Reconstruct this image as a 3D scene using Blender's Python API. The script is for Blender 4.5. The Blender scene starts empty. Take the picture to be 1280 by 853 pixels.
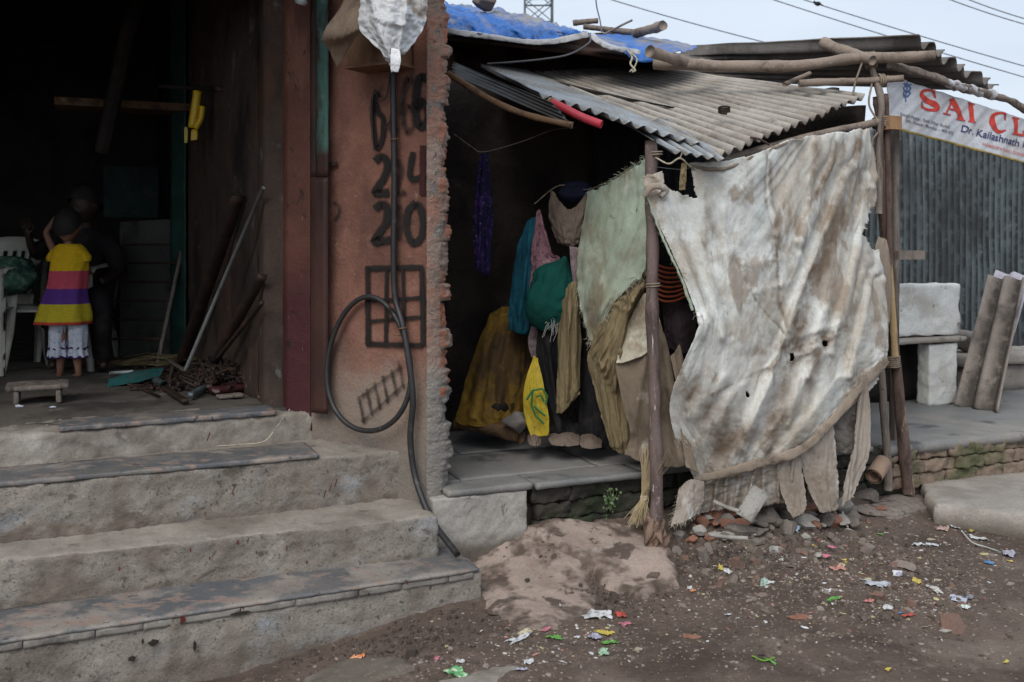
import bpy, bmesh, math, random
import numpy as np
from mathutils import Vector, noise, Matrix
random.seed(7)
RNG = np.random.default_rng(11)
scn = bpy.context.scene
COL = scn.collection
F, HX, HY, EYE = 1244.44, 640.0, 300.0, 1.53

# ---------------------------------------------------------------- placing
def P(px, py, Y):
    return Vector(((px-HX)/F*Y, Y, EYE+(HY-py)/F*Y))
A = math.radians(23.5)
U = Vector((math.cos(A), math.sin(A), 0)); V = Vector((-math.sin(A), math.cos(A), 0))
O1 = Vector((-.119, 4.23, 0))          # right front corner of the lowest step
SL = Vector((-.28, 4.60, 0))           # left front corner of the stall plinth
def uv_of(p, o=SL):
    d = Vector((p[0]-o[0], p[1]-o[1], 0)); return d.dot(U), d.dot(V)
def sst(a, b, x):
    t = min(1, max(0, (x-a)/(b-a))); return t*t*(3-2*t)
def ground_z(x, y):
    u, v = uv_of((x, y))
    z = -.15*sst(.15, 1.3, -x)*sst(5.2, 4.0, y)
    if v < .3:
        z += .15*math.exp(-(v/.33)**2)*sst(-.1, .5, u)*sst(3.0, 2.2, u)
    else:
        z += .15*sst(-.1, .5, u)*sst(3.0, 2.2, u)
    z += .075*math.exp(-((x-1.3)**2/.45+(y-4.70)**2/.07))+.03*math.exp(-((x-2.1)**2/.3+(y-4.3)**2/.2))
    n = noise.noise(Vector((x*1.3, y*1.3, .5)))*.02
    n += noise.noise(Vector((x*6, y*6, 2.5)))*(.010+.018*math.exp(-((x-1.4)**2/.8+(y-4.6)**2/.12)))
    return z+n
def ground_zf(x, y):
    n = noise.fractal(Vector((x*18, y*18, 1)), .8, 2.2, 4)*.006
    return ground_z(x, y)+n
def G(px, py, dz=0.0):
    Y = EYE*F/(py-HY); p = None
    for _ in range(12):
        x = (px-HX)/F*Y; g = ground_z(x, Y)+dz
        Y = .5*Y+.5*(EYE-g)*F/(py-HY)
    return Vector(((px-HX)/F*Y, Y, EYE+(HY-py)/F*Y))

# ---------------------------------------------------------------- objects
def link(name, me, parent=None):
    o = bpy.data.objects.new(name, me); COL.objects.link(o)
    if parent is not None: o.parent = parent
    return o
def thing(name, label, cat, loc=(0,0,0), group=None, kind=None):
    o = bpy.data.objects.new(name, None); COL.objects.link(o)
    o.location = loc; o.empty_display_size = .1
    tag(o, label, cat, group, kind); return o
def tag(o, label=None, cat=None, group=None, kind=None):
    if label: o['label'] = label
    if cat: o['category'] = cat
    if group: o['group'] = group
    if kind: o['kind'] = kind
    return o
def wpos(parent):
    v = Vector((0,0,0))
    while parent is not None:
        v += parent.location; parent = parent.parent
    return v
def obj(name, verts, faces, m, parent=None, smooth=False, origin=None, uvs=None):
    """verts in world coordinates; the object's origin is put at `origin` or the parent's place"""
    base = wpos(parent)
    org = Vector(origin) if origin is not None else base
    me = bpy.data.meshes.new(name)
    me.from_pydata([tuple(Vector(v)-org) for v in verts], [], [tuple(f) for f in faces])
    if m is not None:
        for mm in (m if isinstance(m, (list, tuple)) else [m]): me.materials.append(mm)
    if uvs is not None:
        l = me.uv_layers.new(name='UVMap')
        idx = np.zeros(len(me.loops), dtype=np.int32); me.loops.foreach_get('vertex_index', idx)
        a = np.array(uvs, dtype=np.float32)[idx]
        l.data.foreach_set('uv', a.ravel())
    if smooth:
        me.polygons.foreach_set('use_smooth', [True]*len(me.polygons))
    me.update()
    o = link(name, me, parent); o.location = org-base
    return o
class MB:
    def __init__(s): s.v = []; s.f = []
    def add(s, vf):
        v, f = vf; b = len(s.v); s.v += [Vector(x) for x in v]; s.f += [tuple(i+b for i in q) for q in f]; return s
    def build(s, name, m, parent=None, smooth=False, origin=None): return obj(name, s.v, s.f, m, parent, smooth, origin)

def tube(pts, r, n=8, cap=True, jit=0, seed=0):
    pts = [Vector(p) for p in pts]; rs = r if isinstance(r, (list, tuple)) else [r]*len(pts)
    v = []; f = []; up = None
    for i, p in enumerate(pts):
        t = (pts[min(i+1, len(pts)-1)]-pts[max(i-1, 0)])
        if t.length < 1e-9: t = Vector((0,0,1))
        t.normalize()
        if up is None:
            up = Vector((0,0,1)) if abs(t.z) < .9 else Vector((1,0,0))
        a = t.cross(up); 
        if a.length < 1e-5: a = t.orthogonal()
        a.normalize(); b = a.cross(t).normalized(); up = b
        for k in range(n):
            th = 2*math.pi*k/n; rr = rs[i]
            if jit: rr *= 1+jit*noise.noise(Vector((p.x*9+math.cos(th)*1.5+seed, p.y*9, p.z*9+math.sin(th)*1.5)))
            v.append(p+a*(rr*math.cos(th))+b*(rr*math.sin(th)))
    for i in range(len(pts)-1):
        for k in range(n):
            k2 = (k+1) % n; f.append((i*n+k, i*n+k2, (i+1)*n+k2, (i+1)*n+k))
    if cap:
        f.append(tuple(range(n))); f.append(tuple((len(pts)-1)*n+k for k in reversed(range(n))))
    return v, f
def spline(pts, n=8):
    pts = [Vector(p) for p in pts]; out = []
    q = [pts[0]*2-pts[1]]+pts+[pts[-1]*2-pts[-2]]
    for i in range(1, len(q)-2):
        for k in range(n):
            t = k/n; a, b, c, d = q[i-1], q[i], q[i+1], q[i+2]
            out.append(.5*((2*b)+(c-a)*t+(2*a-5*b+4*c-d)*t*t+(3*b-a-3*c+d)*t**3))
    out.append(pts[-1]); return out
def branch(pts, r, seed=0, n=10, wob=.006, sub=8):
    """a crooked stick with knots"""
    pp = spline(pts, sub); rr = []
    rs = r if isinstance(r, (list, tuple)) else (r, r)
    out = []
    for i, p in enumerate(pp):
        t = i/(len(pp)-1)
        w = Vector((noise.noise(p*3+Vector((seed,0,0))), noise.noise(p*3+Vector((0,seed,5))), noise.noise(p*3+Vector((9,0,seed)))))*wob
        out.append(p+w)
        q = rs[0]*(1-t)+rs[1]*t
        rr.append(q*(1+.16*noise.noise(p*7+Vector((seed*3.1,0,0)))+.12*max(0, math.sin(t*23+seed))**8))
    return tube(out, rr, n, jit=.16, seed=seed)
def box(c, sx, sy, sz, ux=U, uy=V, uz=Vector((0,0,1))):
    c = Vector(c); v = []
    for z in (-.5, .5):
        for y in (-.5, .5):
            for x in (-.5, .5): v.append(c+ux*(x*sx)+uy*(y*sy)+uz*(z*sz))
    return v, [(0,2,3,1),(4,5,7,6),(0,1,5,4),(2,6,7,3),(0,4,6,2),(1,3,7,5)]
def block(c8, res, amp=.004, nf=9, seed=0, rnd=.012, amp2=0, nf2=3):
    """a rough masonry block: eight corners (bottom 4 then top 4, each x-y order 00,10,11,01), res cells per axis, worn edges"""
    c8 = [Vector(c) for c in c8]; nx, ny, nz = res; idx = {}; V_ = []; F_ = []
    L = ((c8[1]-c8[0]).length, (c8[3]-c8[0]).length, (c8[4]-c8[0]).length)
    def pt(i, j, k):
        key = (i, j, k)
        if key in idx: return idx[key]
        a, b, c = i/nx, j/ny, k/nz
        # wear: pull towards the inside near the edges
        rw = rnd*(.35+2.2*abs(noise.noise(Vector((c8[0].x+a*L[0]*7, b*L[1]*7+seed, c*L[2]*7))))) if rnd > .005 else rnd
        d = sorted([(min(a, 1-a)*L[0]), (min(b, 1-b)*L[1]), (min(c, 1-c)*L[2])])
        def tri(a, b, c):
            bot = (c8[0]*(1-a)+c8[1]*a)*(1-b)+(c8[3]*(1-a)+c8[2]*a)*b
            top = (c8[4]*(1-a)+c8[5]*a)*(1-b)+(c8[7]*(1-a)+c8[6]*a)*b
            return bot*(1-c)+top*c
        p = tri(a, b, c)
        ctr = tri(.5, .5, .5)
        e = max(0, 1-(d[1])/rw) if rnd > 0 else 0   # second smallest: near an edge
        if e > 0:
            mid = tri(min(max(a, rw/L[0]), 1-rw/L[0]) if L[0] > 2*rw else .5, min(max(b, rw/L[1]), 1-rw/L[1]) if L[1] > 2*rw else .5, min(max(c, rw/L[2]), 1-rw/L[2]) if L[2] > 2*rw else .5)
            dd = p-mid; ln = dd.length
            if ln > rw: p = mid+dd*(rw/ln)
        q = p*nf+Vector((seed*7.3, seed*3.1, 0))
        dn = noise.fractal(q, .7, 2.1, 4)*amp
        if amp2: dn += noise.noise(p*nf2+Vector((seed, 0, 7)))*amp2
        n = Vector(((a-.5)*(1 if i in (0, nx) else 0), 0, 0))
        nn = Vector((0,0,0))
        if i == 0: nn -= (c8[1]-c8[0]).normalized()
        if i == nx: nn += (c8[1]-c8[0]).normalized()
        if j == 0: nn -= (c8[3]-c8[0]).normalized()
        if j == ny: nn += (c8[3]-c8[0]).normalized()
        if k == 0: nn -= (c8[4]-c8[0]).normalized()
        if k == nz: nn += (c8[4]-c8[0]).normalized()
        if nn.length > 0: nn.normalize()
        p = p+nn*dn
        idx[key] = len(V_); V_.append(p); return idx[key]
    for i in range(nx):
        for j in range(ny):
            F_.append((pt(i,j,0), pt(i,j+1,0), pt(i+1,j+1,0), pt(i+1,j,0)))
            F_.append((pt(i,j,nz), pt(i+1,j,nz), pt(i+1,j+1,nz), pt(i,j+1,nz)))
    for i in range(nx):
        for k in range(nz):
            F_.append((pt(i,0,k), pt(i+1,0,k), pt(i+1,0,k+1), pt(i,0,k+1)))
            F_.append((pt(i,ny,k), pt(i,ny,k+1), pt(i+1,ny,k+1), pt(i+1,ny,k)))
    for j in range(ny):
        for k in range(nz):
            F_.append((pt(0,j,k), pt(0,j,k+1), pt(0,j+1,k+1), pt(0,j+1,k)))
            F_.append((pt(nx,j,k), pt(nx,j+1,k), pt(nx,j+1,k+1), pt(nx,j,k+1)))
    return V_, F_
def c8(p0, ux, uy, uz):
    p0 = Vector(p0); return [p0, p0+ux, p0+ux+uy, p0+uy, p0+uz, p0+ux+uz, p0+ux+uy+uz, p0+uy+uz]
def stone(c, s, seed, n=3, squash=(1,1,.7), amp=.35, rot=0):
    bm = bmesh.new(); bmesh.ops.create_icosphere(bm, subdivisions=n, radius=1)
    R = Matrix.Rotation(rot, 3, 'Z')
    out = []
    for v in bm.verts:
        p = v.co.copy(); q = p*1.1+Vector((seed*5.1, seed*2.3, seed))
        k = 1+amp*noise.noise(q)+.12*noise.noise(q*3)
        # facet the stone with a few random planes
        for j in range(9):
            pn = Vector((math.sin(seed*3+j*2.1), math.cos(seed*1.7+j*1.3), math.sin(seed+j*4.7)*.8)).normalized()
            d = p.dot(pn)*k
            if d > .66: k *= .66/d
        p = p*k; p = Vector((p.x*squash[0], p.y*squash[1], p.z*squash[2]))*s
        out.append(Vector(c)+R@p)
    f = [tuple(v.index for v in fc.verts) for fc in bm.faces]; bm.free(); return out, f
def lerp_grid(rows, nu, nv):
    """Catmull-Rom surface through a control grid -> (nv, nu, 3) array"""
    C = np.array([[tuple(c) for c in r] for r in rows], dtype=float)
    def cr(C, n):   # interpolate along axis 0
        m = C.shape[0]; Cx = np.concatenate([[2*C[0]-C[1]], C, [2*C[-1]-C[-2]]])
        t = np.linspace(0, m-1, n); i = np.minimum(t.astype(int), m-2); f = (t-i).reshape((-1,)+(1,)*(C.ndim-1))
        a, b, c, d = Cx[i], Cx[i+1], Cx[i+2], Cx[i+3]
        return .5*((2*b)+(c-a)*f+(2*a-5*b+4*c-d)*f**2+(3*b-a-3*c+d)*f**3)
    X = cr(C, nv); X = np.swapaxes(cr(np.swapaxes(X, 0, 1), nu), 0, 1); return X
def to3(X):
    Y = X[..., 2]; return np.stack([(X[..., 0]-HX)/F*Y, Y, EYE+(HY-X[..., 1])/F*Y], -1)
def vnoise(shape_pts, f, seed):
    out = np.empty(shape_pts.shape[:-1]); it = shape_pts.reshape(-1, shape_pts.shape[-1]); o = out.reshape(-1)
    for i, p in enumerate(it): o[i] = noise.noise(Vector((p[0]*f[0], p[1]*f[1], seed*3.7)))
    return out
def seg_d(X, a, b):
    ax, ay = a; bx, by = b; dx, dy = bx-ax, by-ay; L = dx*dx+dy*dy+1e-9
    t = np.clip(((X[..., 0]-ax)*dx+(X[..., 1]-ay)*dy)/L, 0, 1)
    return np.hypot(X[..., 0]-ax-t*dx, X[..., 1]-ay-t*dy)
def inpoly(X, poly):
    x, y = X[..., 0], X[..., 1]; r = np.zeros(x.shape, bool); n = len(poly); j = n-1
    for i in range(n):
        xi, yi = poly[i]; xj, yj = poly[j]
        c = ((yi > y) != (yj > y)) & (x < (xj-xi)*(y-yi)/(yj-yi+1e-12)+xi); r ^= c; j = i
    return r
def blur(D, k):
    for ax in (0, 1):
        n = D.shape[ax]; kk = min(k, n//2)
        if kk < 1: continue
        pad = [(0,0)]*3; pad[ax] = (kk+1, kk)
        c = np.cumsum(np.pad(D, pad, mode='edge'), axis=ax)
        sl1 = [slice(None)]*3; sl2 = [slice(None)]*3
        sl1[ax] = slice(2*kk+1, 2*kk+1+n); sl2[ax] = slice(0, n)
        D = (c[tuple(sl1)]-c[tuple(sl2)])/(2*kk+1)
    return D
def lap(p):
    d = np.zeros_like(p); d[1:-1] += .25*(p[2:]+p[:-2]-2*p[1:-1]); d[:, 1:-1] += .25*(p[:, 2:]+p[:, :-2]-2*p[:, 1:-1]); return d
def crumple(p, uu, vv, amp, f, seed):
    # creases: ridged noise in the cloth's own coordinates, finer octaves sharper
    dU = np.gradient(p, axis=1); dV = np.gradient(p, axis=0); N = np.cross(dU, dV); N /= np.linalg.norm(N, axis=-1, keepdims=True)+1e-9
    W2 = np.stack([uu, vv], -1); h = np.zeros(uu.shape); a = 1.
    for o in range(5):
        n = vnoise(W2+.03*o, (f[0]*2.1**o, f[1]*2.1**o), seed+o*3); h += a*(.55-np.abs(n)*2.2); a *= .5
    return p+N*(h*amp)[..., None]
def fan(X, apex, fs, seed):
    # folds running out from where the cloth is pulled: ridged noise over the angle round that point
    dx, dy = X[..., 0]-apex[0], X[..., 1]-apex[1]; r = np.hypot(dx, dy); th = np.arctan2(dy, dx); h = np.zeros(r.shape)
    for f, q, a in fs: h += a*(.5-np.abs(vnoise(np.stack([th*f, r/q], -1), (1, 1), seed+f))*2.4)
    return h*np.clip(r/170, .15, 1)
def drape(X3, slack=(.03,.03), pins=None, steps=45, iters=5, g=-6., seed=1, kick=.012, nf=(9,9), shape=.25, bl=6, bend=.5):
    """position based cloth: slack cloth between its pins settles into folds"""
    T = X3.copy(); nv, nu = T.shape[:2]
    dU = np.gradient(T, axis=1); dV = np.gradient(T, axis=0); N = np.cross(dU, dV); N /= np.linalg.norm(N, axis=-1, keepdims=True)+1e-9
    uu, vv = np.meshgrid(np.linspace(0, 1, nu), np.linspace(0, 1, nv)); W2 = np.stack([uu, vv], -1)
    k = vnoise(W2, nf, seed)+.5*vnoise(W2, (nf[0]*2.3, nf[1]*2.3), seed+5)
    w = np.ones((nv, nu)) if pins is None else 1.-pins.astype(float)
    p = T+N*(k*kick*w)[..., None]; q = p.copy(); w = w[..., None]
    def ln(a, b): return np.linalg.norm(b-a, axis=-1, keepdims=True)
    groups = []
    def addg(sa, sb, sl, stiff):
        groups.append((sa, sb, ln(T[sa], T[sb])*(1+sl), stiff))
    S = slice
    for o in (0, 1):
        e = nu-((nu-o) % 2)
        addg((S(None), S(o, e, 2)), (S(None), S(o+1, e, 2)) if True else None, slack[0], 1.)
        e = nv-((nv-o) % 2)
        addg((S(o, e, 2), S(None)), (S(o+1, e, 2), S(None)), slack[1], 1.)
    for (oa, ob) in ((0,0),(0,1),(1,0),(1,1)):
        ev = nv-((nv-oa) % 2); eu = nu-((nu-ob) % 2)
        addg((S(oa, ev, 2), S(ob, eu, 2)), (S(oa+1, ev, 2), S(ob+1, eu, 2)), (slack[0]+slack[1])/2, .5)
        addg((S(oa+1, ev, 2), S(ob, eu, 2)), (S(oa, ev, 2), S(ob+1, eu, 2)), (slack[0]+slack[1])/2, .5)
    dt2 = .0004; BLK = max(2, int(min(nu, nv)*.07))
    for s in range(steps):
        vel = (p-q)*.9; q = p.copy(); p = p+vel*w; p[..., 2] += g*dt2*w[..., 0]
        for _ in range(iters):
            for sa, sb, r, st in groups:
                a = p[sa]; b = p[sb]; n_ = min(a.shape[0], b.shape[0]); m_ = min(a.shape[1], b.shape[1])
                a = a[:n_, :m_]; b = b[:n_, :m_]; wa = w[sa][:n_, :m_]; wb = w[sb][:n_, :m_]; r_ = r[:n_, :m_]
                d = b-a; L = np.sqrt((d*d).sum(-1, keepdims=True))+1e-9
                c = d*((L-r_)/L/(wa+wb+1e-6)*st)
                a += c*wa; b -= c*wb
        if bend:
            sm = 2 if s < steps-6 else (1 if s < steps-2 else 0)
            for _ in range(sm): p += (lap(p))*(bend*w)
        if shape > 0: p += blur(blur(T-p, BLK), BLK)*shape*w
    return p
def sheet(name, rows, mat, res=(60,60), slack=(.03,.03), pin=lambda u, v, X: v < .01, cut=None, ragged=.0, folds=(), dirt_shade=(), parent=None,
          thick=.002, seed=1, steps=40, iters=5, kick=.012, nf=(9,9), shape=.25, bl=6, g=-6., bend=.5, crease=.003, cf=(5,4), fans=(), post=7, label=None, cat=None, group=None, origin=None):
    nu, nv = res
    X = lerp_grid(rows, nu, nv)
    if ragged:
        for i in range(nu):
            X[0, i, :2] += (noise.noise(Vector((i*.9, seed, 0)))*ragged*.5, noise.noise(Vector((i*.7, seed, 3)))*ragged)
            X[-1, i, :2] += (noise.noise(Vector((i*.9, seed, 6)))*ragged*.5, noise.noise(Vector((i*.7, seed, 9)))*ragged)
        for j in range(nv):
            X[j, 0, :2] += (noise.noise(Vector((j*.7, seed, 12)))*ragged, noise.noise(Vector((j*.9, seed, 15)))*ragged*.5)
            X[j, -1, :2] += (noise.noise(Vector((j*.7, seed, 18)))*ragged, noise.noise(Vector((j*.9, seed, 21)))*ragged*.5)
    for (a, b, wd, am) in folds:
        X[..., 2] -= am*np.exp(-(seg_d(X, a, b)/wd)**2)
    uu, vv = np.meshgrid(np.linspace(0, 1, nu), np.linspace(0, 1, nv))
    T = to3(X); pins = pin(uu, vv, X)
    p = drape(T, slack, pins, steps, iters, g, seed, kick, nf, shape, bl, bend) if steps else T
    for _ in range(post if steps else 0): p = p+lap(p)*.9*(1-pins.astype(float))[..., None]
    if fans:
        dU = np.gradient(p, axis=1); dV = np.gradient(p, axis=0); Nn = np.cross(dU, dV); Nn /= np.linalg.norm(Nn, axis=-1, keepdims=True)+1e-9
        for ap, fs, amp, cx_, sx_, sd_ in fans: p = p+Nn*(fan(X, ap, fs, sd_)*amp*np.clip((X[..., 0]-cx_)/sx_+.5, 0, 1))[..., None]
    if crease: p = crumple(p, uu, vv, crease, cf, seed+60)
    keep = np.ones((nv, nu), bool)
    if cut is not None:
        Z = X.copy(); jn = vnoise(X[..., :2], (.18,.18), seed+40)*2.2+vnoise(X[..., :2], (.5,.5), seed+41)*1.2
        Z[..., 0] += jn; Z[..., 1] += np.roll(jn, 7, axis=0)
        keep = cut(Z)
    vi = -np.ones((nv, nu), int); F_ = []; fl = keep[:-1, :-1] & keep[1:, :-1] & keep[:-1, 1:] & keep[1:, 1:]
    used = np.zeros((nv, nu), bool)
    used[:-1, :-1] |= fl; used[1:, :-1] |= fl; used[:-1, 1:] |= fl; used[1:, 1:] |= fl
    vi[used] = np.arange(used.sum())
    js, is_ = np.nonzero(fl)
    F_ = [(vi[j, i], vi[j+1, i], vi[j+1, i+1], vi[j, i+1]) for j, i in zip(js, is_)]
    vs = p[used]; W = np.stack([uu, vv], -1)[used]
    if origin is None and parent is None: origin = Vector(vs[0])
    o = obj(name, [Vector(v) for v in vs], F_, mat, parent, True, origin, W)
    at = o.data.attributes.new('dirt_shade', 'FLOAT', 'POINT'); D = np.zeros(X.shape[:2])
    for (a, b, wd, am) in dirt_shade: D += am*np.exp(-(seg_d(X, a, b)/wd)**2)
    for ap, fs, amp, cx_, sx_, sd_ in fans:
        D += np.clip(fan(X, ap, [(f*.6, q*.8, a) for f, q, a in fs[:2]], sd_+33)*1.7-.42, 0, .7)*np.clip((X[..., 0]-cx_)/sx_+.5, 0, 1)
    at.data.foreach_set('value', np.clip(D, 0, 1)[used].astype(np.float32))
    if thick:
        md = o.modifiers.new('thickness', 'SOLIDIFY'); md.thickness = thick; md.offset = 0
    if label: tag(o, label, cat, group)
    o['_p'] = 0; del o['_p']
    return o, p, X

def fringe(name, p, idx, parent, mat, n=60, ln=.05, r=.0009, seed=3, down=.8, out=None):
    """loose threads along a torn edge"""
    rn = random.Random(seed); mb = MB()
    for _ in range(n):
        j, i = rn.choice(idx); a = Vector(p[j, i]); L = ln*rn.uniform(.3, 1.2)
        d = Vector((rn.gauss(0, .5), rn.gauss(0, .4), rn.gauss(-down, .5)))
        if out is not None: d += Vector(out)*rn.uniform(.2, 1)
        d.normalize(); b = a+d*L*.5+Vector((rn.gauss(0, .006), rn.gauss(0, .006), 0)); c = b+(d+Vector((rn.gauss(0, .5), 0, -.5))).normalized()*L*.5
        mb.add(tube([a, b, c], [r, r, r*.6], 3))
    return mb.build(name, mat, parent)

# ---------------------------------------------------------------- materials
def nt_new(name):
    m = bpy.data.materials.new(name); m.use_nodes = True; nt = m.node_tree; nt.nodes.clear()
    o = nt.nodes.new('ShaderNodeOutputMaterial'); b = nt.nodes.new('ShaderNodeBsdfPrincipled'); nt.links.new(b.outputs[0], o.inputs[0]); return m, nt, b
def M(name, col, layers=(), rough=.88, bumps=((40,.3),), metal=0, coord='obj', spec=.3, dirt_shade=None, sheen=0, alpha=None, trans=0, grain=.17, stripes=None, rvar=.1, brick=None, sub=0):
    """base colour, then layers of grime / wear mixed in by noise masks; bump from several noises.
       layer = (colour, scale, lo, hi[, stretch xyz[, strength]]) or ('z', colour, z_lo, z_hi, noise_amp)"""
    m, nt, b = nt_new(name); N = nt.nodes.new; L = nt.links.new
    tc = N('ShaderNodeTexCoord')
    geo = N('ShaderNodeNewGeometry')
    src = {'obj': tc.outputs['Object'], 'uv': tc.outputs['UV'], 'world': geo.outputs['Position']}[coord]
    def mapped(st):
        mp = N('ShaderNodeMapping'); mp.inputs['Scale'].default_value = st; L(src, mp.inputs['Vector']); return mp.outputs[0]
    def nz(scale, st=(1,1,1), det=6, ro=.6, dist=0, off=0):
        n = N('ShaderNodeTexNoise'); n.inputs['Scale'].default_value = scale; n.inputs['Detail'].default_value = det
        n.inputs['Roughness'].default_value = ro; n.inputs['Distortion'].default_value = dist; 
        mp = N('ShaderNodeMapping'); mp.inputs['Scale'].default_value = st; mp.inputs['Location'].default_value = (off, off*1.7, off*.3); L(src, mp.inputs['Vector'])
        L(mp.outputs[0], n.inputs['Vector']); return n.outputs['Fac']
    def ramp(x, lo, hi):
        r = N('ShaderNodeMapRange'); r.interpolation_type = 'SMOOTHSTEP'; r.inputs['From Min'].default_value = lo; r.inputs['From Max'].default_value = hi; L(x, r.inputs['Value']); return r.outputs[0]
    def math_(op, a, b_):
        n = N('ShaderNodeMath'); n.operation = op
        for i, x in enumerate((a, b_)):
            if isinstance(x, (int, float)): n.inputs[i].default_value = x
            else: L(x, n.inputs[i])
        return n.outputs[0]
    def mix(fac, a, b_):
        n = N('ShaderNodeMix'); n.data_type = 'RGBA'
        if isinstance(fac, (int, float)): n.inputs[0].default_value = fac
        else: L(fac, n.inputs[0])
        for i, x in ((6, a), (7, b_)):
            if isinstance(x, (tuple, list)): n.inputs[i].default_value = (*x[:3], 1)
            else: L(x, n.inputs[i])
        return n.outputs[2]
    c = tuple(col); bx = None
    if stripes:     # bands along an axis of the coordinate
        ax, stops = stripes; sp = N('ShaderNodeSeparateXYZ'); L(src, sp.inputs[0]); cr = N('ShaderNodeValToRGB'); cr.color_ramp.interpolation = 'CONSTANT'
        L(sp.outputs[ax], cr.inputs[0]); e = cr.color_ramp.elements
        e[0].position = stops[0][0]; e[0].color = (*stops[0][1], 1); e[1].position = stops[1][0]; e[1].color = (*stops[1][1], 1)
        for pos, cc in stops[2:]:
            k = e.new(pos); k.color = (*cc, 1)
        c = cr.outputs[0]
    if brick:
        bt = N('ShaderNodeTexBrick'); sc, c1, c2, mo, bw, bh, ms = brick
        mp = N('ShaderNodeMapping'); L(src, mp.inputs['Vector']); mp.inputs['Rotation'].default_value = (math.pi/2, 0, 0)
        L(mp.outputs[0], bt.inputs['Vector']); bt.inputs['Scale'].default_value = sc
        bt.inputs['Color1'].default_value = (*c1, 1); bt.inputs['Color2'].default_value = (*c2, 1); bt.inputs['Mortar'].default_value = (*mo, 1)
        bt.inputs['Brick Width'].default_value = bw; bt.inputs['Row Height'].default_value = bh; bt.inputs['Mortar Size'].default_value = ms; bt.inputs['Mortar Smooth'].default_value = .4
        c = bt.outputs['Color']; bx = bt.outputs['Fac']
    # gentle overall tone variation of the material itself
    tv = ramp(nz(3.1, off=3.3), .3, .7)
    if isinstance(c, tuple): c = mix(tv, tuple(x*.82 for x in c), tuple(min(1, x*1.12) for x in c))
    off = 1.0
    for ly in layers:
        off += 2.7
        if ly[0] == 'z':
            _, cc, lo, hi, na = ly; sp = N('ShaderNodeSeparateXYZ'); L(geo.outputs['Position'], sp.inputs[0])
            zz = math_('ADD', sp.outputs[2], math_('MULTIPLY', math_('SUBTRACT', nz(5, off=off), .5), na*2))
            fac = math_('SUBTRACT', 1.0, ramp(zz, lo, hi))
            c = mix(fac, c, cc)
        elif ly[0] == 'v':      # band in the uv's second coordinate
            _, cc, lo, hi, na = ly; sp = N('ShaderNodeSeparateXYZ'); L(tc.outputs['UV'], sp.inputs[0])
            zz = math_('ADD', sp.outputs[1], math_('MULTIPLY', math_('SUBTRACT', nz(14, off=off), .5), na*2))
            c = mix(ramp(zz, lo, hi), c, cc)
        else:
            cc, s, lo, hi = ly[:4]; st = ly[4] if len(ly) > 4 else (1,1,1); k = ly[5] if len(ly) > 5 else 1
            fac = ramp(nz(s, st, 8, .62, .3, off), lo, hi)
            if k != 1: fac = math_('MULTIPLY', fac, k)
            c = mix(fac, c, cc)
    if grain and not isinstance(c, tuple):
        g_ = nz(95 if coord != 'uv' else 60, det=3, ro=.7, off=7.7); mr = N('ShaderNodeMapRange'); L(g_, mr.inputs['Value']); mr.inputs['From Min'].default_value = .3; mr.inputs['From Max'].default_value = .7; mr.inputs['To Min'].default_value = 1-grain; mr.inputs['To Max'].default_value = 1+grain*.8
        vm = N('ShaderNodeVectorMath'); vm.operation = 'SCALE'; L(c, vm.inputs[0]); L(mr.outputs[0], vm.inputs['Scale']); c = vm.outputs[0]
    if dirt_shade:
        at = N('ShaderNodeAttribute'); at.attribute_name = 'dirt_shade'
        d = math_('MULTIPLY', at.outputs['Fac'], ramp(nz(14, off=9), .2, .65))
        c = mix(d, c, dirt_shade)
    if isinstance(c, tuple): b.inputs['Base Color'].default_value = (*c, 1)
    else: L(c, b.inputs['Base Color'])
    b.inputs['Metallic'].default_value = metal; b.inputs['Specular IOR Level'].default_value = spec
    if rvar:
        rr = N('ShaderNodeMapRange'); L(nz(9, off=5), rr.inputs['Value']); rr.inputs['To Min'].default_value = max(.05, rough-rvar); rr.inputs['To Max'].default_value = min(1, rough+rvar)
        rr.inputs['From Min'].default_value = .3; rr.inputs['From Max'].default_value = .7; L(rr.outputs[0], b.inputs['Roughness'])
    else: b.inputs['Roughness'].default_value = rough
    if sheen: b.inputs['Sheen Weight'].default_value = sheen
    if trans: b.inputs['Transmission Weight'].default_value = trans
    last = None
    for bp in bumps:
        s, k = bp[:2]; st = bp[2] if len(bp) > 2 else (1,1,1); dist = bp[3] if len(bp) > 3 else .01
        bn = N('ShaderNodeBump'); bn.inputs['Strength'].default_value = k; bn.inputs['Distance'].default_value = dist
        L(nz(s, st, 8, .65, .2, s), bn.inputs['Height'])
        if last is not None: L(last, bn.inputs['Normal'])
        last = bn.outputs[0]
    if bx is not None:
        bn = N('ShaderNodeBump'); bn.inputs['Strength'].default_value = .8; bn.inputs['Distance'].default_value = -.01; L(bx, bn.inputs['Height'])
        if last is not None: L(last, bn.inputs['Normal'])
        last = bn.outputs[0]
    if last is not None: L(last, b.inputs['Normal'])
    if alpha is not None:   # broken, sprayed or transparent coverage
        if isinstance(alpha, (int, float)): b.inputs['Alpha'].default_value = alpha
        else:
            s, lo, hi = alpha; sp = N('ShaderNodeSeparateXYZ'); L(tc.outputs['UV'], sp.inputs[0])
            edge = math_('MULTIPLY', sp.outputs[0], math_('SUBTRACT', 1.0, sp.outputs[0]))    # 0 at rims, .25 mid
            e2 = ramp(math_('ADD', math_('MULTIPLY', edge, 4.0), math_('SUBTRACT', nz(s, off=1), .5)), lo, hi)
            L(e2, b.inputs['Alpha'])
    return m
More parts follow.
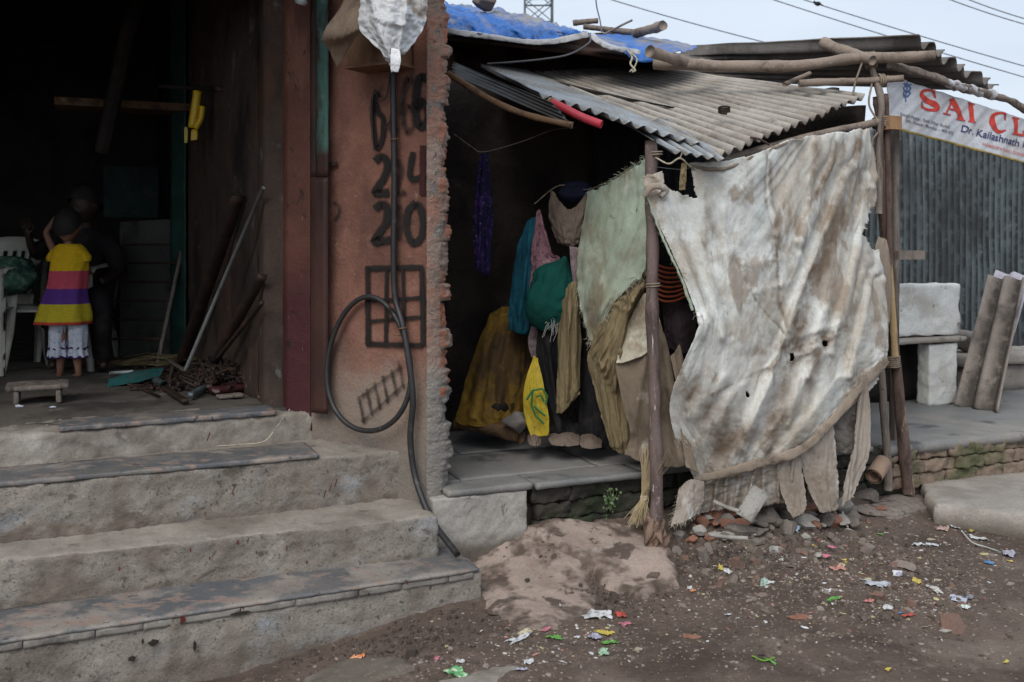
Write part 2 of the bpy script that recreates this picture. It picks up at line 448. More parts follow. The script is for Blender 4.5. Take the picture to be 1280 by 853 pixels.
# ================================================================ materials
m_dirt = M('dirt_ground', (.118,.086,.068), [((.060,.043,.034), 2.2, .45, .7), ((.23,.185,.15), 1.1, .50, .70, (1,1,1), .85), ((.16,.125,.10), 14, .55, .7), ((.03,.024,.02), 30, .62, .75), ((.24,.21,.18), 90, .66, .72)],
           rough=.92, bumps=((220,.5,(1,1,1),.004),(60,.6,(1,1,1),.01),(14,.5,(1,1,1),.03)), coord='world', spec=.25)
m_conc = M('worn_cement', (.285,.255,.22), [((.17,.145,.12), 2.6, .42, .68), ((.36,.33,.295), 5, .55, .75), ((.10,.085,.07), 11, .6, .72, (1,1,1), .8), ((.08,.035,.025), 16, .70, .74, (1,1,.35)), ((.42,.39,.35), 70, .66, .74, (1,1,1), .6)],
           bumps=((160,.6,(1,1,1),.004),(38,.5,(1,1,1),.008),(9,.3,(1,1,1),.02)), coord='world')
m_riser = M('pitted_cement_render', (.275,.245,.21), [((.165,.14,.115), 2.0, .45, .66), ((.31,.325,.34), 3.0, .54, .68, (1,1,1.4), .8), ((.045,.038,.032), 30, .60, .67, (1,1,1), .8), ((.09,.075,.062), 75, .56, .66, (1,1,1), .7), ((.10,.082,.066), 6.5, .60, .68, (1,1,1.6), .85), ((.11,.035,.025), 9, .71, .74, (2.4,2.4,.7)), ((.19,.15,.12), 3, .5, .75, (2,2,.25), .6), ((.40,.38,.35), 60, .62, .72, (1,1,1), .6)],
           bumps=((150,.75,(1,1,1),.005),(60,.65,(1,1,1),.008),(14,.35,(1,1,1),.014)), coord='world', dirt_shade=(.155,.125,.10))
m_tread = M('worn_slate_tread', (.10,.105,.112), [((.27,.235,.205), 3.8, .46, .60, (1,1,1), .9), ((.26,.185,.15), 11, .53, .62, (1,1.6,1), .8), ((.04,.04,.045), 26, .6, .7), ((.16,.14,.125), 2, .45, .7, (1,1,1), .7)],
            rough=.62, bumps=((150,.3,(1,1,1),.003),(30,.3,(1,1,1),.006)), coord='world', spec=.45)
m_flag = M('dusty_stone_flags', (.165,.165,.16), [((.24,.22,.195), 1.6, .42, .7), ((.075,.075,.075), 3.1, .56, .68), ((.29,.26,.23), 22, .6, .75, (1,1,1), .5)],
           rough=.7, bumps=((120,.25,(1,1,1),.003),(25,.25,(1,1,1),.006)), coord='world', spec=.35)
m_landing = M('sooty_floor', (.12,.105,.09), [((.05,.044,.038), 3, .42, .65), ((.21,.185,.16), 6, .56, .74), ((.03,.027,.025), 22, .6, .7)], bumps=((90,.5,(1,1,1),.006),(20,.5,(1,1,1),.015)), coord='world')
m_orange = M('terracotta_limewash', (.225,.105,.075), [((.125,.06,.045), 3.0, .45, .68, (1,1,.5)), ((.30,.155,.11), 7, .56, .74, (1,1,1), .7), ((.05,.03,.024), 4.2, .60, .74, (1,1,.8), .75), ((.30,.20,.15), 30, .6, .74, (1,1,1), .6), ('z', (.25,.19,.15), .72, 1.12, .30), ('z', (.19,.165,.14), .45, .75, .2), ((.035,.02,.016), 60, .66, .74, (1,1,1), .7)],
             bumps=((200,.5,(1,1,1),.004),(60,.6,(1,1,1),.008),(12,.4,(1,1,1),.02)), coord='world')
m_brickedge = M('broken_brick_edge', (.29,.215,.175), [((.33,.17,.12), 5.5, .46, .60, (1,1,.7), .85), ((.20,.18,.16), 8, .56, .66), ((.42,.36,.31), 26, .58, .72, (1,1,1), .7), ((.05,.04,.035), 38, .60, .72), ('z', (.26,.24,.215), .85, 1.05, .15)],
                bumps=((180,.8,(1,1,1),.006),(60,1.,(1,1,1),.015)), coord='world')
m_redpost = M('dark_red_paint', (.115,.045,.032), [((.18,.08,.055), 4, .48, .66, (1,1,.4)), ('z', (.062,.017,.020), 1.2, 1.5, .1), ((.02,.014,.012), 14, .58, .72), ((.30,.24,.20), 40, .68, .74, (3,3,.5))], rough=.6, bumps=((80,.3),(20,.3)), coord='world')
m_sootgloom = M('soot_gloom_wall', (.030,.026,.023), [((.012,.011,.010), 2, .45, .65), ((.055,.042,.034), 5, .58, .74, (1,1,.5), .6)], bumps=((40,.5),), coord='world', spec=.1)  # sooty tone kept near black so the colour carries the room's gloom
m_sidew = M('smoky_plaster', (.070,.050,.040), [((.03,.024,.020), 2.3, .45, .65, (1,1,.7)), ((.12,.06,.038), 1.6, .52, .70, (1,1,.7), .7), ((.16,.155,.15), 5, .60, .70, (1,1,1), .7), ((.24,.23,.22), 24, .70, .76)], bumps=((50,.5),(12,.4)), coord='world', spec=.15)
m_green = M('chipped_green_paint', (.007,.030,.023), [((.05,.045,.04), 12, .58, .68), ((.012,.055,.042), 4, .5, .7), ((.15,.14,.12), 34, .68, .76)], rough=.55, bumps=((70,.4),), coord='world')
m_greenmetal = M('rusted_green_steel', (.055,.13,.11), [((.035,.022,.018), 5, .5, .64, (1,1,.4)), ((.14,.20,.17), 18, .58, .7, (1,1,.6), .7), ('z', (.040,.019,.016), 1.93, 2.0, .03)], rough=.65, bumps=((90,.4),(20,.3)), coord='world')
m_steel = M('brown_painted_steel', (.055,.024,.019), [((.022,.014,.012), 5, .45, .66, (1,1,.3)), ((.16,.12,.10), 30, .68, .76, (3,3,.6))], rough=.55, bumps=((60,.25),), coord='world')
m_rust = M('rusty_iron', (.045,.030,.024), [((.09,.045,.028), 12, .5, .68), ((.02,.018,.017), 30, .5, .7), ((.16,.15,.14), 55, .66, .74)], rough=.6, metal=.3, bumps=((90,.4),))
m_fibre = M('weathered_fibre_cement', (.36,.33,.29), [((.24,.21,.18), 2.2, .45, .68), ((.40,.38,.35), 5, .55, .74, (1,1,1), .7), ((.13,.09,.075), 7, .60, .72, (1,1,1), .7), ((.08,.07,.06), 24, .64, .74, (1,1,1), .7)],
            bumps=((90,.35),(30,.3)), coord='obj', dirt_shade=(.115,.095,.08), grain=.15)
m_galv = M('galvanised_sheet', (.30,.325,.345), [((.22,.205,.185), 2.4, .42, .62, (1,1,1), .95), ((.16,.10,.07), 6, .62, .74), ((.5,.53,.55), 11, .6, .75, (1,1,1), .5)], rough=.5, metal=.25, bumps=((50,.15),), spec=.5, dirt_shade=(.12,.105,.09), grain=.12)
m_galvd = M('dull_blue_grey_sheet', (.11,.135,.145), [((.045,.052,.058), 1.8, .45, .66, (1,1,.5)), ((.20,.235,.255), 4, .56, .72, (2,2,.3), .6), ((.13,.08,.055), 7, .64, .76, (1,1,.5))], rough=.55, metal=.35, bumps=((50,.15),), spec=.5, coord='world', dirt_shade=(.016,.018,.02), grain=.15)
m_darksheet = M('dark_inner_sheet', (.05,.05,.05), [((.02,.019,.018), 3, .45, .65)], rough=.7, metal=.1, bumps=((40,.2),), coord='world')
m_mudwall = M('dark_mud_wall', (.055,.043,.036), [((.025,.02,.018), 2.4, .42, .65), ((.10,.08,.065), 4, .6, .76)], bumps=((40,.7,(1,1,1),.02),(12,.5,(1,1,1),.03)), coord='world', spec=.1)
m_brownwall = M('brown_sacking_board', (.075,.045,.036), [((.035,.022,.018), 3, .42, .65), ((.13,.09,.07), 9, .6, .76)], bumps=((50,.4),), coord='world', spec=.1)
m_pl = M('grey_render_patch', (.33,.31,.28), [((.22,.19,.16), 4, .5, .7), ((.13,.11,.09), 13, .62, .72), ((.40,.38,.35), 22, .6, .74, (1,1,1), .6), ('z', (.12,.10,.08), .08, .2, .06)], bumps=((140,.5,(1,1,1),.004),(30,.4,(1,1,1),.008)), coord='world')
m_moss = M('mossy_brickwork', (.055,.048,.038), [((.028,.038,.018), 5, .48, .64), ((.018,.016,.014), 12, .5, .68), ((.15,.13,.11), 26, .64, .74)], bumps=((120,.7,(1,1,1),.006),(35,.8,(1,1,1),.015)), coord='world')
m_mossb = M('mossy_tan_brickwork', (.21,.155,.115), [((.07,.085,.035), 3.2, .48, .62, (1,1,1), .8), ((.10,.075,.06), 8, .56, .68), ((.29,.25,.21), 30, .62, .74, (1,1,1), .6)], bumps=((120,.6,(1,1,1),.005),(30,.6,(1,1,1),.012)), coord='world')
m_apron = M('pale_trodden_cement', (.32,.25,.21), [((.21,.15,.12), 4, .52, .7), ((.085,.062,.050), 5, .56, .61, (1,1,1), .95), ((.39,.34,.30), 10, .56, .74, (1,1,1), .6), ((.09,.07,.06), 30, .66, .72)], bumps=((160,.5,(1,1,1),.004),(36,.6,(1,1,1),.01)), coord='world', dirt_shade=(.085,.062,.048))
m_pad = M('light_cement_pad', (.31,.28,.245), [('z', (.12,.10,.08), .0, .10, .05), ((.22,.19,.165), 3, .48, .7), ((.13,.11,.09), 12, .62, .74), ((.42,.40,.37), 24, .6, .74, (1,1,1), .5)], bumps=((140,.5,(1,1,1),.004),(24,.5,(1,1,1),.012)), coord='world')
m_wood = M('weathered_grey_wood', (.20,.165,.14), [((.09,.07,.058), 9, .48, .66, (3,3,.5)), ((.32,.28,.24), 16, .56, .72, (3,3,.4), .8), ((.05,.04,.035), 30, .62, .72)], bumps=((60,.6,(4,4,.6),.006),(140,.4,(1,1,1),.003)), coord='obj')
m_barkp = M('peeling_bark', (.13,.085,.070), [((.055,.038,.032), 8, .46, .66, (2,2,.6)), ((.42,.31,.19), 2.2, .54, .58, (2,2,.4)), ((.24,.18,.15), 24, .6, .74)], bumps=((50,.7,(3,3,.8),.008),(140,.4)), coord='obj')
m_postp = M('flaking_purple_brown_paint', (.15,.108,.098), [((.075,.052,.046), 7, .46, .66, (2,2,.5)), ((.48,.44,.41), 14, .64, .68, (3,3,.35)), ((.26,.20,.18), 30, .6, .74)], rough=.65, bumps=((60,.4,(3,3,.5),.005),), coord='obj')
m_branchg = M('dry_grey_branch', (.26,.205,.165), [((.13,.10,.08), 8, .46, .66, (1,1,1)), ((.36,.31,.26), 20, .58, .74), ((.07,.055,.045), 36, .64, .72)], bumps=((50,.6,(1,1,1),.006),), coord='obj')
m_beam = M('dark_tan_timber', (.13,.075,.04), [((.05,.03,.02), 8, .48, .66), ((.22,.15,.09), 14, .6, .74)], bumps=((60,.4),))
m_rope = M('dirty_rope', (.25,.20,.15), [((.10,.08,.06), 30, .5, .66)], bumps=((300,.8,(1,1,1),.002),))
m_ropep = M('pale_rope', (.45,.40,.30), [((.22,.18,.13), 30, .5, .66)], bumps=((300,.8,(1,1,1),.002),))
m_wire = M('black_rubber', (.020,.019,.020), [((.055,.048,.045), 20, .56, .7)], rough=.5, bumps=((90,.2),), spec=.5)
m_wiregrey = M('grey_wire', (.10,.10,.11), rough=.6, bumps=())
m_white_wash = M('flaking_whitewash', (.64,.64,.61), [((.48,.46,.42), 3, .48, .66), ((.24,.20,.17), 14, .62, .70), ((.32,.26,.21), 2.2, .60, .74, (1,1,1), .7)], bumps=((110,.4,(1,1,1),.004),(22,.5,(1,1,1),.012)), coord='world')
m_asb = M('mottled_asbestos', (.26,.22,.19), [((.12,.10,.088), 3, .48, .66), ((.36,.325,.285), 2.6, .55, .7, (1,1,1), .8), ((.07,.06,.055), 20, .62, .74)], bumps=((80,.4),(25,.3)), coord='obj', dirt_shade=(.07,.06,.052))
m_asbd = M('grey_brown_asbestos', (.20,.18,.165), [((.10,.088,.08), 3, .45, .66), ((.33,.30,.27), 9, .58, .74, (1,1,1), .7)], bumps=((80,.4),(25,.3)), coord='obj')

# ================================================================ ground
def build_ground():
    fine_x = np.concatenate([np.linspace(-60, -3.2, 14), np.linspace(-3, 4.2, 420), np.linspace(4.6, 60, 14)])
    fine_y = np.concatenate([np.linspace(-30, 2.6, 10), np.linspace(2.75, 6.3, 240), np.linspace(6.6, 160, 14)])
    vs = []; nx, ny = len(fine_x), len(fine_y)
    for y in fine_y:
        for x in fine_x:
            vs.append((x, y, ground_zf(x, y) if -3.1 < x < 4.3 and 2.7 < y < 6.4 else (ground_z(x, y))))
    fs = [(j*nx+i, j*nx+i+1, (j+1)*nx+i+1, (j+1)*nx+i) for j in range(ny-1) for i in range(nx-1)]
    o = obj('ground', vs, fs, m_dirt, None, True); tag(o, 'bare trodden brown earth lane littered with grit', 'ground', kind='structure')
build_ground()

def mound(name, poly, mat, h, edge, label, res=130, jag=.02, seed=0, patch=.6, kind='structure', cat='ground'):
    """a lump of old cement lying in the earth, outline given on the ground"""
    pts = [G(*q) for q in poly]; xs = [p.x for p in pts]; ys = [p.y for p in pts]
    x0, x1, y0, y1 = min(xs)-.05, max(xs)+.05, min(ys)-.05, max(ys)+.05
    gx, gy = np.meshgrid(np.linspace(x0, x1, res), np.linspace(y0, y1, res)); X = np.stack([gx, gy], -1)
    Xj = X.copy(); jn = vnoise(X, (7,7), seed)*jag*2+vnoise(X, (24,24), seed+1)*jag; Xj[..., 0] += jn; Xj[..., 1] += np.roll(jn, 9, 1)
    ins = inpoly(Xj, [(p.x, p.y) for p in pts]); d = np.full(gx.shape, 9.)
    for i in range(len(pts)):
        a, b = pts[i-1], pts[i]; d = np.minimum(d, seg_d(Xj, (a.x, a.y), (b.x, b.y)))
    d = np.where(ins, d, -d); vs = []; keep = d > -.03
    for j in range(res):
        for i in range(res):
            t = np.clip((d[j, i]+.008)/edge, -.9, 1); k = math.sqrt(max(0, t*(2-t))) if t > 0 else t*1.2
            z = ground_z(gx[j, i], gy[j, i])+k*h+.004*noise.noise(Vector((gx[j, i]*22, gy[j, i]*22, seed)))+.012*noise.noise(Vector((gx[j, i]*5, gy[j, i]*5, seed)))
            vs.append((gx[j, i], gy[j, i], z))
    fs = []
    for j in range(res-1):
        for i in range(res-1):
            if keep[j, i] and keep[j+1, i] and keep[j, i+1] and keep[j+1, i+1]: fs.append((j*res+i, j*res+i+1, (j+1)*res+i+1, (j+1)*res+i))
    o = obj(name, vs, fs, mat, None, True); tag(o, label, cat, kind=kind)
    at = o.data.attributes.new('dirt_shade', 'FLOAT', 'POINT'); e_ = np.clip(1.25-d/(edge*1.0)+vnoise(X, (15,15), seed+8)*2.0+vnoise(X, (5,5), seed+9)*patch+vnoise(X, (45,45), seed+10)*.8, 0, 1); at.data.foreach_set('value', e_.ravel().astype(np.float32)); return o
mound('cement_apron', [(560,690),(600,676),(640,672),(700,684),(735,705),(748,738),(735,765),(700,782),(655,788),(628,775),(605,745),(585,715)], m_apron, .014, .12, 'pale worn cement apron beside the lowest step', seed=3)
mound('cement_apron', [(645,672),(700,655),(760,655),(820,672),(842,705),(842,735),(800,748),(765,738),(740,712),(700,688)], m_apron, .036, .05, 'broken patchy cement apron under the mossy plinth', seed=8, patch=3.2)
mound('cement_patch', [(380,853),(430,830),(500,822),(520,835),(470,853),(400,880)], m_pad, .02, .05, 'flat broken slab of cement beside the orange wrapper', seed=12, jag=.01)
mound('cement_patch', [(560,853),(640,835),(600,870)], m_conc, .008, .05, 'low cement skin at the very front edge of the lane', seed=15, jag=.01)

# ================================================================ steps
steps = thing('concrete_steps', 'four worn cement steps with dark stone treads climbing to the dark workshop', 'steps', (-1.5, 4.0, 0))
def step_line(pl, pr, z, ext=1.3):
    """front top edge through two pixels at height z, extended to the left"""
    a = P(pl[0], pl[1], (EYE-z)*F/(pl[1]-HY)); b = P(pr[0], pr[1], (EYE-z)*F/(pr[1]-HY)); d = (a-b).normalized(); return a+d*ext, b
def flat(p, z): return Vector((p.x, p.y, z))
S = [((0,805),(603,713),.120,-.35,.55), ((0,701),(548,645),.310,.0,.55), ((0,609),(505,563),.536,.2,.6), ((0,546),(392,515),.672,.3,.35)]
lines = []; STEP = []
for i, (pl, pr, z, zb, dep) in enumerate(S):
    a, b = step_line(pl, pr, z)
    lines.append((a, b, z))
    n = V*dep
    cs = [flat(a, zb), flat(b, zb), flat(b, zb)+n, flat(a, zb)+n, flat(a, z), flat(b, z), flat(b, z)+n, flat(a, z)+n]
    st = obj('step', *block(cs, (200, 16, 30), amp=.008, nf=16, seed=i, rnd=.014, amp2=.009, nf2=2.5), [m_riser, m_riser, m_riser, m_conc][i], steps, True)
    STEP.append(st)
    at = st.data.attributes.new('dirt_shade', 'FLOAT', 'POINT'); dv = []; zb_ = lines[i-1][2] if i else -.1
    for q in st.data.vertices:
        w_ = q.co+wpos(steps); zz_ = (w_.z-zb_)/(z-zb_); n_ = noise.fractal(w_*2.2, .7, 2.1, 4); n2 = noise.noise(Vector((w_.x*9, w_.y*9, w_.z*1.2)))
        base_g = sst(.34+.35*n_, .0, zz_) if zz_ < .9 else 0; dv.append(min(1, max(0, base_g*.9+max(0, n2-.18)*1.6*(zz_ > .25)+max(0, n_-.12)*1.3)))
    at.data.foreach_set('value', dv)
    # tread dressing: upper faces get the trodden cement
    st.data.materials.append(m_conc)
    for p in st.data.polygons:
        if p.normal.z > .75: p.material_index = 1
def slab(parent, a, b, z, ta, tb, depth, th, over, m, name='tread_slab', seed=0, res=(140,10,3), back=0, amp=.003):
    a2 = a.lerp(b, ta); b2 = a.lerp(b, tb); n = V*depth; f = V*(-over+back)
    cs = [flat(a2, z)+f, flat(b2, z)+f, flat(b2, z)+n, flat(a2, z)+n]; cs = cs+[c+Vector((0,0,th)) for c in cs]
    return obj(name, *block(cs, res, amp=amp, nf=14, seed=seed, rnd=.003, amp2=.004, nf2=3), m, parent, True)
slab(STEP[0], *lines[0], 0, .995, .335, .012, .008, m_tread, seed=1)
slab(STEP[2], *lines[2], 0, .865, .30, .018, .006, m_tread, seed=2)
lo = slab(STEP[3], *lines[3], .57, .93, .20, .022, .008, m_tread, seed=4, res=(60,12,3), name='loose_slab')
lo['label'] = 'loose blue-grey slab with red drips on the top edge'
m_tile = M('grey_edge_tile', (.24,.22,.195), [((.12,.11,.10), 8, .48, .68), ((.10,.03,.025), 14, .64, .70, (1,1,.5)), ((.33,.31,.28), 30, .6, .74)], bumps=((120,.4,(1,1,1),.003),), coord='world')
rn = random.Random(17); a_, b_, z_ = lines[0]; Lt = (b_-a_).length; t0 = 0
while t0 < .985:
    t1 = min(.992, t0+rn.uniform(.10,.26)/Lt); p0 = a_.lerp(b_, t0+.0012); p1 = a_.lerp(b_, t1); o_ = V*-.005
    cs = [flat(p0, z_-.030)+o_, flat(p1, z_-.030)+o_, flat(p1, z_-.030)+V*.03, flat(p0, z_-.030)+V*.03]; cs += [Z_+Vector((0,0,.029)) for Z_ in cs]
    if rn.random() > .06: obj('edge_tile', *block(cs, (8,2,3), amp=.003, nf=30, seed=t0*9, rnd=.002), m_tile, STEP[0], True)
    t0 = t1
# joints between the edging tiles of the lowest tread and the red drips on its face
red = M('dried_red_paint', (.10,.018,.014), [((.16,.05,.04), 30, .5, .7)], rough=.7, bumps=((90,.3),))
blk = M('old_black_stain', (.03,.022,.018), rough=.8, bumps=((90,.3),))
def spot(face_p, nrm, up, pts, m, parent, name='stain', off=.004):
    """a flat blot: outline pts (x along the step, z up), in metres, on a step's face"""
    sx = up.cross(nrm).normalized(); v = [face_p+sx*a+up*b+nrm*off for a, b in pts]
    return obj(name, v, [tuple(range(len(v)))], m, parent)
def blob(w, h, seed, n=14):
    r = random.Random(seed); return [(w*math.cos(k*6.283/n)*r.uniform(.65, 1.1), h*math.sin(k*6.283/n)*r.uniform(.65, 1.1)) for k in range(n)]
def on_face(line, px, py):
    """point on the vertical riser plane through a step's front edge"""
    a, b, z = line; d = (b-a); n = Vector((d.y, -d.x, 0)).normalized()
    ray = Vector(((px-HX)/F, 1, (HY-py)/F)); o = Vector((0,0,EYE)); t = (a-o).dot(n)/ray.dot(n); return o+ray*t, n
for (li, px, py, w, h, m) in [(0,228,773,.010,.016,red),(0,178,801,.005,.012,blk),(0,192,802,.022,.013,blk),(0,165,822,.017,.011,blk),(0,243,806,.007,.022,blk),(0,508,727,.003,.011,red),(0,460,742,.003,.008,blk),(0,300,765,.045,.007,blk),
    (1,238,687,.003,.010,red),(1,262,697,.003,.009,red),(1,297,677,.006,.012,red),(1,320,690,.003,.009,red),(1,358,684,.003,.014,red),(1,383,702,.005,.008,red),(1,149,710,.004,.012,red),(2,256,641,.003,.011,red)]:
    p, n = on_face(lines[li], px, py); o_ = spot(p, n, Vector((0,0,1)), blob(w, h, px), m, STEP[li], off=.012); o_.name = 'paint_drip' if m is red else 'stain'
for k, (px, py) in enumerate([(404,617),(411,609),(418,603),(259,545),(290,612)]):
    p, n = on_face(lines[2], px, py); spot(p, n, Vector((0,0,1)), [(-.004,-.018),(.0,-.02),(.012,.014),(.008,.018)], red, STEP[2], 'paint_drip', .012)

# ================================================================ workshop building (left)
bld = thing('workshop_building', 'terracotta limewashed workshop with a dark sooty open room and crumbling brick corner', 'building', (-1.6, 5.2, 0))
ZF = .680; ZC = 3.25
W0 = P(540, 600, 4.60); W0.z = 0; W1 = P(386, 500, 4.97); W1.z = 0; E0 = P(563, 600, 4.63); E0.z = 0
wd = (W0-W1).normalized(); wn = Vector((wd.y, -wd.x, 0))          # wing wall faces the street and the steps
def onwing(px, py, off=.004):
    ray = Vector(((px-HX)/F, 1, (HY-py)/F)); o = Vector((0,0,EYE)); w = W0+wn*off; t = (w-o).dot(wn)/ray.dot(wn); return o+ray*t
Z3 = lambda p, z: Vector((p.x, p.y, z))
cs = [Z3(W1, -.1), Z3(W0, -.1), Z3(W0+V*.28, -.1), Z3(W1+V*.28, -.1)]; cs += [Z3(c, ZC) for c in cs[:4]]
obj('wing_wall', *block(cs, (60, 4, 240), amp=.004, nf=14, seed=5, rnd=.01, amp2=.003), m_orange, bld, True)
# crumbling brick end: courses of rounded lumps
def brick_end():
    nz, na = 520, 26; v = []; f = []
    rn = random.Random(4); z = .2; courses = []
    while z < ZC: h = rn.choice((.055,.075,.085,.095,.12))*rn.uniform(.9,1.1); courses.append((z, z+h, rn.uniform(-.012, .010))); z += h
    for k in range(nz):
        z = .22+(ZC-.22)*k/(nz-1)
        c = next((q for q in courses if q[0] <= z < q[1]), courses[-1]); t = (z-c[0])/(c[1]-c[0]); bul = (1-(2*t-1)**6)
        for j in range(na):
            a = j/(na-1); # 0 front left edge .. 1 right back
            th = -math.pi/2*1.25+a*math.pi*1.05
            base = W0.lerp(W0+V*.20, .35)+U*(-.008)
            rx = (.108+c[2]*1.6*(1 if a > .3 else 0))*(.87+.13*bul); ry = .085
            p = base+U*(rx*max(-.2, math.cos(th)))+V*(ry*math.sin(th)*1.0)
            p = Vector((p.x, p.y, z)); amt = .4+.9*sst(.2, .5, a)
            n = U*math.cos(th)+V*math.sin(th)
            p += n*(noise.fractal(p*32+Vector((3,0,0)), .8, 2.2, 5)*.012*amt+noise.noise(p*11)*.012*amt)
            v.append(p)
    mi = []
    for k in range(nz-1):
        z = .22+(ZC-.22)*k/(nz-1); ci = next((i for i, q in enumerate(courses) if q[0] <= z < q[1]), 0); c = courses[ci]; t = (z-c[0])/(c[1]-c[0])
        for j in range(na-1):
            f.append((k*na+j, k*na+j+1, (k+1)*na+j+1, (k+1)*na+j)); hh = noise.noise(Vector((ci*7.7, int(j/9)*3.3, 0)))
            red = hh > (-.05 if .80 < z < 1.35 else .30) and .12+.1*noise.noise(Vector((j*.4, k*.1, 0))) < t < .88 and j > 5
            mi.append(1 if red else 0)
    return v, f, mi
m_rawbrick = M('raw_red_brick', (.33,.145,.095), [((.24,.20,.17), 7, .52, .62), ((.15,.07,.05), 16, .56, .68), ((.42,.36,.32), 34, .62, .72)], bumps=((160,.8,(1,1,1),.006),(50,.8,(1,1,1),.012)), coord='world')
v_, f_, mi_ = brick_end(); o = obj('broken_brick_edge', v_, f_, [m_brickedge, m_rawbrick], bld, True); o.data.polygons.foreach_set('material_index', mi_)
# long party wall going back beside the stall
pw = W0+V*.27+U*.02
obj('party_wall', *box(Z3(pw+V*1.15, 1.6)-U*.10, .16, 2.2, 3.3), m_mudwall, bld)
# door side: painted pier, steel strip, inner side wall
c0 = P(358, 500, 5.02); c1 = P(390, 500, 4.95)
cs = [Z3(c0, ZF-.1), Z3(c1, ZF-.1), Z3(c1+V*.25, ZF-.1), Z3(c0+V*.25, ZF-.1)]; cs += [Z3(c, ZC) for c in cs[:4]]
obj('door_pier', *block(cs, (10, 4, 150), amp=.004, nf=12, seed=8, rnd=.01), m_redpost, bld, True)
c0 = P(330, 500, 5.12); c1 = P(357, 500, 5.10)
cs = [Z3(c0, ZF-.1), Z3(c1, ZF-.1), Z3(c1+V*.2, ZF-.1), Z3(c0+V*.2, ZF-.1)]; cs += [Z3(c, ZC) for c in cs[:4]]
obj('inner_jamb', *block(cs, (8, 4, 100), amp=.004, nf=12, seed=9, rnd=.01), m_sidew, bld, True)
sa = P(388.5, 515, 4.885); sb = P(410.5, 515, 4.83)
def strip(z0, z1, a, b, m, name, off=0):
    cs = [Z3(a, z0), Z3(b, z0), Z3(b+V*.02, z0), Z3(a+V*.02, z0)]; cs = [c-V*off for c in cs]; cs += [Z3(c, z1) for c in cs[:4]]
    return obj(name, *block(cs, (3, 1, 40), amp=.002, nf=6, seed=2, rnd=.002), m, bld, True)
zb = EYE+(HY-517)/F*4.86; zm = EYE+(HY-222)/F*4.86
strip(zb, zm, sa, sb, m_steel, 'steel_door_frame')
strip(zm+.002, ZC-.1, sa.lerp(sb, .0), sa.lerp(sb, .30), m_steel, 'steel_door_frame')
strip(zm+.002, ZC-.1, sa.lerp(sb, .32), sb, m_greenmetal, 'steel_door_frame', .004)
obj('latch_plate', *box(onwing(416, 205, .02), .05, .01, .018, wd, wn), m_rust, bld)
# side wall inside, back wall, left wall, ceiling, lintel, floor
B0 = P(334, 500, 5.15); B1 = P(232, 455, 6.85); B2 = P(197, 400, 8.9)
def wallq(name, a, b, z0, z1, m, th=.12, res=(40,2,40), amp=.006, seed=1):
    d = (b-a); d.z = 0; n = Vector((d.y, -d.x, 0)).normalized()*-th
    cs = [Z3(a, z0), Z3(b, z0), Z3(b+n, z0), Z3(a+n, z0)]; cs += [Z3(c, z1) for c in cs[:4]]
    return obj(name, *block(cs, res, amp=amp, nf=6, seed=seed, rnd=.004), m, bld, True)
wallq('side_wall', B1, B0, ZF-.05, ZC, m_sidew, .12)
wallq('side_wall', B2, B1+Vector((-.03,.02,0)), ZF-.05, ZC, m_sootgloom, .12)
g0 = P(214, 450, 6.80); g1 = P(233, 450, 6.74)
cs = [Z3(g0, ZF), Z3(g1, ZF), Z3(g1+V*.1, ZF), Z3(g0+V*.1, ZF)]; cs += [Z3(c, ZC) for c in cs[:4]]
obj('green_pier', *block(cs, (6, 3, 80), amp=.005, nf=12, seed=3, rnd=.008), m_green, bld, True)
BL = B2-U*5.2
wallq('back_wall', B2+U*.5, BL, ZF-.05, ZC, m_sootgloom, -.12)
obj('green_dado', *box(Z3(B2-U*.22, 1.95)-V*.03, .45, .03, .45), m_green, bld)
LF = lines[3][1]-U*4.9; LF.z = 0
wallq('left_wall', BL, LF, -.1, ZC, m_sootgloom, -.14)
fa, fb = lines[3][0], lines[3][1]
fl = [Z3(LF+V*.1, ZF-.03), Z3(fb+V*.12+U*.08, ZF-.03), Z3(B2+U*.1, ZF-.03), Z3(BL, ZF-.03)]; fl = fl+[Z3(c, ZF-.004) for c in fl]
obj('room_floor', *block(fl, (120, 100, 1), amp=.006, nf=5, seed=5, rnd=0, amp2=.008, nf2=2), m_landing, bld, True)
obj('foundation', *box(Z3((LF+fb)/2+V*1.5-U*.45, .32), 4.4, 2.0, .62), m_mudwall, bld)
cl = [Z3(LF-V*.6-U*.3, ZC), Z3(E0-V*.6+U*.15, ZC), Z3(B2+U*1.8+V*.4, ZC), Z3(BL-U*.5+V*.4, ZC)]; cl = cl+[Z3(c, ZC+.12) for c in cl]  # front overhang added out of view to darken the room
obj('flat_roof', *block(cl, (20,20,1), amp=.004, rnd=.01), m_sootgloom, bld)
obj('lintel', *box(Z3((LF+c1)/2+V*.1, 3.04), (LF-Z3(c1, 0)).length+.4, .16, .46), m_sidew, bld)
# dim things hung high in the room belong to the building: crossbeam, brace, shelf
obj('roof_brace', *tube([P(196, -60, 6.2), P(160, 40, 6.3), P(128, 190, 6.5)], .05, 8), m_sootgloom, bld)
obj('wall_shelf', *box(P(180, 135, 6.75), 1.1, .3, .05), m_beam, bld)

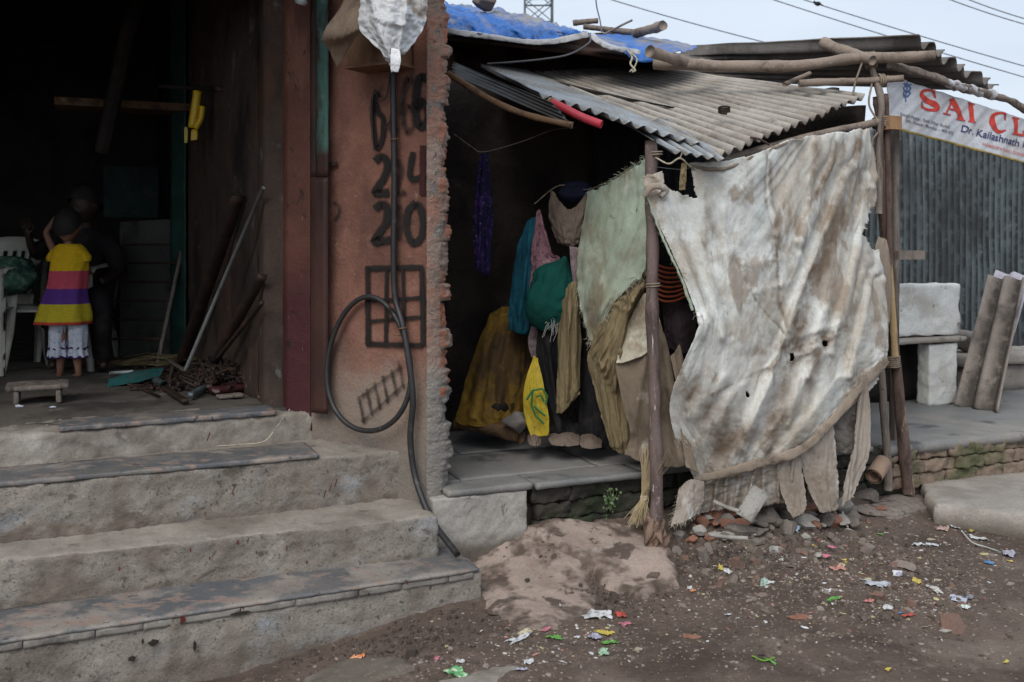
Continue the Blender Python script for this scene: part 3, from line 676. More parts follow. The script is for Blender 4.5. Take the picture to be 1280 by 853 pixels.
# ---- numbers sprayed on the wing wall: strokes of worn black paint
m_spray = M('worn_black_spray', (.016,.013,.012), rough=.8, bumps=(), alpha=(20,.15,1.0), coord='obj', rvar=0)
m_spray2 = M('faint_black_spray', (.03,.022,.02), rough=.85, bumps=(), alpha=(22,.5,1.4), coord='obj', rvar=0)
m_maroon = M('worn_maroon_spray', (.045,.012,.012), rough=.8, bumps=(), alpha=(26,.1,.9), coord='obj', rvar=0)
marks = thing('painted_numbers', 'rows of black hand-painted numbers and a window grid on the terracotta wall', 'graffiti', tuple(Vector(onwing(500, 300))))
def stroke(pts, w, m, name, lift=0):
    pp = spline([Vector((a, b, 0)) for a, b in pts], 6) if len(pts) > 2 else [Vector((pts[0][0]+(pts[1][0]-pts[0][0])*k/8, pts[0][1]+(pts[1][1]-pts[0][1])*k/8, 0)) for k in range(9)]
    v = []; uvs = []; f = []
    for i, p in enumerate(pp):
        t = (pp[min(i+1, len(pp)-1)]-pp[max(i-1, 0)]).normalized(); n = Vector((-t.y, t.x, 0))
        for k in range(2):
            q = p+n*(w*.82*(1 if k else -1)); v.append(onwing(q.x, q.y, .009+lift)); uvs.append((k, i/(len(pp)-1)))
    for i in range(len(pp)-1): f.append((2*i, 2*i+1, 2*i+3, 2*i+2))
    return obj(name, v, f, m, marks, False, None, uvs)
L6 = lambda x, y, w=20, h=48: [(x+w*.9,y+3),(x+w*.35,y),(x+w*.1,y+h*.35),(x+w*.08,y+h*.7),(x+w*.4,y+h),(x+w*.85,y+h*.85),(x+w*.85,y+h*.6),(x+w*.45,y+h*.5),(x+w*.1,y+h*.66)]
stroke([(475,118),(469,122),(466,140),(468,172),(472,186),(478,172),(479,150),(472,140),(469,128)], 6, m_spray, 'digit')
stroke([(490,145),(487,158),(492,166),(496,160)], 8, m_spray2, 'digit', .0006)
stroke(L6(502, 100, 17, 66), 9, m_spray2, 'digit', .0012)
stroke(L6(518, 97, 19, 62), 9, m_spray, 'digit', .0018)
stroke([(469,202),(476,196),(484,202),(483,216),(474,232),(470,242),(486,240)], 9, m_spray, 'digit')
stroke([(497,200),(502,212),(497,232),(494,242),(507,240)], 9, m_spray2, 'digit', .0006)
stroke([(516,190),(513,222),(533,221)], 7, m_spray, 'digit', .0012); stroke([(529,182),(528,244)], 7, m_maroon, 'digit', .002)
stroke([(469,262),(476,255),(484,262),(483,278),(474,292),(469,302),(488,300)], 9, m_spray, 'digit')
stroke([(499,256),(501,280),(499,300)], 9, m_spray2, 'digit', .0006)
stroke([(520,253),(510,265),(509,290),(518,304),(528,292),(527,264),(519,254)], 8, m_spray, 'digit', .0012)
for k, s in enumerate([[(457,336),(529,334)],[(457,377),(530,372)],[(460,402),(530,396)],[(457,430),(528,432)],[(459,334),(460,430)],[(483,336),(482,428)],[(527,334),(529,432)],[(503,335),(506,430)]]):
    stroke(s, 6 if k in (0,3,4,6) else 4, m_spray, 'grid_line', .0006*k)
for k, (x, y) in enumerate([(450,495),(460,486),(470,478),(480,470),(491,462),(500,452)]):
    stroke([(x-2,y),(x+5,y+34)], 5, m_spray2, 'hatch_mark', .0006*k)
stroke([(446,500),(502,458)], 5, m_spray2, 'hatch_mark', .004); stroke([(452,528),(506,480)], 5, m_spray2, 'hatch_mark', .0046)
for k, (pts, w) in enumerate([([(418,252),(424,262),(419,275)], 6), ([(364,240),(372,238),(374,262),(366,270)], 3)]): stroke(pts, w, m_spray2, 'paint_smudge')

# ================================================================ stall (middle)
stall = thing('shanty_stall', 'patched roadside stall with rib roofing on crooked poles and a stone plinth', 'stall', tuple(SL+U*1.0+V*.5))
# plinth body, render patch, mossy brick front, flags
def pl(u, v, z): return Z3(SL+U*u+V*v, z)
def plinth_block(name, u0, u1, v0, v1, z0, z1, m, res, **k):
    cs = [pl(u0,v0,z0), pl(u1,v0,z0), pl(u1,v1,z0), pl(u0,v1,z0)]; cs += [Z3(c, z1) for c in cs[:4]]
    return obj(name, *block(cs, res, **k), m, stall, True)
plinth_block('plinth', -.02, 2.55, .055, 1.9, -.1, .34, m_moss, (60,20,8), amp=.01, nf=9, seed=3, rnd=.02)
rn = random.Random(9)
for r in range(4):                               # rough brick courses under the flags
    u = .36+rn.uniform(0, .1)
    while u < 2.5:
        w = rn.uniform(.17, .25); z = .345-.085*(r+1)
        plinth_block('plinth_brick', u, u+w-.003, .0+rn.uniform(-.012,.016), .09, z+.001, z+.084, m_moss, (16,4,8), amp=.018, nf=14, seed=r*7+u, rnd=.010)
        u += w
plinth_block('render_patch', -.10, .37, -.03, .10, -.05, .345, m_pl, (60,6,50), amp=.004, nf=20, seed=5, rnd=.008, amp2=.006)
for k, (u0, u1, v0, v1) in enumerate([(-.03,.40,-.035,.14),(.41,1.0,-.05,.16),(1.01,1.8,-.03,.16),(1.81,2.5,-.03,.16),(.03,.10,.15,.62),(.11,.86,.17,.70),(.87,1.6,.17,.66),(1.61,2.5,.17,.66),(.03,.30,.63,1.25),(.31,1.1,.71,1.3),(1.11,2.5,.67,1.3),(-.2,.5,1.26,1.9),(.51,2.5,1.31,1.9)]):
    z = .376+rn.uniform(-.003,.003)
    plinth_block('floor_flag', u0, u1, v0, v1, z-.032, z, m_flag, (26,16,2), amp=.003, nf=7, seed=k, rnd=.006, amp2=.004)
# inner walls
def swall(name, a, b, z0, z1, m, th=.06, seed=0):
    d = b-a; d.z = 0; n = Vector((-d.y, d.x, 0)).normalized()*th
    cs = [Z3(a, z0), Z3(b, z0), Z3(b+n, z0), Z3(a+n, z0)]; cs += [Z3(c, z1) for c in cs[:4]]
    return obj(name, *block(cs, (40,2,30), amp=.012, nf=4, seed=seed, rnd=.004, amp2=.01), m, stall, True)
def corrug(p00, p10, p01, p11, n, amp, m, name, parent, along=40, per=10, ragged=0, seed=0, th=.004, sag=0, shape='sin', curve=None, vs_=1):
    """p00->p10 crosses the ribs, p00->p01 runs along them"""
    p00, p10, p01, p11 = map(Vector, (p00, p10, p01, p11)); N = (p10-p00).cross(p01-p00).normalized(); nc = n*per+1; v = []; f = []
    for j in range(along+1):
        t = j/along
        for i in range(nc):
            s = i/(nc-1); tt = t
            if ragged and j in (0, along):
                tt = t+(1 if j else -1)*ragged*noise.noise(Vector((int(i/per*1.0)*3.7, seed, j)))
            p = (p00*(1-s)+p10*s)*(1-tt)+(p01*(1-s)+p11*s)*tt
            ph = 2*math.pi*i/per; w = math.cos(ph)
            if shape == 'big': w = math.copysign(abs(w)**.7, w)
            p = p+N*(amp*w+sag*math.sin(math.pi*t)+.006*noise.noise(p*3+Vector((seed, 0, 0))))
            if curve: p = curve(p, s, t)
            v.append(p)
    for j in range(along):
        for i in range(nc-1): f.append((j*nc+i, j*nc+i+1, (j+1)*nc+i+1, (j+1)*nc+i))
    o = obj(name, v, f, m, parent, True)
    at = o.data.attributes.new('dirt_shade', 'FLOAT', 'POINT'); dd = []
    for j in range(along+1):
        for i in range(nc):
            ww = math.cos(2*math.pi*i/per)*vs_; dd.append(max(0, .55-.75*ww+.5*noise.noise(Vector((int(i/per)*2.3, j*.11, seed)))))  # valley dirt, darkened further to paint shade between flat-looking ribs
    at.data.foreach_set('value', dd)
    md = o.modifiers.new('thickness', 'SOLIDIFY'); md.thickness = th; md.offset = 0
    return o
BK = P(640, 520, 6.15)
swall('back_wall', Z3(BK-U*.9, 0), Z3(BK+U*1.0, 0), .3, 2.5, m_mudwall, seed=2)
corrug(Z3(BK+U*.55-V*.03, .36), Z3(BK+U*2.25-V*.03, .36), Z3(BK+U*.55-V*.03, 2.32), Z3(BK+U*2.25-V*.03, 2.32), 22, .009, m_darksheet, 'back_sheet', stall, 2)
R0 = P(1098, 500, 5.62)
swall('side_screen', Z3(R0+V*.1, 0), Z3(R0+V*1.1-U*.1, 0), .3, 2.3, m_mudwall, seed=3)
# roof sheets (ribs run down towards the street)
def Pq(t): return P(*t)
eave = [(715,156,4.82),(815,184,4.78),(893,197,4.68)]
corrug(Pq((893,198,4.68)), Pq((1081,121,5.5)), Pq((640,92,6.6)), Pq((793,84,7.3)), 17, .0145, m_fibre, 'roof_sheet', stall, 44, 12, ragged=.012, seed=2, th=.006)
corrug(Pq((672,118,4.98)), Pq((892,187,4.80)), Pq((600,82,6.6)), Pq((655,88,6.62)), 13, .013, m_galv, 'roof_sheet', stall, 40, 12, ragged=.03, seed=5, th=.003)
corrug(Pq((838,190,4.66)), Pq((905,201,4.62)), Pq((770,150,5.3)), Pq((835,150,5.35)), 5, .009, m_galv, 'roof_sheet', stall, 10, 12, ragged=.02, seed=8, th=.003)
cs_ = corrug(Pq((715,157,4.80)), Pq((690,128,4.86)), Pq((566,94,5.3)), Pq((566,77,5.6)), 4, .005, m_darksheet, 'roof_sheet', stall, 20, 12, ragged=.03, seed=9, th=.004)  # dark colour stands in for the shaded underside of the roof
ca, cb_, cc, cd = Pq((893,198,4.68)), Pq((1081,121,5.5)), Pq((640,92,6.6)), Pq((793,84,7.3)); cN = (cb_-ca).cross(cc-ca).normalized()
if cN.z < 0: cN = -cN
v = []; f = []
for k in range(41):
    q = k/40; s = .05+.24*q**1.2; t = .96-.62*q; w_ = .012*math.sin(math.pi*min(1, q*.9+.1))+.004
    p = (ca*(1-s)+cb_*s)*(1-t)+(cc*(1-s)+cd*s)*t+cN*.019; sd = (cb_-ca).normalized(); v += [p-sd*w_, p+sd*w_, p+sd*w_-cN*.006, p-sd*w_-cN*.006]
for k in range(40):
    for i in range(4): f.append((k*4+i, k*4+(i+1)%4, k*4+4+(i+1)%4, k*4+4+i))
obj('split_seam', v, f, m_sootgloom, stall)
obj('eave_batten', *branch([P(560,92,4.95), P(620,128,4.88), P(665,146,4.84), P(716,157,4.82)], .016, 4), m_beam, stall, True)
obj('eave_pole', *branch([P(885,206,4.80), P(985,178,5.1), P(1062,160,5.4), P(1110,150,5.62)], .021, 6), m_branchg, stall, True)
# posts
pb = G(821, 690)
post = obj('post', *branch([Vector((pb.x, pb.y, pb.z-.06)), P(820,560,4.75), P(816,400,4.74), P(815,280,4.74), P(813,176,4.73)], (.031,.029), 2, 12, .004, 14), m_postp, stall, True)
obj('post', *branch([P(1136,606,5.66)-Vector((0,0,.05)), P(1128,540,5.66), P(1115,400,5.64), P(1106,280,5.62), P(1100,160,5.6), P(1096,120,5.6)], (.034,.026), 5, 12, .012, 10), m_barkp, stall, True)
obj('post', *branch([P(1098,268,5.54), P(1099,190,5.54), P(1102,130,5.56), P(1090,85,5.6)], (.020,.018), 9, 10, .006), m_wood, stall, True)
obj('post', *branch([P(1110,612,5.60), P(1106,540,5.6), P(1099,450,5.58)], (.024,.020), 11, 10, .01), m_wood, stall, True)
obj('post', *branch([P(1112,330,5.58), P(1111,250,5.58), P(1108,140,5.58), P(1106,118,5.6)], (.017,.015), 13, 10, .006), m_barkp, stall, True)
cs = c8(P(1119,590,5.85), U*.035, V*.05, Vector((0,0,2.18)))
obj('post', *block(cs, (3,3,60), amp=.002, rnd=.004), m_wood, stall, True)
obj('bare_wood_streak', *branch([P(1108,262,5.595), P(1112,330,5.605), P(1116,400,5.61), P(1119,452,5.62)], (.010,.022), 3, 10, .004), M('stripped_golden_wood', (.46,.33,.17), [((.30,.20,.11), 9, .5, .68, (3,3,.4))], bumps=((60,.4,(3,3,.4),.005),)), stall, True)
obj('crosspiece', *box(P(1137,319,5.62), .19, .04, .05), m_wood, stall); obj('crosspiece', *box(P(1116,154,5.55), .085, .05, .075), M('sawn_pale_timber', (.34,.20,.11), [((.20,.11,.06), 14, .5, .7)], bumps=((60,.3),)), stall)
# poles lashed over the roof
obj('roof_pole', *branch([P(818,80,5.9), P(880,83,5.8), P(940,82,5.75), P(1010,80,5.65), P(1070,74,5.6), P(1168,70,5.5)], (.034,.030), 3, 12, .014, 12), m_branchg, stall, True)
obj('roof_pole', *branch([P(998,105,5.6), P(1060,102,5.6), P(1129,98,5.55)], (.021,.019), 4, 10, .006), m_branchg, stall, True)
obj('roof_pole', *branch([P(1030,53,5.9), P(1060,66,5.7), P(1090,77,5.5)], (.036,.028), 6, 10, .01), m_branchg, stall, True)
obj('roof_pole', *branch([P(980,106,5.7), P(1012,92,5.9)], (.014,.014), 7, 8, .004), m_branchg, stall, True)
obj('roof_pole', *branch([P(812,64,5.6), P(850,76,5.8), P(892,84,6.0)], (.030,.034), 8, 10, .006), m_branchg, stall, True)
def coil(c, r, n, pitch, ax=Vector((0,0,1)), rr=.006, seed=0):
    a = ax.orthogonal().normalized(); b = ax.cross(a); return tube([Vector(c)+ax*(pitch*k/12)+(a*math.cos(k*6.283/12)+b*math.sin(k*6.283/12))*(r*(1+.1*noise.noise(Vector((k*.3, seed, 0))))) for k in range(n*12)], rr, 5)
obj('lashing', *coil(P(1103,160,5.59), .052, 5, .012), m_rope, stall, True)
obj('lashing', *coil(P(1104,460,5.63)+Vector((.055,0,0)), .036, 6, .011, rr=.005), m_rope, stall, True)
obj('lashing', *coil(P(819,196,4.73), .034, 2, .012, rr=.004), m_rope, stall, True)
obj('lashing', *coil(P(816,360,4.74), .033, 2, .012, rr=.004), m_rope, stall, True)
obj('lashing', *coil(P(1082,76,5.6), .045, 4, .014, Vector((1,0,.1)).normalized(), .005), m_rope, stall, True)
obj('lashing', *coil(P(1098,101,5.58), .034, 3, .012, Vector((1,0,0)), .006), m_rope, stall, True)
for k, pp in enumerate([[P(1078,78,5.52), P(1070,100,5.52), P(1066,118,5.52)], [P(1090,104,5.52), P(1086,130,5.5), P(1096,150,5.5)], [P(1098,165,5.52), P(1090,178,5.52), P(1094,200,5.52)]]):
    obj('lashing', *tube(spline(pp, 6), .006, 5), m_rope, stall, True)
# upper rear board and roof beneath the blue tarpaulin
swall('upper_board', P(556,60,6.95)*1, P(800,60,7.1)*1, 2.40, 3.0, m_brownwall, .03, seed=6)
swall('upper_board', P(800,60,7.12)*1, P(872,60,7.2)*1, 2.40, 2.83, m_brownwall, .03, seed=7)
ur = [P(556,44,6.4), P(842,77,6.55), P(846,66,8.4), P(556,18,8.6)]
obj('upper_roof', *block([c-Vector((0,0,.03)) for c in ur]+ur, (20,14,1), amp=.01, nf=4, rnd=.004), m_brownwall, stall, True)
# ================================================================ cloth materials
def cloth_m(name, col, layers=(), dirt_shade=(.16,.115,.08), rough=.85, weave=420, coord='uv', **k):
    return M(name, col, layers, rough=rough, bumps=((weave,.2,(1,1,1),.001),(18,.15,(1,1,1),.008)) if k.pop('tb', 0) else ((weave,.25,(1,1,1),.0015),(45,.3,(1,1,1),.003)), coord='obj', dirt_shade=dirt_shade, spec=.2, grain=k.pop('grain', .10), **k)
m_tarp = cloth_m('dirty_white_tarpaulin', (.58,.59,.56), [('z', (.40,.34,.28), -.6, 1.5, .35), ((.41,.37,.31), 2.2, .47, .60, (1,1,.8), .8), ((.36,.305,.245), 9, .53, .60, (1,1,.8), .42), ((.47,.53,.50), 3.6, .54, .7, (1,1,1), .5), ((.25,.19,.14), 3.6, .55, .61, (1.2,1.2,.7), .7), ((.58,.60,.58), 6, .57, .66, (1.5,1.5,.5), .55), ((.15,.11,.085), 13, .66, .72, (1,1,.6), .7), ((.60,.61,.59), 9, .6, .72, (2,2,.4), .5), ((.30,.24,.19), 40, .62, .74, (1,1,1), .4)], rough=.75, tb=1)
m_skirt = cloth_m('mud_stained_tarpaulin', (.29,.25,.21), [((.19,.15,.12), 5, .47, .66, (1.4,1.4,.8)), ((.48,.47,.45), 6, .54, .70, (1.6,1.6,.6), .75), ((.09,.07,.055), 14, .62, .74)], rough=.7)
m_hem = cloth_m('muddy_hem', (.25,.20,.155), [((.13,.10,.078), 8, .48, .68), ((.36,.31,.26), 18, .6, .74, (1,1,1), .6)])
m_greent = cloth_m('pale_green_woven_sheet', (.36,.42,.33), [((.24,.22,.15), 3.4, .47, .68), ((.52,.55,.47), 6, .56, .72, (2,2,.6), .6), ((.14,.11,.08), 11, .62, .72), ((.28,.36,.24), 4, .5, .7, (1,1,1), .5)])
m_khaki = cloth_m('khaki_drape', (.20,.155,.085), [((.12,.09,.05), 5, .46, .68, (2,2,.5)), ((.28,.225,.13), 9, .58, .74, (1,1,1), .6)])
m_brownc = cloth_m('stained_brown_sheet', (.185,.145,.105), [((.10,.075,.055), 4, .45, .66, (1.5,1.5,.6)), ((.45,.42,.36), 3.2, .60, .70, (1,1,1), .85), ((.07,.05,.038), 13, .63, .74)])
m_cream = cloth_m('dirty_cream_cloth', (.50,.46,.36), [((.28,.22,.15), 6, .48, .68), ((.60,.58,.50), 10, .58, .74)])
m_taupe = cloth_m('taupe_cloth', (.145,.11,.088), [((.09,.066,.052), 6, .48, .68)])
m_teal = cloth_m('teal_cloth', (.010,.085,.125), [((.006,.045,.07), 7, .46, .68)])
m_bottle = cloth_m('bottle_green_cloth', (.003,.060,.048), [((.002,.03,.025), 7, .48, .68)])
m_pink = cloth_m('faded_pink_print', (.26,.135,.16), [((.10,.055,.07), 46, .52, .6), ((.34,.24,.25), 18, .56, .7)])
m_pinkp = cloth_m('pale_mauve_cloth', (.22,.16,.165), [((.12,.09,.095), 12, .5, .7)])
m_indigo = cloth_m('indigo_print', (.012,.010,.040), [((.20,.19,.25), 70, .62, .66), ((.05,.02,.12), 20, .5, .6)])
m_navy = cloth_m('navy_cloth', (.008,.012,.028), [((.02,.025,.045), 8, .5, .7)])
m_blackc = cloth_m('black_cloth', (.012,.011,.012), [((.03,.027,.025), 8, .5, .7)])
m_greyc = cloth_m('grey_rag', (.16,.145,.13), [((.07,.06,.052), 12, .48, .66), ((.28,.26,.24), 20, .58, .72)])
m_ochre = cloth_m('dirty_ochre_sheet', (.20,.115,.018), [((.055,.032,.014), 3.2, .42, .66), ((.30,.19,.03), 6, .56, .72, (1,1,1), .7), ((.03,.02,.012), 10, .6, .72)])
m_yel = cloth_m('yellow_plastic_sack', (.46,.34,.03), [((.24,.16,.03), 7, .5, .7), ((.09,.06,.02), 16, .64, .74)], rough=.5)
m_blue = M('bright_blue_tarpaulin', (.020,.125,.42), [((.015,.05,.16), 6, .52, .68, (1,1,1), .7), ((.20,.20,.20), 2.2, .55, .68, (1,1,2.5), .9), ((.22,.20,.19), 9, .60, .72)], rough=.5, bumps=((12,.6,(1,1,1),.02),(40,.4,(1,1,1),.006)), dirt_shade=(.26,.24,.22), spec=.4)
m_thread = M('loose_thread', (.40,.36,.29), bumps=(), rvar=0)
m_threadd = M('dirty_thread', (.30,.25,.19), bumps=(), rvar=0)
m_threadw = M('white_thread', (.45,.45,.43), bumps=(), rvar=0)
A2 = lambda *q: q
top = lambda u, v, X: v < .012
def near(*pts):
    def f(u, v, X):
        r = np.zeros(u.shape, bool)
        for (x, y, d) in pts: r |= np.hypot(X[..., 0]-x, X[..., 1]-y) < d
        return r
    return f
def yrow(ys, *r):
    return [(x, y, Y) for (x, y, Y) in r]

# ---- the great white tarpaulin
tw = thing('hanging_tarpaulin', 'great dirty white tarpaulin hung as a wall between the purple-brown post and the lashed poles', 'tarpaulin', tuple(P(960,190,4.9)))
rows = [[(803,219,4.69),(866,203,4.74),(925,197,4.80),(985,175,4.98),(1040,166,5.18),(1089,160,5.42)],
        [(810,248,4.69),(868,240,4.74),(928,240,4.80),(985,232,4.97),(1040,228,5.16),(1095,240,5.40)],
        [(836,305,4.70),(880,300,4.74),(930,300,4.80),(985,296,4.94),(1040,295,5.12),(1094,295,5.38)],
        [(857,352,4.70),(893,352,4.72),(935,352,4.80),(985,350,4.92),(1040,348,5.08),(1103,345,5.34)],
        [(872,405,4.68),(900,405,4.72),(940,405,4.80),(990,402,4.92),(1045,398,5.06),(1109,400,5.30)],
        [(853,455,4.70),(890,462,4.72),(936,462,4.80),(990,450,4.92),(1048,438,5.06),(1109,434,5.28)],
        [(837,508,4.76),(883,520,4.76),(934,520,4.82),(993,504,4.92),(1052,475,5.06),(1107,452,5.26)],
        [(850,562,4.84),(893,562,4.84),(940,556,4.87),(1000,540,4.94),(1052,505,5.06),(1098,466,5.22)],
        [(874,606,4.90),(905,597,4.89),(946,583,4.90),(1002,566,4.96),(1048,520,5.06),(1094,480,5.20)]]
folds = [((1078,168),(930,560),7,.030),((1060,168),(1000,300),9,.03),((1085,175),(1010,470),6,.028),((1090,230),(1040,440),6,.03),((1020,172),(1012,250),5,.02),((1012,250),(985,420),6,.012),((866,205),(885,300),8,.015),((812,235),(880,420),6,.02),((822,232),(900,420),6,.018),
         ((845,480),(880,400),10,.03),((862,580),(930,480),7,.018),((905,590),(970,470),6,.018),((940,580),(1030,440),5,.016),((975,575),(1050,470),6,.02),((1100,320),(1062,470),4,.03),((1012,180),(1085,166),4,.015)]
folds = [(a, b, w_, am*1.15) for a, b, w_, am in folds]
folds += [((955,192),(958,250),2.2,-.010),((958,250),(972,320),2.2,-.010),((972,320),(975,380),2.2,-.010),((975,380),(990,430),2.2,-.010),((918,320),(945,375),2.,-.008),((945,375),(985,420),2.,-.009),((890,492),(960,458),2.2,.010),((960,458),(1010,440),2.2,.010),((1010,440),(1060,405),2.4,.012),((880,240),(893,330),2.,.008),((1040,300),(1052,345),2.,-.01),((905,380),(915,420),2.,-.008),((1000,470),(985,530),2.2,.01),((950,470),(930,540),2.2,.01),((1068,330),(1050,410),2.2,.012),((1088,310),(1062,395),2.4,.016),((905,260),(925,420),4,.012),((925,300),(975,290),4,.010),((930,330),(1000,318),4,.010),((940,365),(990,352),4,.012),((880,300),(905,420),4,.014),((1000,420),(1060,400),5,.014),((860,520),(905,470),6,.02),((1069,170),(965,430),5,-.02),((1085,200),(1030,380),5,-.022),((960,196),(972,330),3,.006)]
dirts = [((955,192),(958,250),1.6,.7),((958,250),(972,320),1.6,.7),((972,320),(975,380),1.6,.8),((975,380),(990,430),1.8,.8),((918,320),(945,375),1.4,.6),((945,375),(985,420),1.4,.6),((890,492),(960,458),1.8,.6),((960,458),(1060,405),1.8,.7),((1070,180),(1000,400),9,.9),((1085,195),(1022,350),6,.8),((1045,180),(1022,240),6,.8),((1000,400),(960,560),12,.8),((880,500),(900,540),22,.8),((900,560),(980,520),10,.6),((960,200),(975,310),3,.8),((1090,300),(1060,400),12,.6),((945,380),(1040,330),9,.35),((870,470),(855,520),6,.6),((1000,290),(975,380),5,.5),((1040,420),(1000,440),14,.7),((885,260),(905,330),7,.4),((850,290),(890,400),4,.6),((1020,180),(1012,250),4,.8),((930,440),(1000,430),6,.5)]
def main_cut(X): return ~inpoly(X, [(826,180),(832,233),(870,246),(861,205),(862,180)]) & ~inpoly(X, [(1096,248),(1089,262),(1079,292),(1091,312),(1120,312),(1120,248)]) & (np.hypot(X[..., 0]-991, (X[..., 1]-446)*.6) > 2.6) & (np.hypot(X[..., 0]-1030, X[..., 1]-428) > 2.4) & (np.hypot((X[..., 0]-936)*.8, X[..., 1]-492) > 1.8)
cl, pm, XM = sheet('sheet', rows, m_tarp, (230,250), (.016,.008), near((808,226,7),(866,206,5),(925,197,5),(985,175,5),(1015,170,5),(1040,166,5),(1070,163,5),(1089,160,6),(1080,292,4),(1098,310,3),(905,597,5),(946,583,5),(1002,566,6),(1048,520,6),(1107,452,5),(872,602,5)),
      cut=main_cut, ragged=1.6, folds=folds, dirt_shade=dirts, parent=tw, seed=3, steps=70, iters=6, kick=.012, nf=(10,5), shape=.3, crease=.0065, cf=(9,7), post=1, thick=.0012, fans=[((1105,40),[(8,330,1.),(17,200,.5),(40,90,.22)],.011,940,160,1),((835,100),[(5,250,1.),(11,160,.5),(30,80,.3)],-.004,930,-200,7)])
# seam band twisted along the bottom of the big sheet
sp = spline([P(868,600,4.86), P(905,592,4.84), P(946,580,4.85), P(1002,562,4.91), P(1048,517,5.01), P(1078,482,5.10), P(1109,450,5.24)], 14)
def flatband(name, pts, w, th, m, parent, seed=0, n=14):
    v = []; f = []
    for i, p in enumerate(pts):
        t = (pts[min(i+1, len(pts)-1)]-pts[max(i-1, 0)]).normalized(); b = t.cross(Vector((0,-1,0))).normalized(); c = Vector((0,-1,0))
        for k in range(n):
            a = 2*math.pi*k/n; q = p+b*(math.cos(a)*w*(1+.25*noise.noise(p*6)))+c*(math.sin(a)*th)
            q += (b+c)*noise.noise(Vector((q.x*40, q.y*40, q.z*40+seed)))*.006; v.append(q)
    for i in range(len(pts)-1):
        for k in range(n): f.append((i*n+k, i*n+(k+1)%n, (i+1)*n+(k+1)%n, (i+1)*n+k))
    return obj(name, v, f, m, parent, True)
flatband('hem_band', sp, .022, .006, m_hem, tw)
flatband('rolled_hem', spline([P(862,208,4.72), P(905,211,4.77), P(955,190,4.88), P(985,178,4.96)], 12), .008, .006, m_hem, tw, 4)
flatband('knot', spline([P(806,246,4.66), P(812,236,4.64), P(822,232,4.64), P(832,238,4.66), P(826,246,4.67)], 10), .015, .011, m_tarp, tw, 6)
flatband('frayed_edge_cord', spline([P(806,238,4.67), P(826,292,4.67), P(848,340,4.67), P(866,388,4.67)], 12), .006, .005, m_greent, tw, 7)
eidx = [(j, 0) for j in range(40, 150)]
fringe('frayed_threads', pm, [(j, 0) for j in range(20, 120)], cl, m_threadd, 130, .03, .0008, 3, .4, (-.6,-.5,0))
fringe('frayed_threads', pm, [(j, i) for j in range(208, 229) for i in range(0, 30)], cl, m_thread, 240, .035, .0008, 4, .3, (-.4,-.8,.2))
# pleated skirt and flaps below the seam
sk = [[(874,600,4.90),(905,593,4.90),(946,580,4.91),(1002,563,4.97)],[(870,620,4.92),(905,610,4.92),(948,600,4.93),(1002,592,4.97)],[(866,642,4.93),(900,636,4.93),(948,632,4.95),(1000,624,4.98)]]
pl_f = [((880+k*15.5+3*math.sin(k*2.1), 590-k*2),(870+k*16.5+5*math.sin(k*1.3), 640),3.4,.034+.012*math.sin(k*1.9)) for k in range(8)]
sheet('pleated_skirt', sk, m_skirt, (130,50), (.06,.01), top, post=1, crease=.006, ragged=5, folds=pl_f, parent=tw, seed=6, steps=35, kick=.006, nf=(20,3), bl=4)
s2 = [[(848,612,4.80),(862,600,4.82),(880,602,4.84)],[(844,636,4.76),(860,626,4.78),(880,622,4.84)],[(838,655,4.72),(856,650,4.74),(874,640,4.82)]]
_, pq, _ = sheet('torn_corner', s2, m_skirt, (50,50), (.08,.06), top, ragged=2, parent=tw, seed=8, steps=30, kick=.014, nf=(9,9), bl=4)
fringe('frayed_threads', pq, [(j, 0) for j in range(50)]+[(49, i) for i in range(50)], tw, m_thread, 90, .026, .0008, 5, .5, (-.8,-.6,0))
s7 = [[(976,572,4.93),(1000,564,4.94)],[(974,600,4.92),(1004,596,4.94)],[(982,630,4.90),(1008,628,4.92)],[(992,646,4.88),(1004,640,4.90)]]
sheet('torn_flap', s7, m_skirt, (40,60), (.05,.03), top, post=2, crease=.004, dirt_shade=[((985,600),(995,640),10,.8)], ragged=5, parent=tw, seed=61, steps=35, kick=.014, nf=(4,5), bl=4)
s3 = [[(1000,562,4.95),(1022,540,4.98),(1042,520,5.03)],[(1004,590,4.97),(1025,578,4.98),(1045,565,5.02)],[(1014,618,4.96),(1030,608,4.97),(1048,600,5.0)],[(1026,640,4.94),(1038,638,4.96),(1047,636,4.98)]]
sheet('torn_flap', s3, m_skirt, (50,80), (.04,.03), top, post=2, crease=.004, ragged=5, parent=tw, seed=9, steps=35, kick=.01, nf=(7,5), bl=4, dirt_shade=[((1020,600),(1040,640),14,.8)])
s4 = [[(1040,520,5.10),(1060,502,5.12),(1080,486,5.14),(1086,470,5.16)],[(1042,545,5.12),(1062,540,5.12),(1078,532,5.14),(1086,525,5.16)],[(1044,562,5.14),(1058,566,5.14),(1072,562,5.14),(1080,556,5.16)]]
sheet('torn_flap', s4, m_greyc, (50,50), (.04,.03), top, ragged=2.0, parent=tw, seed=10, steps=30, kick=.008, bl=4)
s5 = [[(1074,470,5.12),(1084,470,5.10)],[(1070,520,5.10),(1088,520,5.10)],[(1066,560,5.08),(1087,565,5.08)],[(1056,600,5.05),(1076,596,5.06)],[(1052,632,5.02),(1066,620,5.02)]]
sheet('hanging_strip', s5, m_skirt, (26,90), (.05,.02), top, post=2, crease=.004, ragged=4.5, parent=tw, seed=11, steps=35, kick=.014, nf=(3,6), bl=4, folds=[((1078,475),(1062,625),3,.02)])
s6 = [[(1098,296,5.44),(1108,300,5.46)],[(1094,312,5.38),(1112,320,5.44)],[(1098,350,5.36),(1114,352,5.42)],[(1104,400,5.34),(1112,402,5.40)]]
sheet('torn_flap', s6, m_hem, (16,50), (.06,.03), top, ragged=2, parent=tw, seed=12, steps=25, bl=3)

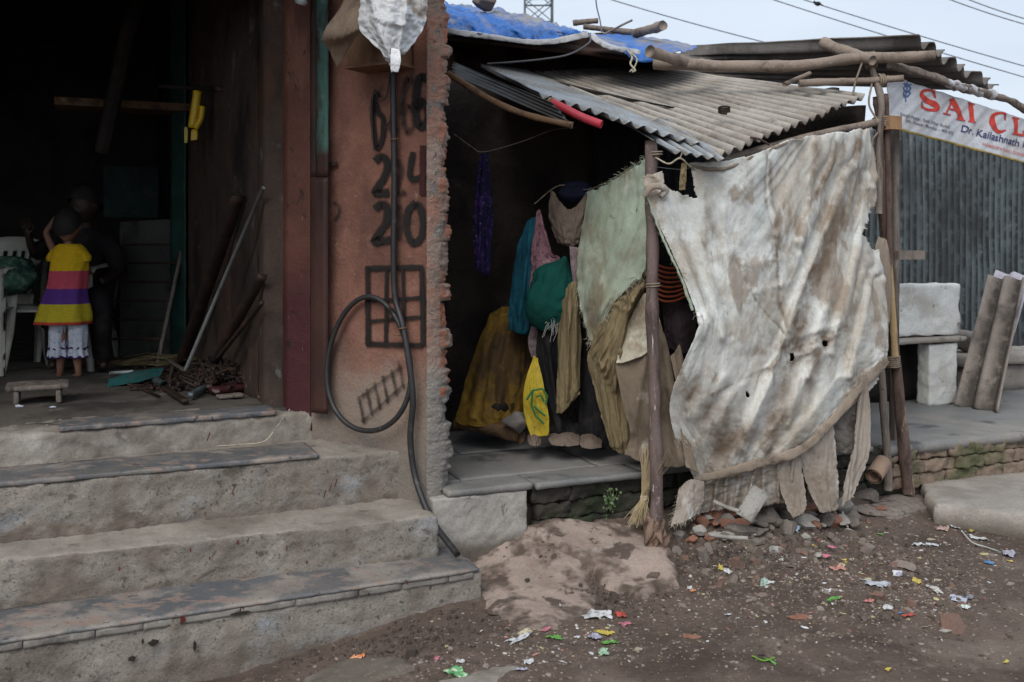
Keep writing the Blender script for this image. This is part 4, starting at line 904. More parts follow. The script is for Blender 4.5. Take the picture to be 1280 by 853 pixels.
# ---- greenish sheet left of the post
gw = thing('green_sheet', 'pale green torn sheet tied to the left of the purple-brown post', 'sheet', tuple(P(770,250,5.0)))
gr = [[(734,240,5.30),(760,228,5.15),(785,212,4.95),(809,197,4.78)],
      [(728,280,5.28),(755,262,5.12),(783,245,4.95),(811,232,4.80)],
      [(722,318,5.24),(750,310,5.10),(780,295,4.94),(808,285,4.82)],
      [(722,358,5.20),(748,350,5.06),(775,345,4.96),(806,335,4.84)],
      [(728,392,5.16),(746,385,5.06),(758,378,5.00),(792,352,4.90)],
      [(738,428,5.10),(746,424,5.06),(752,412,5.02),(764,372,4.98)]]
gc, pg, _ = sheet('sheet', gr, m_greent, (100,120), (.03,.03), near((809,197,8),(811,240,4),(734,240,5),(722,318,3),(792,352,5),(742,426,5)), ragged=2.6, parent=gw, seed=14, steps=50, kick=.014, nf=(8,8), bl=7,
      folds=[((806,205),(728,330),6,.02),((808,225),(735,380),6,.02),((808,250),(745,400),5,.02),((806,300),(750,390),5,.015)], dirt_shade=[((735,270),(730,340),14,.5),((740,380),(740,425),9,.9),((800,300),(770,340),10,.4)])
fringe('frayed_threads', pg, [(119, i) for i in range(100)]+[(j, 99) for j in range(70, 119)]+[(j, 0) for j in range(60, 119)], gc, m_thread, 220, .04, .0008, 7, .6, (-.1,-.6,0))
fringe('frayed_threads', pg, [(0, i) for i in range(100)], gc, m_greent, 90, .03, .0008, 8, -.1, (-.3,-.3,.3))

# ---- khaki drape
kh = [[(757,350,5.08),(775,347,5.0),(790,345,4.95),(808,344,4.90)],
      [(750,385,5.06),(770,388,4.96),(792,380,4.92),(806,370,4.88)],
      [(742,418,5.04),(762,425,4.94),(784,412,4.91),(800,395,4.88)],
      [(734,448,5.02),(752,455,4.95),(772,445,4.92),(784,428,4.90)],
      [(742,480,5.02),(752,482,4.98),(766,478,4.96),(778,470,4.94)],
      [(752,520,5.02),(760,522,5.0),(772,522,4.98),(786,520,4.96)],
      [(762,555,5.02),(768,562,5.01),(776,566,5.0),(790,562,4.98)]]
sheet('draped_cloth', kh, m_khaki, (90,150), (.05,.02), near((757,350,5),(808,344,6),(790,345,3),(734,448,5),(768,562,4)), post=1, crease=.006, ragged=1.2, seed=16, steps=45, kick=.012, nf=(4,9), bl=7, shape=.3,
      folds=[((758+0,352+8*k),(806-2*k,350+14*k),2.6,.020) for k in range(1,4)]+[((806-k*3,352+k*4),(738+k*5,432+k*9),3.2,.028) for k in range(7)]+[((750,455),(764,550),4,.02),((765,450),(776,555),4,.025),((778,440),(784,550),4,.02)],
      label='khaki cloth swagged beside the post in deep curved folds', cat='cloth')
# ---- brown and white sheets hanging behind the post
bs = thing('stained_sheet', 'stained brown sheet hanging behind the post down to the plinth', 'sheet', tuple(P(800,440,4.88)))
b1 = [[(766,440,4.90),(790,425,4.88),(812,405,4.86),(820,380,4.86)],[(772,470,4.89),(790,462,4.87),(812,455,4.86),(838,445,4.86)],[(780,510,4.89),(795,505,4.87),(820,500,4.86),(846,500,4.85)],[(788,540,4.90),(802,540,4.88),(825,540,4.86),(853,545,4.84)],[(780,568,4.91),(800,575,4.88),(830,582,4.86),(860,582,4.83)]]
sheet('sheet', b1, m_brownc, (90,100), (.03,.03), near((766,440,5),(820,380,8),(860,582,5),(785,566,5)), ragged=1.5, parent=bs, seed=18, steps=40, kick=.012, nf=(6,5), bl=6,
      folds=[((815,400),(790,540),6,.02),((830,420),(850,570),6,.025),((818,430),(825,575),6,.02)], cut=lambda X: ~inpoly(X, [(822,360),(826,400),(842,444),(860,444),(860,360)]))
b2 = [[(800,372,4.86),(808,366,4.85),(813,362,4.85)],[(786,400,4.87),(798,398,4.85),(812,395,4.84)],[(776,425,4.88),(792,422,4.85),(812,420,4.84)],[(770,455,4.88),(790,448,4.84),(812,440,4.83)]]
sheet('pale_overlap', b2, m_cream, (50,60), (.05,.05), near((808,366,6),(770,455,4),(812,440,5)), ragged=1.5, parent=bs, seed=19, steps=35, kick=.012, bl=4)
b3 = [[(838,446,4.82),(850,430,4.84)],[(846,480,4.80),(858,470,4.84)],[(850,530,4.80),(862,540,4.82)],[(858,582,4.80),(872,590,4.82)]]
sheet('side_panel', b3, m_brownc, (20,60), (.05,.03), near((838,446,5),(850,430,4)), ragged=2, parent=bs, seed=20, steps=25, bl=4)
0 and fringe('frayed_threads', to3(lerp_grid(b1, 90, 100)), [(j, 89) for j in range(30, 99)], bs, m_threadd, 70, .02, .0007, 9, .2, (.5,-.5,0))

# ---- clothes and cloths hung inside the stall
def hang(name, rows, m, label, cat='cloth', res=(46,70), slack=(.08,.02), seed=1, pins=top, **k):
    k.setdefault('kick', .018); k.setdefault('crease', .007); k.setdefault('nf', (7,3)); k.setdefault('steps', 32); k.setdefault('bl', 5)
    return sheet(name, rows, m, res, slack, pins, ragged=k.pop('ragged', 1.0), seed=seed, label=label, cat=cat, **k)
hang('scarf', [[(601,192,5.55),(610,191,5.55)],[(596,220,5.53),(613,220,5.55)],[(593,260,5.52),(616,262,5.55)],[(592,300,5.52),(615,302,5.55)],[(594,335,5.52),(612,345,5.55)]], m_indigo, 'dark indigo printed scarf hanging alone from the string', 'scarf', res=(30,80), seed=21, folds=[((604,195),(598,335),3,.03),((607,195),(609,340),3,.03)])
hang('shirt', [[(660,276,5.50),(668,272,5.50),(676,278,5.5)],[(646,310,5.50),(660,308,5.46),(676,310,5.5)],[(640,350,5.50),(656,350,5.45),(674,350,5.5)],[(636,385,5.50),(654,385,5.46),(672,390,5.5)],[(636,410,5.50),(650,416,5.46),(662,417,5.5)]], m_teal, 'teal garment hanging left of the pink print cloth', 'garment', seed=22, folds=[((664,278),(648,412),3.5,.03),((668,278),(660,412),3,.025)])
hang('printed_cloth', [[(671,264,5.42),(675,262,5.42)],[(668,285,5.42),(683,290,5.42)],[(664,315,5.42),(690,316,5.42)],[(664,340,5.42),(700,322,5.42)],[(660,372,5.42),(680,352,5.42)],[(659,395,5.42),(670,385,5.42)]], m_pink, 'faded pink printed cloth hanging between the teal and green ones', 'cloth', seed=23, folds=[((673,270),(664,370),3,.02),((674,272),(692,316),3,.02)])
hang('ragged_cloth', [[(664,408,5.40),(672,408,5.40)],[(660,425,5.40),(672,425,5.40)],[(664,445,5.40),(670,448,5.40)]], m_pinkp, 'short mauve rag under the pink print cloth above the yellow sack', 'rag', res=(16,30), seed=24)
# green bundle: a full knotted cloth bag
def lump(cx, cy, Y, rx, ry, rz, m, name, label, cat, seed, nrm=3.2, pleat=.06, pn=13, tilt=0, top_tie=0, parent=None, sub=5):
    bm = bmesh.new(); bmesh.ops.create_uvsphere(bm, u_segments=72, v_segments=48, radius=1); c = P(cx, cy, Y); v = []
    for q in bm.verts:
        p = q.co.copy(); th = math.atan2(p.y, p.x); lat = p.z
        k = 1+pleat*math.sin(pn*th+2.5*noise.noise(Vector((p.z*2, seed, 0)))*2)*(1-.5*abs(lat))+.30*noise.noise(p*1.4+Vector((seed,0,0)))+.09*(.4-abs(noise.noise(p*3.5+Vector((seed,0,0)))))*2+.05*(.4-abs(noise.noise(p*8+Vector((seed,3,0)))))*2
        if top_tie: k *= 1-top_tie*sst(.35, 1, lat)
        p = Vector((p.x*rx*k, p.y*ry*k, p.z*rz*(1+.08*noise.noise(p*1.3+Vector((0,seed,0)))))); a = tilt
        p = Vector((p.x*math.cos(a)+p.z*math.sin(a), p.y, -p.x*math.sin(a)+p.z*math.cos(a))); v.append(c+p)
    f = [tuple(x.index for x in fc.verts) for fc in bm.faces]; bm.free()
    o = obj(name, v, f, m, parent, True, None if parent else c-Vector((0,0,rz)))
    if label: tag(o, label, cat)
    return o
lump(690, 366, 5.30, .125, .08, .21, m_bottle, 'cloth_bundle', 'bottle green bulging cloth bundle hanging among the clothes', 'bundle', 3, top_tie=.65, tilt=.35, pleat=.05, pn=9)
hang('towel', [[(688,236,5.36),(712,262,5.30),(735,240,5.34)],[(686,262,5.34),(712,285,5.26),(736,262,5.32)],[(690,285,5.34),(712,300,5.26),(733,285,5.32)],[(697,302,5.34),(712,306,5.28),(729,302,5.32)]], m_taupe, 'taupe towel slung in a loop over the line beside the green sheet', 'towel', slack=(.05,.05), seed=25, res=(60,50),
     folds=[((690,240),(702,304),2.5,.02),((696,250),(708,306),2.5,.02),((733,244),(722,304),2.5,.02),((728,250),(716,306),2.5,.02)])
lump(721, 240, 5.40, .085, .05, .062, m_navy, 'cap', 'navy blue cloth cap-like bundle above the taupe towel', 'bundle', 5, pleat=.03)
hang('rag', [[(712,308,5.24),(724,310,5.24)],[(714,335,5.24),(728,335,5.24)],[(718,360,5.24),(730,362,5.24)],[(722,388,5.24),(732,385,5.24)]], m_pinkp, 'narrow mauve rag between the green bundle and green sheet', 'rag', res=(20,50), seed=26)
hang('trousers', [[(702,362,5.26),(716,352,5.22),(726,360,5.24)],[(698,400,5.26),(712,398,5.2),(726,400,5.24)],[(697,450,5.26),(711,450,5.22),(726,450,5.24)],[(695,490,5.26),(709,488,5.22),(725,486,5.24)],[(695,515,5.26),(704,514,5.22),(724,492,5.24)]], m_khaki, 'khaki trousers hanging straight below the green bundle', 'trousers', seed=27, folds=[((712,360),(708,510),3,.03),((704,365),(700,510),3,.02),((722,365),(719,490),3,.02)])
hang('black_cloth', [[(672,412,5.36),(690,404,5.34),(704,400,5.36)],[(670,440,5.36),(686,440,5.32),(702,440,5.36)],[(674,490,5.34),(690,490,5.3),(704,490,5.34)],[(684,530,5.32),(700,532,5.28),(716,530,5.32)],[(690,552,5.3),(708,556,5.26),(728,552,5.3)]], m_blackc, 'long black cloth hanging to the floor behind the yellow sack', 'cloth', seed=28, folds=[((684,420),(700,540),4,.03)])
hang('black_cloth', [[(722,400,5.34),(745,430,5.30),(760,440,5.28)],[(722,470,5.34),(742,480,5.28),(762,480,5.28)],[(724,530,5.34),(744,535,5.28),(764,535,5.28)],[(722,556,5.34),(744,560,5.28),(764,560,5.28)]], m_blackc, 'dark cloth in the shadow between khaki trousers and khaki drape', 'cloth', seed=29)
kn = thing('tassel_knot', 'knot of frayed white threads below the green bundle', 'tassel', tuple(P(690,395,5.26)))
mb = MB(); rn = random.Random(5)
for k in range(24):
    a = P(692+rn.gauss(0,3), 394+rn.gauss(0,3), 5.25); b = a+Vector((rn.gauss(-.01,.02), rn.gauss(0,.01), -rn.uniform(.04,.12))); mb.add(tube([a, (a+b)/2+Vector((rn.gauss(0,.01),0,0)), b], .0012, 3))
mb.build('threads', m_threadw, kn)
# yellow printed sack, ochre sheet, floor things
ys = thing('yellow_sack', 'torn yellow plastic sack with green print hanging to the floor', 'sack', tuple(P(670,545,5.25)))
sheet('sack_cloth', [[(667,445,5.28),(672,448,5.28)],[(658,470,5.26),(678,472,5.24)],[(654,495,5.26),(682,498,5.22)],[(656,520,5.26),(686,522,5.22)],[(664,545,5.24),(686,543,5.24)]], m_yel, (44,70), (.05,.03), top, ragged=1.6, parent=ys, seed=30, steps=30, kick=.01, nf=(5,5), bl=5)
m_gprint = M('green_ink', (.05,.17,.05), [((.12,.20,.05), 30, .5, .7)], rough=.6, bumps=())
def yline(pts, w=.007):
    return tube([P(x, y, 5.195) for x, y in pts], w, 4)
for pts in ([(666,488),(678,486),(684,496),(682,506)],[(666,488),(664,506),(670,520),(680,530)],[(670,496),(676,494),(680,502)],[(668,508),(674,514),(682,520)],[(666,488),(658,500)]):
    o = obj('printed_mark', *yline(pts, .006), m_gprint, ys)
hang('ochre_sheet', [[(612,392,5.80),(630,382,5.75),(648,388,5.7),(662,400,5.7)],[(596,430,5.70),(620,425,5.62),(645,428,5.62),(664,440,5.66)],[(582,475,5.62),(610,475,5.5),(640,478,5.5),(664,480,5.6)],[(572,510,5.55),(605,515,5.42),(635,512,5.45),(655,515,5.55)],[(568,528,5.5),(600,532,5.40),(634,528,5.42),(655,525,5.5)]], m_ochre, 'dirty ochre sheet slumped against the dark inner wall', 'sheet', res=(80,80), slack=(.05,.04), seed=31, kick=.022, nf=(5,5),
     pins=near((612,392,8),(648,388,6),(568,528,6),(655,525,5)), folds=[((612,395),(590,520),6,.03),((640,392),(620,525),6,.03),((625,390),(606,520),5,.02)])
o = obj('log', *branch([P(572,528,5.55), P(610,536,5.42), P(652,546,5.3)], .035, 8, 12, .01), m_beam, None, True); tag(o, 'dark log lying under the ochre sheet on the stall floor', 'log')
for (px, py, Y, s, lab, sd, m) in [(645,528,5.28,.075,'grey block of stone on the stall floor beside the yellow sack',4,m_asbd),(622,511,5.45,.06,'dark round pot lying on the ochre sheet',6,m_sootgloom)]:
    o = obj('stone' if s > .07 else 'pot', *stone(P(px,py,Y), s, sd, 3, (1.1,1,.75)), m, None, True); tag(o, lab, 'stone' if s > .07 else 'pot')
for i, (x, y, w_, lab) in enumerate([(705,549,.16,'grey crumpled rag at the foot of the black cloth'),(738,552,.12,'pale torn rag on the floor under the dark cloth'),(668,549,.07,'small whitish rag in front of the yellow sack')]):
    Y = 5.22; hw = w_/2/Y*F
    sheet('floor_rag', [[(x-hw,y-6,Y+.10),(x,y-12,Y+.12),(x+hw,y-6,Y+.10)],[(x-hw,y+1,Y),(x,y-3,Y-.02),(x+hw,y+2,Y)],[(x-hw*.8,y+7,Y-.05),(x,y+9,Y-.08),(x+hw,y+8,Y-.04)]], m_taupe, (46,36), (.10,.10), near((x,y,2)), ragged=2, seed=33+i, steps=24, kick=.015, nf=(7,7), bl=4, g=0, label=lab, cat='rag')
# orange hoses and dark bundle in the gap right of the post
hs = thing('hose_coil', 'drooping coil of dull orange hose hung inside the stall right of the post', 'hose', tuple(P(838,330,4.98)))
m_or = M('dull_orange_rubber', (.30,.065,.025), [((.15,.035,.02), 12, .5, .7)], rough=.5, bumps=(), spec=.5)
for k in range(8):
    y0 = 322+k*5.2; obj('hose', *tube(spline([P(806,y0-10,4.98), P(822,y0+9+k*.8,4.93), P(842,y0+14+k*.6,4.95), P(866,y0+9-k*.3,5.0), P(880,y0-2,5.05)], 8), .0062, 6), m_or, hs, True)
sheet('dark_bundle', [[(828,380,5.1),(848,376,5.05),(872,384,5.1)],[(830,405,5.05),(850,402,4.98),(870,405,5.05)],[(834,432,5.05),(852,440,5.0),(868,436,5.05)]], cloth_m('dark_mauve_cloth', (.05,.034,.04), [((.09,.075,.085), 9, .55, .7)]), (50,50), (.12,.1), near((828,380,4),(872,384,4)), ragged=1, seed=36, steps=30, kick=.03, nf=(5,5), bl=5, label='dark mauve bundle of cloth below the orange hoses', cat='bundle')
sheet('black_cloth', [[(822,250,5.25),(900,250,5.4)],[(822,400,5.2),(900,400,5.35)],[(822,590,5.15),(900,590,5.3)]], m_blackc, (30,50), (.06,.02), top, seed=37, steps=20, nf=(7,2), label='black backing sheet standing in for the dark interior behind the hoses', cat='cloth')  # black sheet added to stand in for the stall's dark interior
# strings
def string(pts, r, m, name, label, cat='string'):
    o = obj(name, *tube(spline(pts, 8), r, 5), m, None, True, pts[0]); tag(o, label, cat); return o
string([P(568,168,5.4), P(590,184,5.5), P(605,190,5.55), P(650,178,5.6), P(690,163,5.6), P(720,160,5.4)], .0022, m_rope, 'clothes_line', 'thin sagging line the indigo scarf hangs from')
string([P(668,255,5.44), P(700,232,5.4), P(740,236,5.3), P(812,196,4.78)], .003, m_rope, 'clothes_line', 'line carrying the taupe towel and green sheet')
string([P(819,197,4.71), P(836,205,4.68), P(850,198,4.66), P(862,208,4.70), P(870,212,4.72)], .0045, m_ropep, 'rope', 'short twisted rope from the post to the tarpaulin corner', 'rope')
string([P(850,198,4.66), P(853,188,4.64), P(846,184,4.64)], .004, m_ropep, 'rope', 'little rope tail sticking up beside the roof edge', 'rope')
string([P(820,209,4.71), P(850,212,4.7), P(866,209,4.7)], .0015, m_wiregrey, 'wire', 'fine wire stretched under the twisted rope', 'wire')
hang('strip', [[(852,204,4.68),(858,204,4.68)],[(850,220,4.68),(858,220,4.68)],[(849,236,4.68),(856,236,4.68)]], m_khaki, 'small khaki strip of cloth dangling beside the tarpaulin corner', 'strip', res=(10,24), seed=39, slack=(.1,.02))

# ---- blue tarpaulin
bt = thing('blue_tarpaulin', 'bright blue tarpaulin with grey hem spread over the rear roof', 'tarpaulin', tuple(P(700,50,6.4)))
br = [[(556,2,7.6),(590,6,7.6),(625,12,7.5),(655,18,7.5),(690,28,7.4),(716,36,7.4)],
      [(556,10,7.0),(590,14,7.0),(625,16,6.9),(655,22,6.9),(690,31,6.8),(722,38,6.7)],
      [(556,22,6.6),(590,27,6.5),(625,30,6.45),(655,32,6.4),(690,36,6.35),(728,40,6.3)],
      [(556,36,6.35),(590,41,6.30),(625,46,6.28),(655,50,6.26),(690,50,6.22),(735,42,6.2)]]
m_hemg = M('grey_hem', (.42,.43,.45), [((.22,.21,.20), 10, .5, .7)], rough=.6, bumps=((30,.3),))
o, p_, X_ = sheet('sheet', br, m_blue, (150,70), (.05,.05), near((560,36,9),(625,46,4),(690,50,4),(735,42,6)), ragged=.6, parent=bt, seed=41, steps=45, kick=.03, nf=(8,5), bl=5, shape=.3, crease=.02, cf=(8,3), dirt_shade=[((600,10),(670,30),4,.9),((640,14),(720,34),3.5,.9),((660,20),(705,44),3,.6),((690,26),(735,40),3,.8),((590,10),(620,40),3,.5)],
      folds=[((600,8),(660,46),4,.05),((640,12),(720,44),4,.05),((575,4),(600,40),5,.05),((670,22),(735,42),3,.04)])
flatband('hem', spline([P(556,38,6.32), P(590,43,6.27), P(625,48,6.25), P(655,52,6.23), P(690,52,6.19), P(735,43,6.17)], 12), .018, .004, m_hemg, bt, 2)
b2 = [[(733,42,6.5),(770,42,6.9),(810,45,6.9),(845,50,6.9),(872,58,6.8)],[(740,45,6.25),(775,50,6.4),(815,54,6.4),(848,56,6.4),(870,60,6.5)],[(750,54,6.1),(778,62,6.1),(806,63,6.1),(835,62,6.15),(862,62,6.3)],[(764,58,6.05),(784,68,6.0),(800,76,6.0),(822,72,6.0),(846,64,6.1)]]
sheet('sheet', b2, m_blue, (100,60), (.07,.07), near((735,43,5),(782,66,4),(846,64,5),(872,60,5)), ragged=.6, parent=bt, seed=43, steps=40, kick=.03, nf=(6,6), bl=5, dirt_shade=[((800,48),(860,56),7,1.),((745,46),(780,56),3,.7)])
flatband('hem', spline([P(738,43,6.15), P(752,54,6.05), P(770,61,6.0), P(785,63,6.0), P(800,66,5.98)], 10), .016, .005, m_hemg, bt, 3)
flatband('hem', spline([P(784,62,5.98), P(790,72,5.95), P(805,76,5.93), P(822,73,5.95), P(832,66,6.0)], 10), .012, .006, m_blue, bt, 4)
obj('tie', *tube(spline([P(784,62,5.95), P(790,72,5.92), P(788,80,5.9), P(794,88,5.88), P(790,90,5.88)], 6), .006, 5), m_ropep, bt); obj('tie', *tube(spline([P(788,66,5.95), P(796,74,5.92), P(793,84,5.9), P(787,90,5.88)], 6), .005, 5), m_ropep, bt)
string([P(738,44,6.1), P(736,54,6.05), P(712,68,6.0), P(680,74,6.0), P(640,78,6.1), P(610,80,6.3)], .006, m_wiregrey, 'cable', 'grey cable curving from the blue tarpaulin under its eave', 'cable')
for (px, py, Y, s, sq, sd, lab) in [(606,2,6.9,.085,(1.25,1,.8),3,'brown stone weighing down the blue tarpaulin')]:
    o = obj('stone', *stone(P(px,py,Y), s, sd, 4, sq), M('brown_stone', (.16,.12,.10), [((.08,.06,.05), 9, .5, .68)], bumps=((60,.6),(14,.6,(1,1,1),.02))), None, True); tag(o, lab, 'stone')
for k, (a, b, r, lab, m) in enumerate([((795,42,6.8),(828,33,6.4),.032,'thick stub of log lying on the rear roof above the blue tarpaulin',m_branchg),((730,34,7.0),(790,40,6.9),.02,'thin grey plank on the rear roof behind the blue tarpaulin',m_wood),((716,29,7.4),(748,26,7.4),.02,'flat board end on the rear roof nearest the pylon',m_wood),((755,42,6.7),(790,26,6.6),.007,'thin stick standing up over the blue tarpaulin',m_branchg)]):
    o = obj('roof_log' if k == 0 else 'roof_stick', *branch([P(*a), P((a[0]+b[0])/2, (a[1]+b[1])/2, (a[2]+b[2])/2), P(*b)], r, k+3, 12, .01), m, None, True); tag(o, lab, 'log' if k == 0 else 'stick')
string([P(744,-40,7.0), P(745,2,6.9), P(750,26,6.8), P(752,40,6.7)], .005, m_wiregrey, 'wire', 'upright wire rising from the rear roof near the pylon', 'wire')
# red tube lying on the roof
rt = thing('red_tube', 'faded red plastic tube lying on the lower roof edge', 'tube', tuple(P(725,143,4.9)))
rp = spline([P(690,128,4.97), P(706,136,4.93), P(728,147,4.89), P(752,156,4.86)], 6)
obj('tube_body', *tube(rp, .021, 16), M('faded_red_plastic', (.42,.035,.055), [((.28,.04,.05), 9, .5, .7), ((.45,.20,.18), 20, .62, .74)], rough=.5, bumps=((40,.15),)), rt, True)
obj('end_cap', *tube([rp[0]-(rp[1]-rp[0]).normalized()*.02, rp[0]], [.018, .023], 16), m_khaki, rt, True)
tag(obj('wire_scrap', *coil(P(905,141,5.15), .028, 3, .01, Vector((.1,.1,1)).normalized(), .005, 3), m_rust, None), 'small tangle of rusty wire lying on the grey roof', 'wire')
for k, (a, b) in enumerate([((938,172,4.86),(962,181,4.84)),]):
    o = obj('twig', *branch([P(*a), P((a[0]+b[0])/2, (a[1]+b[1])/2-2, 4.84), P(*b)], .006, 4, 6, .004), m_rust, None); tag(o, 'bent rusty twig hooked on the grey roof edge', 'twig')
# ================================================================ cable and meter box on the wing wall
cb = thing('hanging_cable', 'thick black cable coiled in one big loop on the terracotta wall', 'cable', tuple(onwing(500, 500, .04)))
def W_(px, py, o=.035): return onwing(px, py, o)
obj('cable_run', *tube(spline([W_(491,84), W_(492,150), W_(493,230), W_(492,320), W_(494,372), W_(503,405,.05), W_(511,450,.06), W_(516,500,.06), W_(513,550,.05), W_(520,600,.05), P(540,650,4.47), P(572,694,4.30)], 14), .0145, 12, jit=.05), m_wire, cb, True)
lp = []
for k in range(61):
    a = math.radians(-52)-math.radians(360)*k/60; x = 461+52*math.cos(a); y = 455+84*math.sin(a)
    x += 4*math.sin(2*a); lp.append(W_(x, y, .055+.02*math.sin(a)))
obj('cable_loop', *tube(lp, .0125, 12), m_wire, cb, True)
m_tie = M('brass_clip', (.30,.20,.10), rough=.5, metal=.6)
for (x, y) in ((493,176),(503,412),(497,420)): obj('cable_clip', *coil(W_(x, y, .04 if y < 200 else .055), .019, 1, .01, Vector((0,0,1)), .003), m_tie, cb)
m_boxw = M('brown_box_wood', (.16,.085,.045), [((.08,.04,.022), 5, .48, .68, (3,3,.6)), ((.22,.13,.08), 12, .6, .74)], rough=.6, bumps=((50,.3),))
bx_ = thing('meter_box', 'small brown wooden box fixed high on the terracotta wall', 'box', tuple(onwing(477, 80)))
c = onwing(480, 45, .075); obj('box_body', *block([q for q in c8(c-wd*.15-wn*.07-Vector((0,0,.14)), wd*.27, wn*.16, Vector((0,0,.5)))], (8,5,10), amp=.002, rnd=.004), m_boxw, bx_)
obj('box_base', *block([q for q in c8(c-wd*.16-wn*.07-Vector((0,0,.155)), wd*.29, wn*.17, Vector((0,0,.014)))], (8,5,1), amp=.001, rnd=.002), m_boxw, bx_)
m_plast = M('grimy_white_plastic', (.55,.56,.57), [((.28,.21,.15), 5, .52, .68), ((.12,.085,.06), 11, .60, .70), ((.25,.34,.42), 16, .66, .72), ((.66,.67,.68), 8, .6, .7, (1,1,1), .5)], rough=.45, bumps=((30,.4,(1,1,1),.006),), spec=.4)
m_plb = M('stained_brown_plastic', (.22,.16,.115), [((.12,.085,.06), 6, .5, .68), ((.32,.27,.22), 12, .6, .72)], rough=.6, bumps=((30,.4,(1,1,1),.006),))
sheet('plastic_sheet', [[(455,-34,4.36),(490,-36,4.30),(528,-32,4.36)],[(450,-2,4.32),(490,0,4.24),(533,0,4.36)],[(448,18,4.32),(490,18,4.22),(533,22,4.36)],[(452,38,4.32),(487,42,4.22),(524,42,4.34)],[(476,62,4.26),(490,64,4.24),(507,62,4.30)],[(482,76,4.28),(490,80,4.27),(498,66,4.30)]], m_plast, (90,100), (.05,.05), near((455,-34,8),(528,-32,8),(490,-36,8),(482,76,4)), crease=.011, cf=(2,2), post=2, dirt_shade=[((505,10),(530,40),6,.9),((480,20),(500,45),6,.7),((470,-10),(490,10),5,.5),((497,20),(520,0),3,.8)], seed=45, steps=45, kick=.025, nf=(6,6), bl=6, ragged=1.5, label='grimy white plastic sheet thrown over the wall box', cat='plastic sheet',
      folds=[((460,-10),(486,70),4,.03),((512,-10),(500,60),5,.03),((470,20),(505,30),4,.02)])
sheet('sacking', [[(440,-34,4.42),(462,-34,4.36),(476,-34,4.34)],[(428,2,4.42),(450,0,4.36),(472,0,4.32)],[(403,42,4.42),(430,41,4.38),(458,28,4.33)],[(412,62,4.50),(430,52,4.46),(446,44,4.40)],[(421,82,4.54),(428,74,4.52),(434,60,4.48)]], m_plb, (60,70), (.02,.02), near((440,-34,8),(470,-34,8)), seed=46, steps=30, kick=.01, bl=5, ragged=1, label='stiff brown sacking poking out left of the white plastic sheet', cat='sacking')
sheet('paper_scrap', [[(489,60,4.22),(500,62,4.22)],[(488,74,4.21),(501,74,4.21)],[(489,88,4.22),(498,88,4.22)]], M('white_paper', (.70,.71,.73), bumps=((30,.4),)), (16,24), (.1,.1), top, seed=47, steps=15, kick=.02, ragged=2, label='torn white paper scrap stuck under the plastic sheet', cat='paper')
string([P(511,-20,4.22), W_(512,30,.17), W_(516,78,.03), W_(510,110,.02), W_(496,138,.03), W_(482,160,.02)], .0035, m_wire, 'wire', 'thin dark wire dropping across the white plastic sheet', 'wire')
string([W_(488,92,.03), W_(483,120,.03), W_(474,126,.03), W_(468,112,.02), W_(465,140,.02), W_(467,188,.02)], .003, m_wire, 'wire', 'looped thin wire hanging below the wall box', 'wire')
lb = thing('glass_lamp', 'clouded glass lamp at the top of the red door pier', 'lamp', tuple(P(377,8,4.85)))
obj('globe', *stone(P(377,0,4.82), .035, 2, 3, (1,1,1), .02), M('cloudy_glass', (.45,.47,.46), rough=.25, bumps=(), spec=.6), lb, True); obj('cap', *tube([P(377,-7,4.82), P(377,-22,4.82)], .02, 12), m_rust, lb, True)

# ================================================================ clinic stall (right)
cs_t = thing('clinic_stall', 'open stall with blue-grey corrugated wall and whitewashed counter on a brick plinth', 'stall', tuple(SL+U*3.6+V*.8))
def cblock(name, u0, u1, v0, v1, z0, z1, m, res, **k):
    cs = [pl(u0,v0,z0), pl(u1,v0,z0), pl(u1,v1,z0), pl(u0,v1,z0)]; cs += [Z3(c, z1) for c in cs[:4]]
    return obj(name, *block(cs, res, **k), m, cs_t, True)
cblock('plinth', 2.66, 6.4, .06, 2.7, -.1, .335, m_mossb, (60,30,8), amp=.008, rnd=.02)
rn = random.Random(3)
for r in range(3):
    u = 2.60+rn.uniform(0, .08)
    while u < 4.6:
        w_ = rn.uniform(.20, .27); z = .335-.078*(r+1)
        cblock('plinth_brick', u, u+w_-.003, .0+rn.uniform(-.010,.012), .10, z+.001, z+.077, m_mossb, (16,4,8), amp=.014, nf=16, seed=r*5+u, rnd=.014); u += w_
cblock('floor_slab', 2.60, 6.4, -.01, 2.7, .30, .352, m_flag, (90,50,2), amp=.006, nf=7, rnd=.012, amp2=.006)
K = lambda px, py, z=.352: P(px, py, (EYE-z)*F/(py-HY))
cw = SL+U*2.6+V*2.45
corrug(Z3(cw, .36), Z3(cw+U*4.8, .36), Z3(cw, 2.55), Z3(cw+U*4.8, 2.55), 62, .016, m_galvd, 'corrugated_wall', cs_t, 30, 10, seed=4, th=.002, vs_=-1, curve=lambda p, s, t: p+V*(.02*math.sin(s*9)*math.sin(t*3)))
obj('roof_shade_block', *box(Z3(cw+U*.30-V*.06, 2.29), .62, .05, .20), m_sootgloom, cs_t)  # dark block stands in for the shade under the roof
